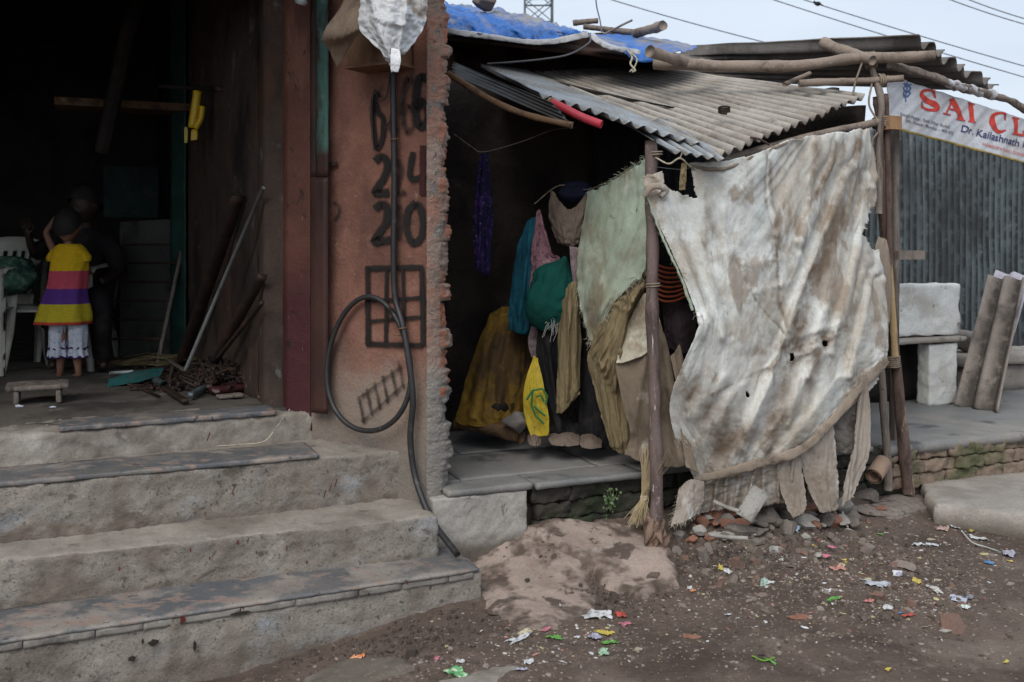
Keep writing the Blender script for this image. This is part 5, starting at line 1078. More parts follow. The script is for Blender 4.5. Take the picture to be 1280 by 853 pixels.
# left return wall, hidden mostly
swl = block(c8(Z3(SL+U*2.58+V*.4, .3), U*.06, V*2.1, Vector((0,0,2.15))), (2,20,20), amp=.008)
obj('side_wall', *swl, m_darksheet, cs_t, True)
ped = K(1162, 508); 
obj('counter_pedestal', *block(c8(Z3(ped, .35), U*.27, V*.12, Vector((0,0,.44))), (20,8,30), amp=.006, nf=14, seed=3, rnd=.012, amp2=.006), m_white_wash, cs_t, True)
sh = Z3(ped, .80)-U*.50-V*.02
obj('counter_shelf', *block(c8(sh, U*.84, V*.42, Vector((0,0,.035))), (40,14,2), amp=.003, rnd=.006), m_pad, cs_t, True)
wb = Z3(ped, .84)-U*.50+V*.06
obj('counter_wall', *block(c8(wb, U*.86, V*.22, Vector((0,0,.37))), (50,10,24), amp=.007, nf=12, seed=6, rnd=.015, amp2=.006), m_white_wash, cs_t, True)
obj('recess_shade_panel', *block(c8(Z3(ped, .35)-U*.5+V*.26-U*.1, U*.9, V*.06, Vector((0,0,.44))), (4,2,4), amp=.004), m_sootgloom, cs_t, True)  # dark panel paints the shade in the void under the shelf
obj('bench_ledge', *block(c8(Z3(ped, .56)+U*.62+V*.25, U*1.4, V*.4, Vector((0,0,.09))), (30,8,3), amp=.008, rnd=.02), m_pad, cs_t, True)
obj('bench_ledge', *block(c8(Z3(ped, .35)+U*.66+V*.30, U*1.3, V*.3, Vector((0,0,.2))), (30,8,3), amp=.008, rnd=.02), m_conc, cs_t, True)
o = obj('stone', *stone(Z3(ped, .74)+U*.86+V*.42, .15, 5, 3, (1.3,.8,.7)), m_asbd, None, True); tag(o, 'rounded grey stone on the ledge right of the leaning fibre sheets', 'stone')
# roof of the clinic stall: big wave sheets, wrapped pole beneath
corrug(P(1147,50,5.55), P(1243,112,6.35), P(852,62,7.2), P(852,97,7.1), 7, .030, m_asbd, 'roof_sheet', cs_t, 60, 14, ragged=.09, seed=6, th=.008, shape='big')
0 and corrug(P(1150,58,5.62), P(1240,116,6.4), P(1250,50,8.2), P(1420,120,8.8), 7, .028, m_asbd, 'roof_sheet', cs_t, 20, 14, seed=9, th=.008)
rp_ = spline([P(1112,80,5.60), P(1161,95,5.73), P(1191,106,5.82), P(1216,113,5.9), P(1260,125,6.02), P(1290,139,6.12), P(1420,180,6.6)], 14)
v_, f_ = tube(rp_, [.023*(1+.35*noise.noise(p*14)) for p in rp_], 14, jit=.5)
obj('wrapped_pole', v_, f_, m_wood, cs_t, True)
m_foil = M('shredded_plastic', (.50,.50,.52), [((.20,.16,.14), 14, .5, .66), ((.30,.08,.07), 30, .66, .7)], rough=.4, bumps=((60,.5),))
for k, t in enumerate((26,30,36,41,45,49)):
    p = rp_[t]; obj('pole_wrapping', *tube([p-(rp_[t+1]-p).normalized()*.04, p, p+(rp_[t+1]-p).normalized()*.04], [.023,.028+.006*(k%2),.022], 10, jit=.4, seed=k), m_foil, cs_t, True)
cs2 = block(c8(Z3(SL+U*4.35+V*.1, .34), U*.05, V*.05, Vector((0,0,2.0))), (2,2,20), amp=.002)
obj('post', *cs2, m_wood, cs_t, True)
# signboard banner
bn = thing('clinic_banner', 'white cloth banner with red clinic lettering hung over the right-hand stall', 'banner', tuple(P(1200,150,5.95)))
BA, BB, BC, BD = P(1110,94,5.66), P(1110,158,5.66), P(1290,152,6.14), P(1290,206,6.14)   # top-left, bottom-left, top-right, bottom-right
bnn = (BC-BA).cross(BB-BA).normalized(); 
if bnn.y > 0: bnn = -bnn
def bpt(s, t, off=0):          # s, t in 0..1 across / down in picture shares; s may run past 1
    p = (BA*(1-s)+BC*s)*(1-t)+(BB*(1-s)+BD*s)*t
    q = s*9+t*2.2; fade = max(0, 1-s*1.1)*.6+.4
    w_ = .007*fade*(math.sin(q*5.2-t*4)+.5*math.sin(q*11+1))*(1-.55*t)+.006*noise.noise(Vector((s*7, t*2, 4)))
    return p+bnn*(off-w_)
def bpx(px, py, off=.0035):
    s = (px-1110)/180; s2 = s
    t0 = 94+58*s; t1 = 158+48*s; return bpt(s2, (py-t0)/(t1-t0), off)
v = []; f = []; nu, nv = 200, 26; uvs = []
for j in range(nv):
    for i in range(nu):
        v.append(bpt(i/(nu-1)*1.45, j/(nv-1))); uvs.append((i/(nu-1), 1-j/(nv-1)))
f = [(j*nu+i, (j+1)*nu+i, (j+1)*nu+i+1, j*nu+i+1) for j in range(nv-1) for i in range(nu-1)]
m_ban = M('grimy_white_banner_vinyl', (.50,.515,.55), [((.34,.30,.26), 3.0, .52, .72), ((.22,.18,.15), 9, .64, .74), ((.45,.40,.36), 12, .5, .7, (1,1,1), .5)], rough=.55, bumps=((30,.2,(1,1,1),.004),))
bo = obj('banner_cloth', v, f, m_ban, bn, True, None, uvs); md = bo.modifiers.new('thickness', 'SOLIDIFY'); md.thickness = .0015; md.offset = 0
flatband('hem', [bpt(k/60*1.45, 1.0, .002) for k in range(61)], .006, .003, M('mustard_hem', (.30,.22,.06), [((.15,.11,.06), 20, .5, .7)], bumps=()), bn, 3, 8)
m_redl = M('red_lettering', (.50,.045,.03), [((.36,.06,.05), 10, .5, .7), ((.40,.25,.22), 24, .66, .74)], rough=.6, bumps=())
m_navyl = M('navy_lettering', (.04,.045,.14), [((.15,.15,.2), 20, .62, .72)], rough=.6, bumps=())
m_darkl = M('faded_grey_lettering', (.12,.12,.14), [((.3,.3,.32), 20, .58, .72)], rough=.6, bumps=())
m_pinkl = M('pink_red_lettering', (.50,.14,.14), [((.55,.35,.34), 20, .6, .72)], rough=.6, bumps=())
def bstroke(name, pts, ws, m, lift=0):
    """stroke of changing width in the banner's own surface"""
    pp = spline([Vector((a, b, w)) for (a, b), w in zip(pts, ws)], 7) if len(pts) > 2 else [Vector((pts[0][0]+(pts[1][0]-pts[0][0])*k/8, pts[0][1]+(pts[1][1]-pts[0][1])*k/8, ws[0]+(ws[1]-ws[0])*k/8)) for k in range(9)]
    v = []; f = []
    for i, p in enumerate(pp):
        t = (pp[min(i+1, len(pp)-1)]-pp[max(i-1, 0)]); t.z = 0; t.normalize(); n = Vector((-t.y, t.x, 0))
        for k in (-.5, 0, .5):
            q = p+n*(p.z*k); v.append(bpx(q.x, q.y, .0035+lift))
    for i in range(len(pp)-1):
        for k in (0, 1): f.append((3*i+k, 3*i+k+1, 3*i+3+k+1, 3*i+3+k))
    return v, f
def letter(strokes, name='red_letter', m=None):
    mb = MB()
    for k, (pts, ws) in enumerate(strokes): mb.add(bstroke(name, pts, ws, m, k*.0007))
    mb.build(name, m or m_redl, bo)
letter([([(1165,121),(1164,114),(1158,112),(1150,114),(1150,120),(1158,126),(1166,131),(1167,136),(1160,137),(1153,135),(1149,128)], [1.5,3,3,4,6,7,7,5,3.5,3,1.5]), ([(1165.5,110),(1165.5,122)], [1.4,1.4]), ([(1149.5,126),(1149.5,135)], [1.4,1.4])])
letter([([(1188,124),(1179,141)], [2,2]), ([(1186,122),(1198,149)], [6,6]), ([(1183,135),(1194,138)], [2,2]), ([(1175.5,140.5),(1184,143)], [1.8,1.8]), ([(1191,147.5),(1202,150)], [1.8,1.8])])
letter([([(1210,128),(1210.5,152)], [5.5,5.5]), ([(1205.5,127.5),(1215,129.5)], [2,2]), ([(1206,150.5),(1215,152.5)], [2,2])])
letter([([(1253,149),(1252,142),(1245,141),(1238,144),(1237,154),(1243,163),(1249,164),(1255,162)], [1.5,3,3,5,7,5,3.5,1.5]), ([(1253.5,141),(1253.5,150)], [1.6,1.6])])
letter([([(1267,147),(1267.5,168)], [5.5,5.5]), ([(1262.5,146.5),(1272,148.5)], [2,2]), ([(1262.5,166.5),(1279,169.5)], [2.4,3]), ([(1278.5,163),(1278.5,169)], [2,3])])
def btext(body, x0, y0, x1, y1, h, m, shear=0, name='letters', bold=0):
    cu = bpy.data.curves.new(name, 'FONT'); cu.body = body; cu.shear = shear; cu.size = 1; cu.offset = bold
    to = bpy.data.objects.new(name, cu); COL.objects.link(to); dg = bpy.context.evaluated_depsgraph_get(); me = bpy.data.meshes.new_from_object(to.evaluated_get(dg))
    bpy.data.objects.remove(to); xs = [v.co.x for v in me.vertices]; W = max(xs); vs = []
    for v_ in me.vertices:
        s = v_.co.x/W; px = x0+(x1-x0)*s; py = y0+(y1-y0)*s-v_.co.y*h; vs.append(bpx(px, py, .0052))
    fs = [tuple(p.vertices) for p in me.polygons]; bpy.data.meshes.remove(me); return obj(name, vs, fs, m, bo)
btext('Dr. Kailashnath F', 1196, 163.5, 1283, 186, 13.0, m_navyl, .25, 'name_line', .012)
btext('HOMEOPATHIC CONSUL', 1224, 181, 1285, 197.5, 5.6, m_pinkl, 0, 'small_line', .01)
btext('Singh Nagar, Saki Vihar Road,', 1124, 144, 1183, 160, 5.4, m_darkl, .1, 'small_line', .01)
btext('Sati, Powai, Mumbai - 400 072', 1129, 151.5, 1188, 168, 5.4, m_darkl, .1, 'small_line', .01)
# the staff-and-snake emblem
m_embl = M('blue_emblem', (.08,.14,.34), rough=.6, bumps=())
mb = MB(); mb.add(bstroke('e', [(1132,102),(1131,127)], [1.4,1.2], m_embl))
mb.add(bstroke('e', [(1128,106),(1136,109),(1135,113),(1128,115),(1129,119),(1134,121)], [1,1.6,1.6,1.6,1.4,1], m_embl, .0008)); mb.add(bstroke('e', [(1136,106),(1128,109),(1129,113),(1136,115),(1134,119),(1129,121)], [1,1.4,1.4,1.4,1.4,1], m_embl, .0016)); mb.add(bstroke('e', [(1126,104),(1131,106),(1138,105)], [1,2.4,1], m_embl, .0024))
mb.build('emblem', m_embl, bo)
# fibre sheets leaning by the counter
def lean(name, bl_, br_, tl_, tr_, m, label, n=2, amp=.032):
    o = corrug(bl_, br_, tl_, tr_, n, amp, m, name, None, 30, 16, ragged=.02, seed=3, th=.008); return tag(o, label, 'roof sheet')
b0 = K(1196, 508); b1_ = K(1251, 517)
lean('leaning_sheet', b0, b1_, P(1238,346,7.35), P(1284,350,7.2), m_asb, 'mottled grey-brown fibre sheet with two humps leaning beside the whitewashed counter')
lean('leaning_sheet', b0+V*.12+U*.12, b1_+V*.14+U*.10, P(1247,340,7.55), P(1292,346,7.4), M('pale_lilac_sheet', (.48,.46,.52), [((.3,.28,.3), 6, .5, .7)], bumps=()), 'pale lilac sheet behind the mottled fibre sheet', 2, .025)
# pad in front, boards
padp = [P(1150,606,5.80), P(1168,630,5.30), P(1285,647,5.08), P(1500,690,4.7), P(1700,640,6.0), P(1285,588,6.10)]
def prism(pts, z0, z1, m, name, parent=None, n=80):
    """irregular slab with worn edge: outline in plan, swept round"""
    out = []
    for i in range(len(pts)):
        a, b = pts[i], pts[(i+1) % len(pts)]; k = max(2, int((b-a).length/.02))
        for q in range(k):
            p = a.lerp(b, q/k); p = p+Vector((noise.noise(p*9), noise.noise(p*9+Vector((5,5,5))), 0))*.015; out.append(p)
    c = sum(out, Vector())/len(out); v = []; f = []; N_ = len(out)
    prof = [(1.0, z0), (1.0, z0+(z1-z0)*.35), (1.002, z0+(z1-z0)*.7), (.997, z1-.008), (.985, z1), (.9, z1), (.6, z1), (.3, z1), (.05, z1)]
    for (s, z) in prof:
        for p in out:
            q = c+(p-c)*s; q.z = z+.008*noise.noise(q*6)+(.0 if s < .99 else 0)
            if s > .99: q += (p-c).normalized()*.02*noise.noise(Vector((q.x*9, q.y*9, z*22)))
            v.append(q)
    for r in range(len(prof)-1):
        for i in range(N_): f.append((r*N_+i, r*N_+(i+1) % N_, (r+1)*N_+(i+1) % N_, (r+1)*N_+i))
    f.append(tuple((len(prof)-1)*N_+i for i in range(N_)))
    return obj(name, v, f, m, parent, True)
o = prism([Z3(p, 0) for p in padp], -.06, .118, m_pad, 'cement_path'); tag(o, 'raised light cement path along the right-hand plinth', 'path', kind='structure')
for k, (pts, lab, z) in enumerate([([(1062,634),(1085,641),(1120,644),(1162,634),(1174,624),(1150,614),(1110,618),(1085,630)], 'bowed grey board lying on the rubble by the tarpaulin strip', .03), ([(1085,640),(1120,648),(1166,636),(1174,628),(1150,626),(1110,628)], 'lower grey board under the bowed one at the foot of the poles', .0)]):
    q = [G(x, y, .012+z*.4) for x, y in pts]; c = sum(q, Vector())/len(q); n = len(q); v = []; f = []
    q2 = []
    for i in range(n):
        for t in range(5): q2.append(q[i].lerp(q[(i+1) % n], t/5))
    n = len(q2)
    for (s, dz) in ((1,-.012),(1,0),(.5,.012),(.02,.018)):
        for p in q2: r_ = c+(p-c)*s; v.append(r_+Vector((0,0,dz+.006*noise.noise(r_*8))))
    for r in range(3):
        for i in range(n): f.append((r*n+i, r*n+(i+1) % n, (r+1)*n+(i+1) % n, (r+1)*n+i))
    f.append(tuple(3*n+i for i in range(n))); o = obj('board', v, f, m_wood, None, True, c); tag(o, lab, 'board')
pp = [P(1092,596,5.35), P(1104,578,5.45)]
o = obj('clay_pipe', *tube([pp[0], pp[1], pp[1], pp[0]], [.045,.045,.034,.034], 18, cap=False), M('clay', (.30,.20,.14), [((.15,.10,.07), 9, .5, .7)]), None, True, pp[0]); tag(o, 'short broken clay pipe poking out under the hanging strip', 'pipe')

# ================================================================ far things
py_ = thing('pylon', 'grey steel lattice pylon far behind the blue tarpaulin', 'pylon', (P(672,300,60).x, 60, 0))
m_pyl = M('grey_green_steel', (.10,.13,.135), rough=.5, bumps=())
x0, x1 = P(656,0,60).x, P(690,0,60).x; mb = MB(); w2 = (x1-x0)/2; cx = (x0+x1)/2
legs = [(-1,-1),(1,-1),(1,1),(-1,1)]
for sx, sy in legs: obj('leg', *tube([Vector((cx+sx*w2*1.6, 60+sy*w2*1.6, 0)), Vector((cx+sx*w2, 60+sy*w2, 14)), Vector((cx+sx*w2, 60+sy*w2, 22))], .055, 4), m_pyl, py_)
zz = 1.0
br_ = MB()
while zz < 21.5:
    k = w2*(1.6-.6*min(1, zz/14)); z2 = zz+1.35
    for i in range(4):
        a, b = legs[i], legs[(i+1) % 4]
        pa = Vector((cx+a[0]*k, 60+a[1]*k, zz)); pb_ = Vector((cx+b[0]*k, 60+b[1]*k, zz)); pa2 = Vector((cx+a[0]*k, 60+a[1]*k, z2)); pb2 = Vector((cx+b[0]*k, 60+b[1]*k, z2))
        br_.add(tube([pa, pb_], .05, 4)); br_.add(tube([pa, pb2], .028, 4)); br_.add(tube([pb_, pa2], .028, 4))
    zz = z2
br_.build('bracing', m_pyl, py_)
for k, (a, b, lab) in enumerate([((740,-6),(965,57),'overhead wire dipping behind the corrugated roof'),((950,-4),(1300,104),'lowest overhead wire on the right of the sky'),((990,-3.4),(1300,90),'overhead wire carrying the small bird'),((1176,-3),(1300,37.5),'second highest overhead wire at the right'),((1200,-3),(1300,30.5),'highest overhead wire at the top right corner')]):
    dx = (b[0]-a[0])*.6; a2 = (a[0]-dx, a[1]-(b[1]-a[1])*.6); b2_ = (b[0]+dx, b[1]+(b[1]-a[1])*.6)
    p0, p1 = P(a2[0], a2[1], 25), P(b2_[0], b2_[1], 25); pts = [p0.lerp(p1, t/20)-Vector((0,0,.15*math.sin(math.pi*t/20)-.15*.96)) for t in range(21)]
    o = obj('overhead_wire', *tube(pts, .014, 5), m_wiregrey, None, True, p0); tag(o, lab, 'wire', 'overhead wires crossing the sky')
bd = P(1022,5,25); mb = MB().add(stone(bd, .07, 3, 3, (1.5,.7,.8), .1)).add(stone(bd+Vector((-.08,0,.05)), .035, 2, 2, (1,1,1), .05)).add(tube([bd+Vector((.07,0,-.01)), bd+Vector((.17,0,-.06))], [.02,.008], 5))
o = mb.build('bird', M('dark_feathers', (.02,.02,.022), bumps=()), None, True, bd); tag(o, 'small dark bird perched on an overhead wire', 'bird')
# ================================================================ people
m_skin = M('gloom_dark_skin', (.03,.016,.012), [((.02,.011,.008), 9, .5, .7)], rough=.55, bumps=((120,.1),), spec=.4)  # skin darkened so its colour holds the gloom of the room
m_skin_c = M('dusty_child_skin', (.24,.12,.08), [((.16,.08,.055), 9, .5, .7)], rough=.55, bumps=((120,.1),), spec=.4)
m_hair = M('black_hair', (.008,.006,.005), rough=.75, bumps=((160,.6,(3,3,.4),.004),), spec=.5)
def skin_body(name, joints, edges, root, m, parent, sub=2):
    me = bpy.data.meshes.new(name); ks = list(joints); base = wpos(parent)
    me.from_pydata([tuple(Vector(joints[k][0])-base) for k in ks], [(ks.index(a), ks.index(b)) for a, b in edges], [])
    me.materials.append(m); o = link(name, me, parent)
    sm = o.modifiers.new('skin', 'SKIN'); sm.use_smooth_shade = True; sm.branch_smoothing = .6
    lay = me.skin_vertices[0] if me.skin_vertices else None
    if lay is None:
        bm = bmesh.new(); bm.from_mesh(me); bm.verts.layers.skin.verify(); bm.to_mesh(me); bm.free(); lay = me.skin_vertices[0]
    for i, k in enumerate(ks):
        r = joints[k][1]; r = r if isinstance(r, tuple) else (r, r); lay.data[i].radius = r; lay.data[i].use_root = (k == root)
    s = o.modifiers.new('sub', 'SUBSURF'); s.levels = sub; s.render_levels = sub
    return o
def head_mesh(c, r, face, tilt=0):
    """egg-shaped head with brow, nose, mouth, chin and ears; face is the unit direction it looks"""
    bm = bmesh.new(); bmesh.ops.create_uvsphere(bm, u_segments=40, v_segments=30, radius=1)
    fx = Vector(face).normalized(); rx = fx.cross(Vector((0,0,1))).normalized(); up = rx.cross(fx); v = []
    for q in bm.verts:
        x, y, z = q.co        # y forward
        w_ = 1-.16*max(0, -z); w_ *= 1-.22*sst(-.2, -1, z)
        X, Y_, Z = x*.80*w_, y*.95*(1-.08*max(0, -z)), z*1.12
        if y > 0:
            Y_ += .17*math.exp(-(x/.13)**2-((z+.12)/.17)**2)*1       # nose
            Y_ -= .07*math.exp(-((abs(x)-.30)/.14)**2-((z-.08)/.11)**2)  # eye sockets
            Y_ += .05*math.exp(-(x/.22)**2-((z+.48)/.06)**2)         # lips
            Y_ += .05*math.exp(-(x/.3)**2-((z+.85)/.15)**2)          # chin
        e = math.exp(-((y+.02)/.16)**2-((z+.05)/.20)**2)*(1 if abs(x) > .8 else 0)
        X += math.copysign(.16*e, x)
        v.append(Vector(c)+(rx*X+fx*Y_+up*Z)*r)
    f = [tuple(a.index for a in fc.verts) for fc in bm.faces]; bm.free(); return v, f
def hair_mesh(c, r, face, back=1.0, length=.3):
    bm = bmesh.new(); bmesh.ops.create_uvsphere(bm, u_segments=48, v_segments=36, radius=1)
    fx = Vector(face).normalized(); rx = fx.cross(Vector((0,0,1))).normalized(); up = rx.cross(fx); v = []; keep = []
    for q in bm.verts:
        x, y, z = q.co; k = 1.08+.04*noise.noise(Vector((x*6, y*6, z*3)))
        line = .15+.45*max(0, y)-.75*max(0, -y)*length/.3*.9-.1*abs(x)
        keep.append(z > line-.05*noise.noise(Vector((x*8, y*8, 0)))); v.append(Vector(c)+(rx*x*.86*k+fx*(y*1.0*k-.02)+up*z*1.15*k)*r)
    f = [tuple(a.index for a in fc.verts) for fc in bm.faces if all(keep[a.index] for a in fc.verts)]; bm.free(); return v, f
def hand(c, d, side, s=1.0, curl=.5):
    """palm, four unequal bent fingers and a thumb as joints to add to a body skeleton"""
    d = Vector(d).normalized(); sd = Vector(side).normalized(); n = d.cross(sd).normalized(); J = {}; E = []
    for i, (off, L) in enumerate(((-.027,.060),(-.009,.070),(.009,.066),(.026,.052))):
        b = Vector(c)+sd*off*s+d*.035*s; J['f%da' % i] = (b, .0085*s); p1 = b+(d+n*curl*.4).normalized()*L*.5*s; J['f%db' % i] = (p1, .0078*s)
        p2 = p1+(d*.7+n*curl).normalized()*L*.5*s; J['f%dc' % i] = (p2, .0062*s); E += [('palm', 'f%da' % i), ('f%da' % i, 'f%db' % i), ('f%db' % i, 'f%dc' % i)]
    t1 = Vector(c)-sd*.034*s+d*.006*s; t2 = t1+(-sd*.5+d*.8+n*.3).normalized()*.032*s; t3 = t2+(d+n*.4).normalized()*.024*s
    J['t1'] = (t1, .0105*s); J['t2'] = (t2, .0095*s); J['t3'] = (t3, .0072*s); E += [('palm','t1'),('t1','t2'),('t2','t3')]
    return J, E
Yc = 6.2
def Q(px, py, dy=0): return P(px, py, Yc+dy)
kid = thing('person', 'small child in yellow, pink and purple striped dress with back turned, one arm raised', 'person', tuple(Z3(Q(86,471), .68)))
J = {'pelvis': (Q(84,392), (.072,.06)), 'waist': (Q(85,365), (.062,.05)), 'chest': (Q(86,335), (.070,.052)), 'neckb': (Q(86,314), (.04,.036)), 'neck': (Q(85,302), .026), 'skull': (Q(85,290), .03),
     'lsh': (Q(70,320,.01), .028), 'lel': (Q(57,291,.06), .021), 'lwr': (Q(70,272,.10), .015), 'palm': (Q(76,268,.12), (.016,.011)),
     'rsh': (Q(102,321,.01), .028), 'rel': (Q(111,342,.10), .021), 'rwr': (Q(108,338,.24), .015), 'rpalm': (Q(106,336,.28), (.018,.011)),
     'lh': (Q(77,402), .05), 'lk': (Q(76,434,-.01), .033), 'lc': (Q(76,446,.01), .031), 'la': (Q(75,464,.02), .020), 'lhl': (Q(75,469,.03), .021), 'lt': (Q(71,470.5,-.05), .014),
     'rh': (Q(93,402), .05), 'rk': (Q(96,434,-.01), .033), 'rc': (Q(96.5,446,.01), .031), 'ra': (Q(98,464,.02), .020), 'rhl': (Q(99,469,.03), .021), 'rt': (Q(103,470.5,-.04), .014)}
J['lt'] = (Q(72,470,.10), .014); J['rt'] = (Q(92,470.5,.09), .014)
E = [('pelvis','waist'),('waist','chest'),('chest','neckb'),('neckb','neck'),('neck','skull'),('chest','lsh'),('lsh','lel'),('lel','lwr'),('lwr','palm'),('chest','rsh'),('rsh','rel'),('rel','rwr'),('rwr','rpalm'),
     ('pelvis','lh'),('lh','lk'),('lk','lc'),('lc','la'),('la','lhl'),('lhl','lt'),('pelvis','rh'),('rh','rk'),('rk','rc'),('rc','ra'),('ra','rhl'),('rhl','rt')]
HJ, HE = hand(Q(76,268,.12), (Q(84,266,.13)-Q(74,270,.11)), (0,0,1), .62, .3)
J.update(HJ); E += HE
for k in range(4):      # the other hand, resting on the sitter's knee
    b = Q(103+k*2.0, 335, .31); J['g%d' % k] = (b, .0055); J['h%d' % k] = (b+Vector((0,.026,-.008)), .0045); E += [('rpalm','g%d' % k),('g%d' % k,'h%d' % k)]
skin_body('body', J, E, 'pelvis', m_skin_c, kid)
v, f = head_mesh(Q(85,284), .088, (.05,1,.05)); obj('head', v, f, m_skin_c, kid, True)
v, f = hair_mesh(Q(85,283), .092, (.05,1,.05), length=.36); obj('hair', v, f, m_hair, kid, True)
m_dress = M('striped_dress_cotton', (1,1,1), [], coord='uv', rough=.85, bumps=((300,.2),(20,.3)), stripes=(1, [(0,(.42,.05,.03)),(.03,(.45,.36,.02)),(.20,(.09,.03,.20)),(.315,(.48,.07,.10)),(.47,(.60,.38,.01)),(.99,(.65,.40,.01))]))
def tube_cloth(name, rings, m, parent, n=60, nv=60, pleat=.0, pn=9, seed=0, open_top=True):
    """garment from (centre, rx, ry) rings bottom to top"""
    C = np.array([[*(c), rx, ry] for c, rx, ry in rings]); m_ = len(rings)
    Cx = np.concatenate([[2*C[0]-C[1]], C, [2*C[-1]-C[-2]]]); t = np.linspace(0, m_-1, nv); i = np.minimum(t.astype(int), m_-2); f_ = (t-i)[:, None]
    a, b, c, d = Cx[i], Cx[i+1], Cx[i+2], Cx[i+3]; R_ = .5*((2*b)+(c-a)*f_+(2*a-5*b+4*c-d)*f_**2+(3*b-a-3*c+d)*f_**3)
    v = []; uvs = []
    for j in range(nv):
        for k in range(n):
            th = 2*math.pi*k/n; amp = pleat*(1-j/nv)**1.2; w_ = 1+amp*math.sin(pn*th+seed+2*noise.noise(Vector((j*.04, seed, 0))))+.07*noise.noise(Vector((math.cos(th)*2, math.sin(th)*2, j*.09+seed)))+.05*(.4-abs(noise.noise(Vector((math.cos(th)*5, math.sin(th)*5, j*.16+seed)))))
            v.append(Vector(R_[j][:3])+Vector((math.cos(th)*R_[j][3]*w_, math.sin(th)*R_[j][4]*w_, 0))); uvs.append((k/n, j/(nv-1)))
    f = [(j*n+k, j*n+(k+1)%n, (j+1)*n+(k+1)%n, (j+1)*n+k) for j in range(nv-1) for k in range(n)]
    o = obj(name, v, f, m, parent, True, None, uvs); md = o.modifiers.new('thickness', 'SOLIDIFY'); md.thickness = .004; return o
tube_cloth('dress', [(Q(78,405,-.0), .168, .12), (Q(81,385), .152, .11), (Q(84,358), .118, .095), (Q(86,335), .112, .088), (Q(87,318), .112, .078), (Q(87,309), .090, .062), (Q(87,305,.005), .062, .052)], m_dress, kid, pleat=.05, pn=7)
m_yelc = M('yellow_cotton', (.60,.38,.01), rough=.85, bumps=((300,.2),(20,.3)), grain=.08)
for s, sh in ((-1,'lsh'),(1,'rsh')):
    tube_cloth('cap_sleeve', [(Q(86+s*21,327,.0), .030, .036), (Q(86+s*19,320,.0), .040, .044), (Q(86+s*13,311,.0), .036, .045)], m_yelc, kid, 30, 14)
m_short = M('white_print_shorts', (.55,.58,.66), [((.28,.33,.46), 60, .55, .62), ((.40,.42,.48), 12, .5, .7)], bumps=((60,.3),))
m_trim = M('purple_trim', (.06,.02,.10), bumps=())
for s, cx_ in ((-1, 73), (1, 98)):
    sl_ = tube_cloth('shorts_leg', [(Q(cx_,446,.0), .060, .058), (Q(cx_,434), .053, .055), (Q(cx_,415), .056, .056), (Q(cx_+2*-s,400), .060, .06)], m_short, kid, 50, 30, pleat=.12, pn=8, seed=s)
    for yy, rr in ((446,.062),(435,.055)):
        pts = [Q(cx_-.5, yy)+Vector((math.cos(t*.2094)*rr*(1+.09*math.sin(8*t*.2094)), math.sin(t*.2094)*rr*.9, .006*math.sin(t*1.3))) for t in range(31)]
        obj('frill', *tube(pts, .007, 5), m_trim, sl_, True)
# seated adult
ad = thing('person', 'adult in black clothes sitting in the shadow facing the child', 'person', tuple(Z3(P(100,455,6.75), .68)))
Ya = 6.78
def R_(px, py, dy=0): return P(px, py, Ya+dy)
J = {'pelvis': (R_(98,378), (.13,.11)), 'waist': (R_(99,350), (.115,.09)), 'chest': (R_(103,310,-.05), (.135,.095)), 'neckb': (R_(107,285,-.08), .065), 'neck': (R_(108,274,-.1), .045), 'skull': (R_(108,262,-.11), .05),
     'lsh': (R_(72,300,-.06), .052), 'lel': (R_(42,315,-.22), .038), 'lwr': (R_(36,298,-.30), .026), 'palm': (R_(34,290,-.32), (.030,.016)),
     'rsh': (R_(136,302,-.06), .052), 'rel': (R_(150,340,-.12), .038), 'rwr': (R_(132,350,-.30), .026), 'rpalm': (R_(126,352,-.36), (.030,.016)),
     'lh': (R_(84,382,-.05), .085), 'lk': (R_(72,378,-.40), .06), 'la': (R_(68,452,-.36), .038), 'lt': (R_(66,458,-.48), .026),
     'rh': (R_(114,382,-.05), .085), 'rk': (R_(124,378,-.40), .06), 'ra': (R_(128,452,-.36), .038), 'rt': (R_(130,458,-.48), .026)}
E = [('pelvis','waist'),('waist','chest'),('chest','neckb'),('neckb','neck'),('neck','skull'),('chest','lsh'),('lsh','lel'),('lel','lwr'),('lwr','palm'),('chest','rsh'),('rsh','rel'),('rel','rwr'),('rwr','rpalm'),
     ('pelvis','lh'),('lh','lk'),('lk','la'),('la','lt'),('pelvis','rh'),('rh','rk'),('rk','ra'),('ra','rt')]
HJ, HE = hand(R_(34,290,-.32), (0,-.2,1), (-1,0,0), 1.0, .5); J.update(HJ); E += HE
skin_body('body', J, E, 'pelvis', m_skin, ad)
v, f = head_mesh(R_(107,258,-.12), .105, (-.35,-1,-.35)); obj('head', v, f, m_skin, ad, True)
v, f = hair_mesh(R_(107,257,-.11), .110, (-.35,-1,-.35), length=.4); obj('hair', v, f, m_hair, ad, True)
tube_cloth('tunic', [(R_(98,392,-.1), .22, .20), (R_(99,372,-.04), .185, .15), (R_(100,345,-.02), .155, .12), (R_(103,312,-.05), .180, .125), (R_(105,296,-.06), .17, .10), (R_(107,286,-.08), .085, .075)], m_blackc, ad, pleat=.05)
for a, b, c in ((R_(76,298,-.06), R_(58,309,-.14), R_(42,315,-.22)), (R_(132,300,-.06), R_(144,322,-.09), R_(149,340,-.12))):
    obj('sleeve', *tube(spline([a, b, c], 6), [.066]*6+[.060]*6+[.054], 16, cap=False), m_blackc, ad, True)
for a, b, c in ((R_(82,381,-.05), R_(72,378,-.41), R_(68,446,-.36)), (R_(116,381,-.05), R_(124,378,-.41), R_(128,446,-.36))):
    obj('trouser_leg', *tube(spline([a, b, c], 8), [.10-.045*k/16 for k in range(17)], 16), m_blackc, ad, True)

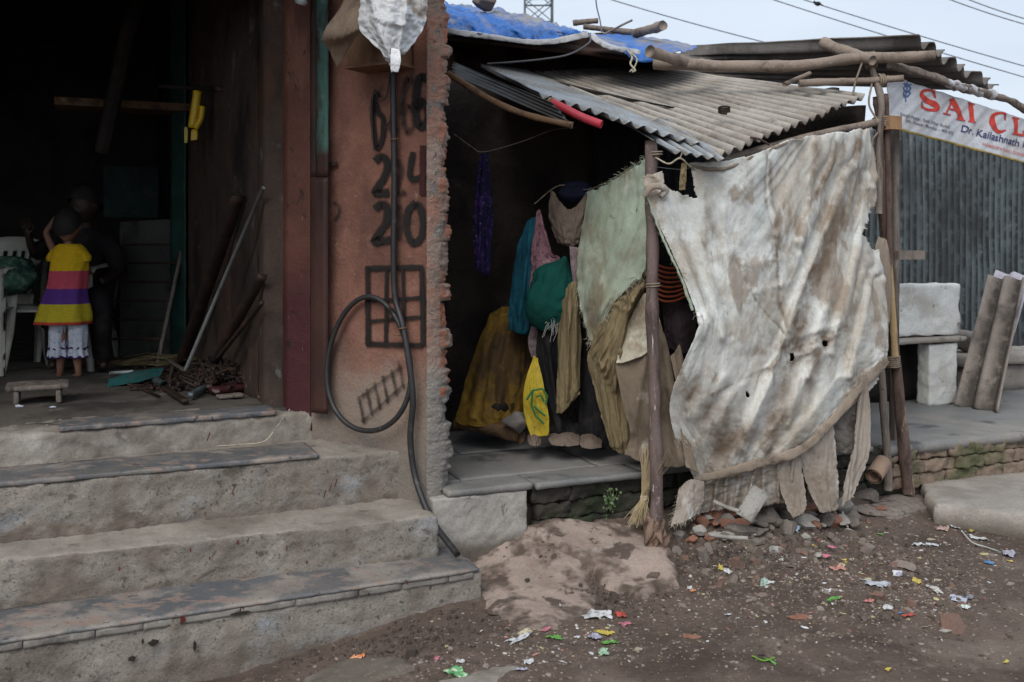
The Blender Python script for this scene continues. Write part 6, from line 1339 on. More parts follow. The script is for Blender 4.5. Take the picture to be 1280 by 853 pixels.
# ---- plastic chairs
m_pwhite = M('yellowed_white_plastic', (.36,.35,.30), [((.22,.20,.16), 4, .5, .7), ((.12,.10,.08), 22, .64, .74)], rough=.5, bumps=((30,.15),), spec=.4)
def plastic_chair(loc, rz, label):
    t = thing('plastic_chair', label, 'chair', loc, 'white plastic armchairs in the dark room'); Rm = Matrix.Rotation(rz, 4, 'Z'); L0 = Vector(loc)
    T = lambda x, y, z: L0+(Rm@Vector((x, y, z)))
    v = []; f = []; n = 16
    for j in range(n):
        for i in range(n):
            x = -.23+.46*i/(n-1); y = -.22+.44*j/(n-1); v.append(T(x*(1-.08*j/(n-1)), y, .42-.02*math.sin(math.pi*i/(n-1))*math.sin(math.pi*j/(n-1))-.03*sst(3, 0, j)))
    f = [(j*n+i, j*n+i+1, (j+1)*n+i+1, (j+1)*n+i) for j in range(n-1) for i in range(n-1)]
    o = obj('seat', v, f, m_pwhite, t, True); md = o.modifiers.new('th', 'SOLIDIFY'); md.thickness = .012
    for sx in (-1, 1):
        for sy, ztop in ((-1, .66), (1, .44)):
            mb = MB(); pts = [T(sx*.29, sy*.27, 0), T(sx*.265, sy*.245, .25), T(sx*.25, sy*.22, ztop)]
            for i in range(2):
                a, b = pts[i], pts[i+1]
            v = []; f = []
            for k in range(13):
                q = k/12; p = pts[0].lerp(pts[1], q*2) if q < .5 else pts[1].lerp(pts[2], q*2-1); w_ = .026+.022*q
                for (dx, dy) in ((-1,0),(0,0),(0,-1),(0,-.85),(-.15,-.15),(-.15,-.15),(-1,-.15)):
                    v.append(p+(Rm.to_3x3()@Vector((sx*dx*w_*1.3, sy*dy*w_*1.3, 0))))
            for k in range(12):
                for i in range(7): f.append((k*7+i, k*7+(i+1)%7, (k+1)*7+(i+1)%7, (k+1)*7+i))
            obj('leg', v, f, m_pwhite, t, True)
        pts = spline([T(sx*.25,-.22,.64), T(sx*.265,-.20,.672), T(sx*.28,-.05,.68), T(sx*.265,.12,.70), T(sx*.235,.24,.76)], 8)
        v = []; f = []
        for i, p in enumerate(pts):
            for (dx, dz) in ((-.028,0),(.028,0),(.028,-.014),(-.028,-.014)): v.append(p+(Rm.to_3x3()@Vector((dx, 0, dz))))
        for i in range(len(pts)-1):
            for k in range(4): f.append((i*4+k, i*4+(k+1)%4, (i+1)*4+(k+1)%4, (i+1)*4+k))
        obj('armrest', v, f, m_pwhite, t, True)
    v = []; f = []; nx, nz = 29, 20
    for j in range(nz):
        for i in range(nx):
            s = i/(nx-1)*2-1; z = .42+.42*j/(nz-1); y = .21+.10*j/(nz-1)-.05*(s*s)
            z2 = z+(.03*(1-s*s) if j == nz-1 else 0); v.append(T(s*.22*(1+.04*j/nz), y, z2))
    for j in range(nz-1):
        for i in range(nx-1):
            if 3 <= j < nz-4 and (i % 4) in (2,3): continue
            f.append((j*nx+i, j*nx+i+1, (j+1)*nx+i+1, (j+1)*nx+i))
    o = obj('backrest', v, f, m_pwhite, t, True); md = o.modifiers.new('th', 'SOLIDIFY'); md.thickness = .01
    return t
plastic_chair(tuple(Z3(P(79,470,6.66), .682)), .06, 'white plastic armchair the adult in black sits on')
plastic_chair(tuple(Z3(P(-18,470,6.48), .682)), -.1, 'white plastic armchair at the left edge heaped with patterned green cloth')
m_grp = cloth_m('green_patterned_cloth', (.035,.085,.06), [((.10,.16,.12), 30, .52, .6), ((.02,.035,.03), 14, .5, .7)])
lump(6, 345, 6.42, .20, .18, .13, m_grp, 'cloth_heap', 'green patterned cloth heaped on the chair at the left edge', 'cloth', 7, pleat=.05, pn=5)

# ---- things leaning and lying in the workshop
def T1(o, label, cat, group=None): return tag(o, label, cat, group)
T1(obj('pipe', *tube([P(232,462,6.0), P(329,235,5.04)], .011, 10), M('dull_white_pipe', (.20,.21,.20), [((.1,.1,.1), 8, .5, .7)], bumps=()), None, True, P(232,462,6.0)), 'long dull white pipe leaning across the inner side wall', 'pipe')
def plank(a, b, w_, th, m, name, label, cat='plank', across=None, res=(2,2,30)):
    a, b = Vector(a), Vector(b); d = b-a; ac = Vector(across).normalized() if across else Vector((1,0,0)); ac = (ac-d.normalized()*ac.dot(d.normalized())).normalized(); n = d.normalized().cross(ac)
    return T1(obj(name, *block(c8(a-ac*w_/2-n*th/2, ac*w_, n*th, d), res, amp=.002, rnd=.003), m, None, True, a), label, cat)
plank(P(226,456,6.45), P(298,245,5.45), .075, .02, m_rust, 'plank', 'wide dark brown plank leaning behind the white pipe', across=U)
plank(P(268,452,5.75), P(328,345,5.04), .05, .03, m_rust, 'iron_bar', 'thicker of two dark iron bars leaning by the inner jamb', 'bar')
plank(P(272,448,5.6), P(328,378,5.02), .022, .02, m_rust, 'iron_bar', 'thinner dark iron bar crossing in front of the thick one', 'bar')
# iron grille leaning
gt = thing('iron_grille', 'rusty iron grille with a pale board behind, leaning in the dark corner', 'grille', tuple(P(170,455,6.75)))
ga, gb, gc_, gd = P(128,458,6.7), P(196,458,6.6), P(158,292,6.95), P(232,292,6.8)
for k in range(7):
    t = (k+.4)/7; obj('crossbar', *tube([ga.lerp(gc_, t), gb.lerp(gd, t)], .009, 6), m_rust, gt)
for s in (0, 1): obj('side_bar', *tube([ga.lerp(gb, s), gc_.lerp(gd, s)], .013, 6), m_rust if s == 0 else m_wood, gt)
obj('board', *block(c8(P(150,455,7.15), P(214,455,7.0)-P(150,455,7.15), V*.02, Vector((0,0,1.02))), (8,1,20), amp=.004), M('grey_smoked_board', (.07,.068,.062), [((.03,.028,.026), 6, .5, .7)], bumps=((40,.4),)), gt)
# rod with yellow-handled tools
rd = T1(obj('hanging_rod', *tube([P(272,111,6.0), P(310,118,5.8), P(346,127,5.6)], .018, 10), m_rust, None, True), 'dark rod fixed across the upper side wall', 'rod')
T1(obj('hanging_rod', *tube([P(200,108,6.3), P(240,110,6.15), P(275,112,5.98)], .012, 8), m_sootgloom, None, True), 'thin black rod the yellow tool hangs from', 'rod')
yt = thing('yellow_tool', 'yellow-handled hand tool hanging in the dark upper room', 'tool', tuple(P(243,115,6.1)))
m_ytool = M('yellow_plastic_handle', (.62,.40,.01), rough=.4, bumps=(), spec=.5)
obj('handle', *tube(spline([P(247,114,6.08), P(244,135,6.08), P(240,160,6.08)], 5), [.026]*11, 10), m_ytool, yt, True); obj('handle', *tube(spline([P(253,133,6.08), P(251,148,6.08), P(244,161,6.08)], 5), .018, 10), m_ytool, yt, True)
obj('tool_head', *block(c8(P(238,176,6.08), Vector((.042,0,.004)), Vector((0,.03,0)), Vector((0,0,.07))), (3,3,4), amp=.001), m_ytool, yt)
T1(obj('yellow_tag', *block(c8(P(230,179,6.1), Vector((.022,0,0)), Vector((0,.012,0)), Vector((0,0,.10))), (2,2,6), amp=.001), M('pale_yellow_plastic', (.45,.38,.10), bumps=()), None), 'pale yellow slim tag hanging beside the yellow tool', 'tag')
# low wooden stool
st_ = thing('wooden_stool', 'low grey wooden stool standing by the edge of the top step', 'stool', tuple(Z3(P(45,505,5.12), .68)))
sb_ = Z3(P(6,505,5.08), .68)
obj('seat', *block(c8(sb_+Vector((0,0,.07)), U*.30, V*.22, Vector((0,0,.028))), (20,12,2), amp=.003, rnd=.006), m_wood, st_, True)
obj('leg', *block(c8(sb_+U*.035, U*.03, V*.20, Vector((0,0,.07))), (3,6,4), amp=.003), m_wood, st_); obj('leg', *block(c8(sb_+U*.235, U*.03, V*.20, Vector((0,0,.07))), (3,6,4), amp=.003), m_wood, st_)
# scrap heap
def FL(px, py, z=.683): return P(px, py, (EYE-z)*F/(py-HY))
sheet('teal_bag', [[(134,478,5.95),(170,470,6.0),(205,462,6.05)],[(136,474,5.84),(170,464,5.88),(206,460,5.95)],[(133,484,5.78),(170,478,5.78),(200,470,5.85)]], cloth_m('dusty_teal_plastic', (.02,.095,.09), [((.05,.07,.065), 8, .5, .7)]), (60,40), (.1,.1), near((134,478,2),(205,462,2)), seed=51, steps=20, kick=.02, g=0, label='crumpled teal plastic bag lying beside the scrap heap', cat='bag')
def rodp(a, b, r, m, name, label, cat, z=.70, hollow=False):
    A_, B_ = FL(*a), FL(*b); A_.z = z; B_.z = z
    if hollow: vf = tube([A_, B_, B_, A_], [r, r, r*.7, r*.7], 14, cap=False)
    else: vf = tube([A_, B_], r, 10)
    return T1(obj(name, *vf, m, None, True, A_), label, cat)
rodp((137,468),(166,466),.010,M('white_plastic_tube', (.5,.52,.52), bumps=()),'white_tube','short white tube lying above the teal bag','tube',.69)
rodp((205,487),(186,474),.024,m_galvd,'steel_pipe','short open steel pipe end in front of the teal bag','pipe',.705,True)
rodp((168,484),(200,498),.008,m_rust,'iron_rod','thin rusty rod lying in front of the teal bag','rod',.69)
def flatp(a, b, w_, th, m, name, label, cat, z=.69, dz=0, za=None):
    A_, B_ = FL(*a), FL(*b); A_.z = z; B_.z = z+dz; d = B_-A_; ac = d.cross(Vector((0,0,1))).normalized(); n = ac.cross(d).normalized()
    return T1(obj(name, *block(c8(A_-ac*w_/2, ac*w_, n*th, d), (4,2,20), amp=.003, rnd=.003), m, None, True, A_), label, cat)
flatp((204,488),(232,506),.035,.02,m_rust,'iron_bar','short flat iron bar pointing towards the loose slab','bar')
flatp((272,496),(202,454),.028,.014,m_wood,'wooden_batten','pale wooden batten lying slanted on the scrap heap','batten',.70,.03)
flatp((238,500),(258,488),.03,.03,m_galvd,'steel_bracket','grey steel bracket at the front of the scrap heap','bracket')
flatp((266,494),(310,488),.10,.035,m_redpost,'red_block','dull red block in the front of the scrap heap','block')
flatp((272,499),(302,496),.07,.02,m_wood,'wooden_block','grey wooden block under the dull red block','block',.684)
flatp((322,500),(364,498),.06,.016,m_beam,'broken_board','broken reddish board beside the foot of the door pier','board')
flatp((318,486),(352,500),.03,.014,m_wood,'splinter','grey splinter lying by the foot of the door pier','splinter')
rn = random.Random(21); mb = MB()
for k in range(520):
    x = min(350, rn.gauss(272, 44)); y = 490-abs(rn.gauss(0, 14)); y = max(462, y); p = FL(x, y); p.z = .69+rn.uniform(0, .13)*math.exp(-((x-285)/40)**2)
    kk = rn.random()
    if kk < .45:
        d = Vector((rn.gauss(0,1), rn.gauss(0,1), rn.gauss(0,.35))).normalized()*rn.uniform(.04,.13); mb.add(tube([p-d, p+d], rn.uniform(.004,.011), 6))
    elif kk < .75:
        mb.add(coil(p, rn.uniform(.015,.04), 1, .01, Vector((rn.gauss(0,1), rn.gauss(0,1), rn.gauss(0,1))).normalized(), rn.uniform(.003,.008)))
    else: mb.add(stone(p, rn.uniform(.012,.035), k, 1, (1,.8,.6)))
o = mb.build('scrap_heap', m_rust); tag(o, 'tangled heap of rusty iron scrap on the workshop floor', 'scrap heap', kind='stuff')
mb = MB(); rn = random.Random(22)
for k in range(60):
    a = FL(rn.uniform(130,170), rn.uniform(455,462)); b = FL(rn.uniform(225,290), rn.uniform(452,462)); a.z = .69+rn.uniform(0,.03); b.z = .69+rn.uniform(0,.06); mb.add(tube([a, (a+b)/2+Vector((0,0,rn.uniform(0,.05))), b], .0022, 4))
o = mb.build('straw_bundle', m_khaki); tag(o, 'loose bundle of dry straw lying behind the scrap heap', 'straw', kind='stuff')
for k, (px, py, s_, lab) in enumerate([(24,508,.03,'white paper scrap under the low stool'),(66,509,.022,'small pale blue scrap right of the low stool')]):
    p = FL(px, py); T1(obj('paper_scrap', *stone(p, s_, k+3, 2, (1,.6,.3)), M('scrap_paper%s' % ('' if k else '_white'), (.5,.53,.6), bumps=()), None), lab, 'paper')

# ================================================================ street rubbish
m_rock = M('grey_rubble', (.17,.145,.125), [((.08,.066,.056), 8, .48, .68), ((.30,.27,.24), 20, .6, .72)], bumps=((90,.6),(25,.6,(1,1,1),.015)))
m_redbrick = M('red_brick_rubble', (.26,.125,.085), [((.14,.07,.05), 8, .5, .7), ((.30,.25,.21), 14, .58, .72)], bumps=((90,.6),(25,.6,(1,1,1),.015)))
m_pale = M('pale_stone_rubble', (.33,.31,.28), [((.2,.175,.15), 8, .5, .7)], bumps=((90,.6),(25,.5,(1,1,1),.015)))
def rock(px, py, s, m, sq, seed, label, rot=0, name='stone', up=.45):
    p = G(px, py); T1(obj(name, *stone(p+Vector((0,0,s*sq[2]*up)), s*1.12, seed, 4, sq, .3, rot), m, None, False, p), label, 'stone' if name == 'stone' else 'brick')
rock(893,652,.060,m_redbrick,(1.15,.8,.75),3,'squared brown brick chunk, leftmost against the tarpaulin skirt',.2,'brick')
rock(925,668,.070,m_rock,(1.5,.8,.5),5,'flat grey stone below the squared brick chunk')
rock(960,655,.060,m_rock,(1,.9,.9),7,'grey stone propping the white crumpled board')
rock(985,668,.050,m_rock,(.9,.8,.9),9,'grey stone just left of the blue-white plastic scrap')
rock(985,640,.045,m_rock,(1.2,.8,.8),11,'brownish stone tucked under the tarpaulin skirt end')
rock(1003,655,.068,m_pale,(1.5,.7,.55),13,'pale slanted stone wedge right of the blue-white plastic scrap',-.3)
rock(1010,640,.055,m_redbrick,(1.4,.8,.6),15,'brown broken brick behind the pale stone wedge',.5,'brick')
rock(1041,657,.046,m_redbrick,(1.0,.9,.9),17,'reddish brick lump beside the white ribbon',0,'brick')
rock(1065,650,.035,m_rock,(1.3,.8,.7),19,'small dark stone under the torn flap')
rock(900,672,.045,m_pale,(1.6,.6,.35),21,'thin pale stone sliver below the squared brick chunk')
rock(870,668,.030,m_redbrick,(1,.9,.7),23,'small reddish stone at the torn corner of the tarpaulin')
rock(850,672,.035,m_rock,(1,.9,.7),25,'grey stone between the post and the torn corner')
rock(1085,625,.060,m_rock,(1.2,.8,.7),27,'dark stone behind the hanging strip')
rock(1100,640,.035,m_redbrick,(1,.9,.7),29,'small brown brick piece by the bowed board')
rock(1072,600,.070,m_rock,(1.2,.8,.8),31,'dark stone on the plinth front under the hanging strip')
rock(945,680,.038,m_rock,(1.1,.8,.5),33,'low grey stone in front of the rubble heap')
rock(970,690,.030,m_pale,(1.2,.8,.6),35,'small pale stone in front of the rubble heap')
rock(805,705,.030,m_rock,(1.2,.8,.6),37,'small grey stone left of the dry leaf bunch')
rock(790,690,.026,m_pale,(1.3,.8,.5),39,'small white-grey stone below the broom')
rock(1190,650,.03,m_rock,(1.2,.8,.6),41,'small stone at the foot of the raised cement path')
rock(1210,660,.05,m_pale,(1.5,.9,.3),43,'flat pinkish stone in front of the raised cement path')
rock(1182,790+0,.02,m_pale,(1.3,.8,.4),45,'tiny pale stone alone on the right of the lane')
rock(1000,772,.034,m_redbrick,(1.6,.7,.18),47,'flat pinkish sliver of stone in the middle of the lane')
rock(865,797,.026,m_redbrick,(1.5,.8,.2),49,'flat pinkish chip near the front of the lane')
rnr = random.Random(77)
for k in range(60):
    px = rnr.uniform(862,1075); py = rnr.triangular(640,700,650); s_ = rnr.uniform(.020,.058)*(1.25-(py-640)/80); p = G(px, py); m_ = rnr.choice((m_rock, m_rock, m_redbrick, m_pale))
    o = obj('rubble_piece', *stone(p+Vector((0,0,s_*.25+rnr.uniform(0,.03))), s_, k+100, 3, (rnr.uniform(.9,1.5), rnr.uniform(.6,1), rnr.uniform(.4,.8)), .3, rnr.uniform(0,3)), m_, None, False, p)
    tag(o, 'small broken chunk mixed into the rubble heap under the tarpaulin', 'rubble', 'small chunks in the rubble heap')
wp = [P(972,613,4.84), P(938,648,4.72), P(922,643,4.74), P(950,606,4.86)]
plank(P(930,648,4.70), P(952,612,4.84), .085, .006, M('peeling_white_board', (.27,.255,.23), [((.13,.11,.09), 8, .45, .62)], bumps=((40,.4),)), 'board_piece', 'grey-white board piece standing slanted in the rubble heap', 'board', across=(1,.3,.1))
for k, (a, b, lab) in enumerate([((893,628,4.8),(925,640,4.72),'grey stick poking out over the squared brick chunk'),((885,668,4.5),(935,673,4.5),'pale flat lath lying in front of the rubble heap')]):
    T1(obj('lath', *branch([P(*a), P((a[0]+b[0])/2, (a[1]+b[1])/2+1, (a[2]+b[2])/2), P(*b)], .010, k, 8, .004), m_pale, None, True), lab, 'stick')
def scrap(px, py, w_, h_, col, label, cat='litter', seed=0, name='litter_scrap', up=.012, crump=.35, two=None, rot=None):
    rn = random.Random(seed*7+int(px)); c = G(px, py); n = 12; v = []; f = []; a = rot if rot is not None else rn.uniform(0, 3.14)
    for j in range(n):
        for i in range(n):
            x = (i/(n-1)-.5)*w_; y = (j/(n-1)-.5)*h_; x += w_*.3*noise.noise(Vector((i*.22, j*.22, seed*1.7))); y += h_*.3*noise.noise(Vector((i*.22, j*.22, seed*1.7+9)))
            z = abs(noise.noise(Vector((i*.28, j*.28, seed+3))))*crump*min(w_, h_)+abs(noise.noise(Vector((i*.7, j*.7, seed+5))))*crump*.4*min(w_, h_)
            q = Vector((x*math.cos(a)-y*math.sin(a), x*math.sin(a)+y*math.cos(a), 0)); g = ground_zf(c.x+q.x, c.y+q.y); v.append(Vector((c.x+q.x, c.y+q.y, g+up*.45+z*.8)))
    f = [(j*n+i, j*n+i+1, (j+1)*n+i+1, (j+1)*n+i) for j in range(n-1) for i in range(n-1)]
    key = 'scrap_%.2f_%.2f_%.2f' % tuple(col)
    m = MATS.get(key) or M('litter_colour', col, [(two or tuple(x*.55 for x in col), 60, .5, .62)], rough=.5, bumps=((60,.4,(1,1,1),.003),), spec=.4); MATS[key] = m
    o = obj(name, v, f, m, None, True, c); md = o.modifiers.new('thickness', 'SOLIDIFY'); md.thickness = .0006; tag(o, label, cat); return o
MATS = {}
WH, PK, GR, YE, BL, OR_, RD, LL, DG = (.52,.52,.52), (.50,.17,.22), (.13,.34,.07), (.52,.41,.09), (.08,.22,.42), (.62,.20,.06), (.42,.07,.055), (.36,.35,.42), (.11,.32,.13)
L_ = [(445,826,.075,.055,OR_,'orange and white sweet wrapper alone by the lowest step',(.75,.6,.45)),(572,844,.085,.055,DG,'bright green wrapper at the very front of the lane',(.6,.7,.5)),(750,771,.095,.07,WH,'white torn paper triangle by the cement apron'),(776,770,.055,.04,RD,'red crumpled wrapper right of the white paper triangle'),(781,782,.045,.03,PK,'pink wrapper below the red crumpled one'),
(757,793,.065,.035,YE,'yellow wrapper under the pink one'),(762,805,.06,.03,GR,'green wrapper strip below the yellow one'),(744,799,.05,.05,LL,'lilac plastic bag scrap left of the yellow wrapper'),(755,816,.06,.03,(.35,.5,.35),'pale green wrapper piece, lowest of the cluster by the apron'),(692,799,.06,.03,GR,'green and white wrapper between two scrap clusters'),(649,800,.12,.03,WH,'long white plastic shred in front of the apron'),(655,792,.07,.03,(.5,.45,.3),'cream shred behind the long white one'),
(683,788,.05,.02,PK,'thin pinkish strip in front of the apron'),(546,825,.03,.02,PK,'small magenta foil bit near the flat cement slab'),(575,829,.018,.03,WH,'white chip beside the green wrapper'),(660,829,.03,.03,WH,'white curled chip at the front centre'),(652,838,.04,.02,LL,'pale scrap at the very front centre'),(722,798,.02,.02,WH,'tiny white chip between scrap clusters'),
(808,700,.03,.02,YE,'yellow bit beside the dry leaf bunch'),(901,712,.03,.02,YE,'yellow bit in the dark soil below the post'),(910,716,.035,.025,WH,'white bit beside the yellow one below the post'),(955,730,.05,.03,(.3,.4,.35),'grey-green scrap in the middle of the rubbish'),(963,729,.03,.02,WH,'white chip right of the grey-green scrap'),
(1034,740,.035,.03,WH,'white oval scrap above the green strip'),(1041,750,.065,.022,GR,'bright green strip in the middle of the rubbish'),(1110,761,.042,.035,WH,'white square scrap in the middle of the rubbish'),(1136,771,.06,.018,RD,'red strip right of the white square scrap'),(1124,768,.03,.02,BL,'blue bit left of the red strip'),(1087,753,.035,.03,(.5,.2,.18),'pink-brown lump left of the white square scrap'),
(1040,690,.035,.025,PK,'upper pink scrap below the rubble heap'),(1033,701,.035,.025,PK,'lower pink scrap below the rubble heap'),(1017,683,.025,.02,YE,'yellow bit nearest the pale stone wedge'),(1056,702,.04,.02,YE,'yellow bits right of the pink scraps'),(1100,669,.025,.02,GR,'green bit near the cement path'),(990,665,.06,.09,(.55,.65,.75),'blue-white plastic scrap on the rubble stones'),
(1148,682,.065,.04,WH,'white plastic scrap, left of two under the cement path'),(1165,682,.05,.03,WH,'white plastic scrap, right of two under the cement path'),(1147,728,.05,.035,YE,'orange-yellow scrap in the middle right of the rubbish',(.6,.25,.02)),(1236,705,.045,.025,BL,'blue cap-like scrap at the right',(.1,.4,.6)),(1261,694,.085,.05,LL,'lilac crumpled plastic near the right edge'),(1222,674,.08,.04,WH,'white plastic with the long thread, by the cement path'),(1214,665,.05,.02,YE,'yellow scrap by the white plastic with the thread'),(1262,703,.03,.02,YE,'yellow bit under the lilac plastic'),
(1168,738,.08,.03,(.5,.48,.44),'pale crumpled shreds in the right of the rubbish'),(1200,752,.06,.05,(.40,.42,.50),'bluish crumpled plastic in the right of the rubbish'),(1207,760,.045,.03,(.6,.65,.6),'white-green square beside the bluish plastic'),(1212,748,.04,.03,(.2,.2,.22),'grey crumpled foil beside the bluish plastic'),(1094,733,.10,.06,(.40,.42,.46),'grey translucent plastic piece left of the orange-yellow scrap'),(1127,720,.05,.03,LL,'lilac scrap above the orange-yellow one'),
(1046,712,.06,.04,(.45,.22,.18),'salmon crumpled scrap below the lower pink one'),(1180,662,.09,.05,(.42,.30,.26),'salmon cloth scrap in front of the bowed board'),(1193,660,.045,.04,WH,'white scrap on the salmon cloth one'),(963,828,.06,.012,GR,'green leaf sliver lying in the front of the lane'),(1110,838,.03,.015,YE,'yellow leaf at the front right of the lane'),(845,730,.02,.015,WH,'white chip in the soil below the post'),(862,737,.025,.02,WH,'pale chip right of the leaf bunch'),(946,640,.075,.05,(.55,.52,.45),'frayed cream rag on the rubble heap'),(910,770,.022,.022,WH,'round white cap on the soil'),(866,740,.02,.015,OR_,'tiny orange bit on the soil'),(1258,829,.03,.012,YE,'straw-yellow leaf at the right front'),(700,764+0,.03,.006,WH,'thin white stick lying on the pale apron'),(706,690,.045,.004,WH,'white straw lying by the render patch')]
for k, t in enumerate(L_):
    px, py, w_, h_, col, lab = t[:6]; scrap(px, py, w_, h_, col, lab, seed=k+1, two=t[6] if len(t) > 6 else None, rot=.4 if lab.startswith('bright green strip') or 'red strip' in lab else None, up=.05 if 'apron' in lab and 'lying' in lab else (.05 if 'rubble' in lab else .012))
def ribbon(pts, r, m, name, label):
    T1(obj(name, *tube(spline([G(x, y, d) for x, y, d in pts], 8), r, 5), m, None, True), label, 'thread')
ribbon([(1202,664,.01),(1215,678,.02),(1232,684,.01),(1250,690,.015)], .004, m_threadw, 'ribbon', 'long white plastic thread joining two litter pieces at the right')
ribbon([(1053,640,.05),(1055,648,.03),(1060,660,.02)], .006, m_threadw, 'ribbon', 'short bluish-white ribbon beside the reddish brick lump')
ribbon([(940,820,.006),(955,826,.01),(968,822,.006)], .003, M('green_stalk', (.14,.30,.04), bumps=()), 'stalk', 'thin green stalk lying next to the green leaf sliver')
# fine grit, chips and shreds nobody could count
def debris(name, n, cols, label, seed, size, regions, flat_=.35):
    rn = random.Random(seed); mats = [M('debris_colour', c, bumps=(), rvar=0) for c in cols]; v = []; f = []; mi = []
    for _ in range(n):
        cx, cy, sx, sy, = rn.choice(regions); px = rn.gauss(cx, sx); py = rn.gauss(cy, sy)
        if py < 640 or px > 1420 or py > 900: continue
        p = G(px, py); u, w_ = uv_of(p)
        if w_ > -.02 and u > -.2: continue
        uo, vo = uv_of(p, O1)
        if uo < .03 and vo > -.03: continue
        s = size*math.exp(rn.gauss(0, .55)); R = Matrix.Rotation(rn.uniform(0, 6.28), 3, 'Z')@Matrix.Rotation(rn.gauss(0, .35), 3, 'X'); b = len(v); k = rn.choice((4,5,6)); p.z = ground_zf(p.x, p.y)
        h = s*flat_*rn.uniform(.3, 1.2); rr = [rn.uniform(.6, 1.25) for _ in range(k)]
        for q in range(k): v.append(p+R@Vector((math.cos(6.283*q/k)*s*rr[q], math.sin(6.283*q/k)*s*rr[q]*.7, -h*.5)))
        for q in range(k): v.append(p+R@Vector((math.cos(6.283*q/k)*s*rr[q]*.7, math.sin(6.283*q/k)*s*rr[q]*.5, h)))
        fs = [tuple(b+k+q for q in range(k))]+[(b+q, b+(q+1)%k, b+k+(q+1)%k, b+k+q) for q in range(k)]; m_ = rn.randrange(len(cols)); f += fs; mi += [m_]*len(fs)
    o = obj(name, v, f, mats); o.data.polygons.foreach_set('material_index', mi); tag(o, label, 'debris', kind='stuff')
REG = [(1080,715,95,30),(980,700,60,22),(1150,740,60,22),(1050,760,110,30),(880,720,60,30),(700,800,80,18),(1200,690,70,18),(820,760,200,45),(1000,660,70,10)]
debris('grit', 11000, [(.13,.098,.078),(.19,.15,.125),(.07,.053,.043),(.26,.215,.185)], 'loose grit and small stones strewn over the lane', 3, .0045, REG+[(760,800,330,50),(1100,800,160,40),(500,840,120,15),(800,700,120,30)])
debris('pebbles', 520, [(.14,.11,.09),(.20,.165,.14),(.17,.105,.08),(.09,.07,.057),(.12,.095,.08)], 'larger pebbles and brick crumbs around the rubble heap', 4, .012, REG[:5]+[(960,680,60,12),(1050,670,50,12),(820,700,40,14)], .7)
debris('paper_bits', 1100, [(.50,.48,.43),(.34,.29,.22),(.42,.38,.20),(.40,.20,.18),(.56,.57,.58),(.28,.26,.22)], 'scattered paper bits, peelings and dry leaf flakes on the lane', 5, .0062, REG, .15)
debris('soil_clods', 2600, [(.07,.052,.042),(.085,.064,.052),(.11,.083,.067)], 'dark crumbly soil clods along the plinth and steps', 8, .0065, [(900,680,70,22),(1060,690,80,20),(520,790,50,16),(440,815,60,12),(840,700,40,16),(700,690,70,12),(770,745,40,12)], .9)
# broom
bm_ = thing('straw_broom', 'short broom of pale dry straws leaning beside the purple-brown post', 'broom', tuple(P(805,650,4.78)))
m_straw = M('pale_straw', (.42,.33,.20), [((.26,.19,.11), 12, .5, .7)], bumps=()); rn = random.Random(8); mb = MB(); mb2 = MB(); tie = P(805,622,4.80)
for k in range(110):
    a = tie+Vector((rn.gauss(0,.008), rn.gauss(0,.008), 0)); e = P(798+rn.gauss(0,7), 652+rn.gauss(0,4), 4.74+rn.gauss(0,.03)); t_ = P(812+rn.gauss(0,5.5), 568+rn.gauss(0,12), 4.84+rn.gauss(0,.03)); mb.add(tube([e, a, t_], [.0012,.0017,.0011], 3))
for k in range(7):
    a = tie+Vector((rn.gauss(0,.008), 0, 0)); t_ = P(832+rn.gauss(0,8), 575+rn.gauss(0,9), 4.66); mb.add(tube([a, t_], [.0016,.001], 3))
mb.build('straws', m_straw, bm_); obj('binding', *coil(tie-Vector((0,0,.01)), .017, 3, .006, rr=.0025), m_ropep, bm_, True)
# dry leaves
lf = thing('dry_leaf_bunch', 'bunch of dry brown curled leaves at the foot of the purple-brown post', 'leaves', tuple(G(818, 700)))
m_leaf = M('dry_brown_leaf', (.17,.11,.08), [((.08,.05,.037), 12, .48, .66)], rough=.7, bumps=((50,.4,(1,1,1),.004),)); rn = random.Random(14)
for k in range(15):
    c = P(818+rn.gauss(0,5), 668+rn.uniform(-8,22), 4.66+rn.uniform(-.05,.02)); L = rn.uniform(.07,.14); ang = rn.gauss(0,.5); v = []; n = 9
    ax = Vector((math.sin(ang), rn.gauss(-.25,.2), -math.cos(ang))).normalized(); sd = ax.cross(Vector((0,-1,.2))).normalized()
    for j in range(n):
        t = j/(n-1); w_ = .022*math.sin(math.pi*min(.96, t*.9+.08))
        for s in (-1,-.5,0,.5,1): v.append(c+ax*(t*L-.5*L)+sd*(w_*s)+Vector((0,-1,0))*((abs(s)**2)*.012*(1 if k % 2 else -1)+.012*math.sin(t*4+k)))
    f = [(j*5+i, j*5+i+1, (j+1)*5+i+1, (j+1)*5+i) for j in range(n-1) for i in range(4)]; o = obj('leaf', v, f, m_leaf, lf, True); md = o.modifiers.new('t', 'SOLIDIFY'); md.thickness = .001
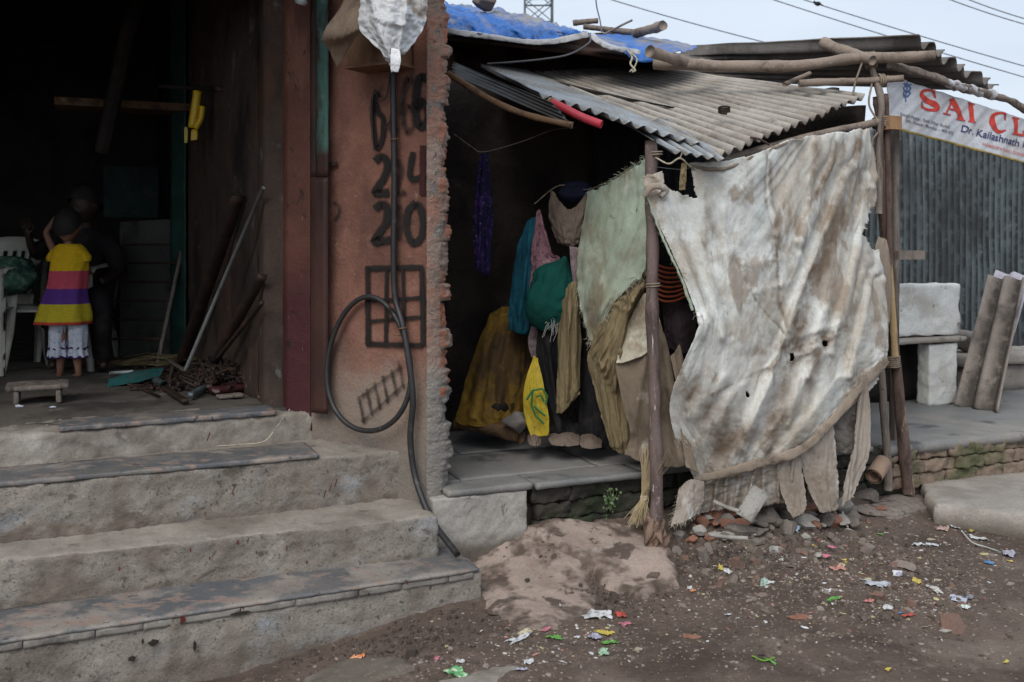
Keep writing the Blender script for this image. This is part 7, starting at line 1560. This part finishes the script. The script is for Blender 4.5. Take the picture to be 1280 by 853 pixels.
# little weed on the plinth front
wd_ = thing('weed', 'tiny pale green weed growing from the mossy plinth', 'weed', tuple(P(763,635,4.93))); mb = MB(); rn = random.Random(2); m_weed = M('pale_weed_green', (.14,.20,.09), bumps=())
for k in range(46):
    a = P(763+rn.gauss(0,5.5), 622+rn.gauss(0,9), 4.90+rn.gauss(0,.012)); r_ = rn.uniform(.004,.008); nrm = Vector((rn.gauss(0,.4), -1, rn.gauss(0,.4))).normalized(); s1 = nrm.orthogonal().normalized(); s2_ = nrm.cross(s1)
    b = len(mb.v); mb.add(([a+(s1*math.cos(q*1.047)+s2_*math.sin(q*1.047))*r_+nrm*(.002 if q % 2 else 0) for q in range(6)], [tuple(range(6))]))
mb.build('leaves', m_weed, wd_)
mb = MB(); 
for k in range(5): mb.add(tube([P(763,640,4.93), P(759+k*2.2,625,4.91), P(755+k*4,610+abs(k-2)*3,4.9)], .0012, 3))
mb.build('stem', m_weed, wd_)
string([FL(362,512,.68), P(345,535,4.78), P(330,552,4.72), P(300,556,4.70), P(270,558,4.66)], .003, m_ropep, 'string', 'pale string trailing down the top riser onto the tread')
# ================================================================ camera, light, world
cam = bpy.data.cameras.new('camera'); co = bpy.data.objects.new('camera', cam); COL.objects.link(co); scn.camera = co
co.location = (0, 0, EYE); co.rotation_euler = (math.pi/2, 0, 0); cam.lens = 35; cam.sensor_width = 36
cam.shift_y = -(426.5-HY)/1280; cam.clip_end = 500; cam.clip_start = .05
cam.dof.use_dof = True; cam.dof.focus_distance = 5.0; cam.dof.aperture_fstop = 4.0
w = bpy.data.worlds.new('World'); scn.world = w; w.use_nodes = True; nt = w.node_tree; bg = nt.nodes['Background']
EL, ROT = 48, 200
sky = nt.nodes.new('ShaderNodeTexSky'); sky.sky_type = 'NISHITA'; sky.sun_disc = False; sky.sun_elevation = math.radians(EL); sky.sun_rotation = math.radians(ROT); sky.dust_density = 5; sky.air_density = 1.5; sky.ozone_density = 2
tc = nt.nodes.new('ShaderNodeTexCoord'); nz = nt.nodes.new('ShaderNodeTexNoise'); nz.inputs['Scale'].default_value = 2.2; nz.inputs['Detail'].default_value = 5
mp = nt.nodes.new('ShaderNodeMapping'); mp.inputs['Scale'].default_value = (1,1,2.5); nt.links.new(tc.outputs['Generated'], mp.inputs['Vector']); nt.links.new(mp.outputs[0], nz.inputs['Vector'])
cr = nt.nodes.new('ShaderNodeValToRGB'); cr.color_ramp.elements[0].position = .3; cr.color_ramp.elements[0].color = (4.9,5.7,6.9,1); cr.color_ramp.elements[1].position = .7; cr.color_ramp.elements[1].color = (6.4,7.1,8.0,1)
nt.links.new(nz.outputs['Fac'], cr.inputs[0])
mx = nt.nodes.new('ShaderNodeMix'); mx.data_type = 'RGBA'; mx.inputs[0].default_value = .85
nt.links.new(sky.outputs[0], mx.inputs[6]); nt.links.new(cr.outputs[0], mx.inputs[7]); nt.links.new(mx.outputs[2], bg.inputs['Color']); bg.inputs['Strength'].default_value = .085
sl = bpy.data.lights.new('sun', 'SUN'); sl.energy = 1.4; sl.angle = math.radians(40); sl.color = (1,.97,.92); so = bpy.data.objects.new('sun', sl); COL.objects.link(so)
so.rotation_euler = (math.radians(90-EL), 0, math.radians(180-ROT))
scn.view_settings.view_transform = 'Standard'; scn.view_settings.look = 'None'; scn.view_settings.exposure = .70; scn.view_settings.gamma = 1
scn.render.engine = 'CYCLES'; scn.cycles.use_denoising = True; scn.cycles.max_bounces = 6; scn.cycles.transparent_max_bounces = 12
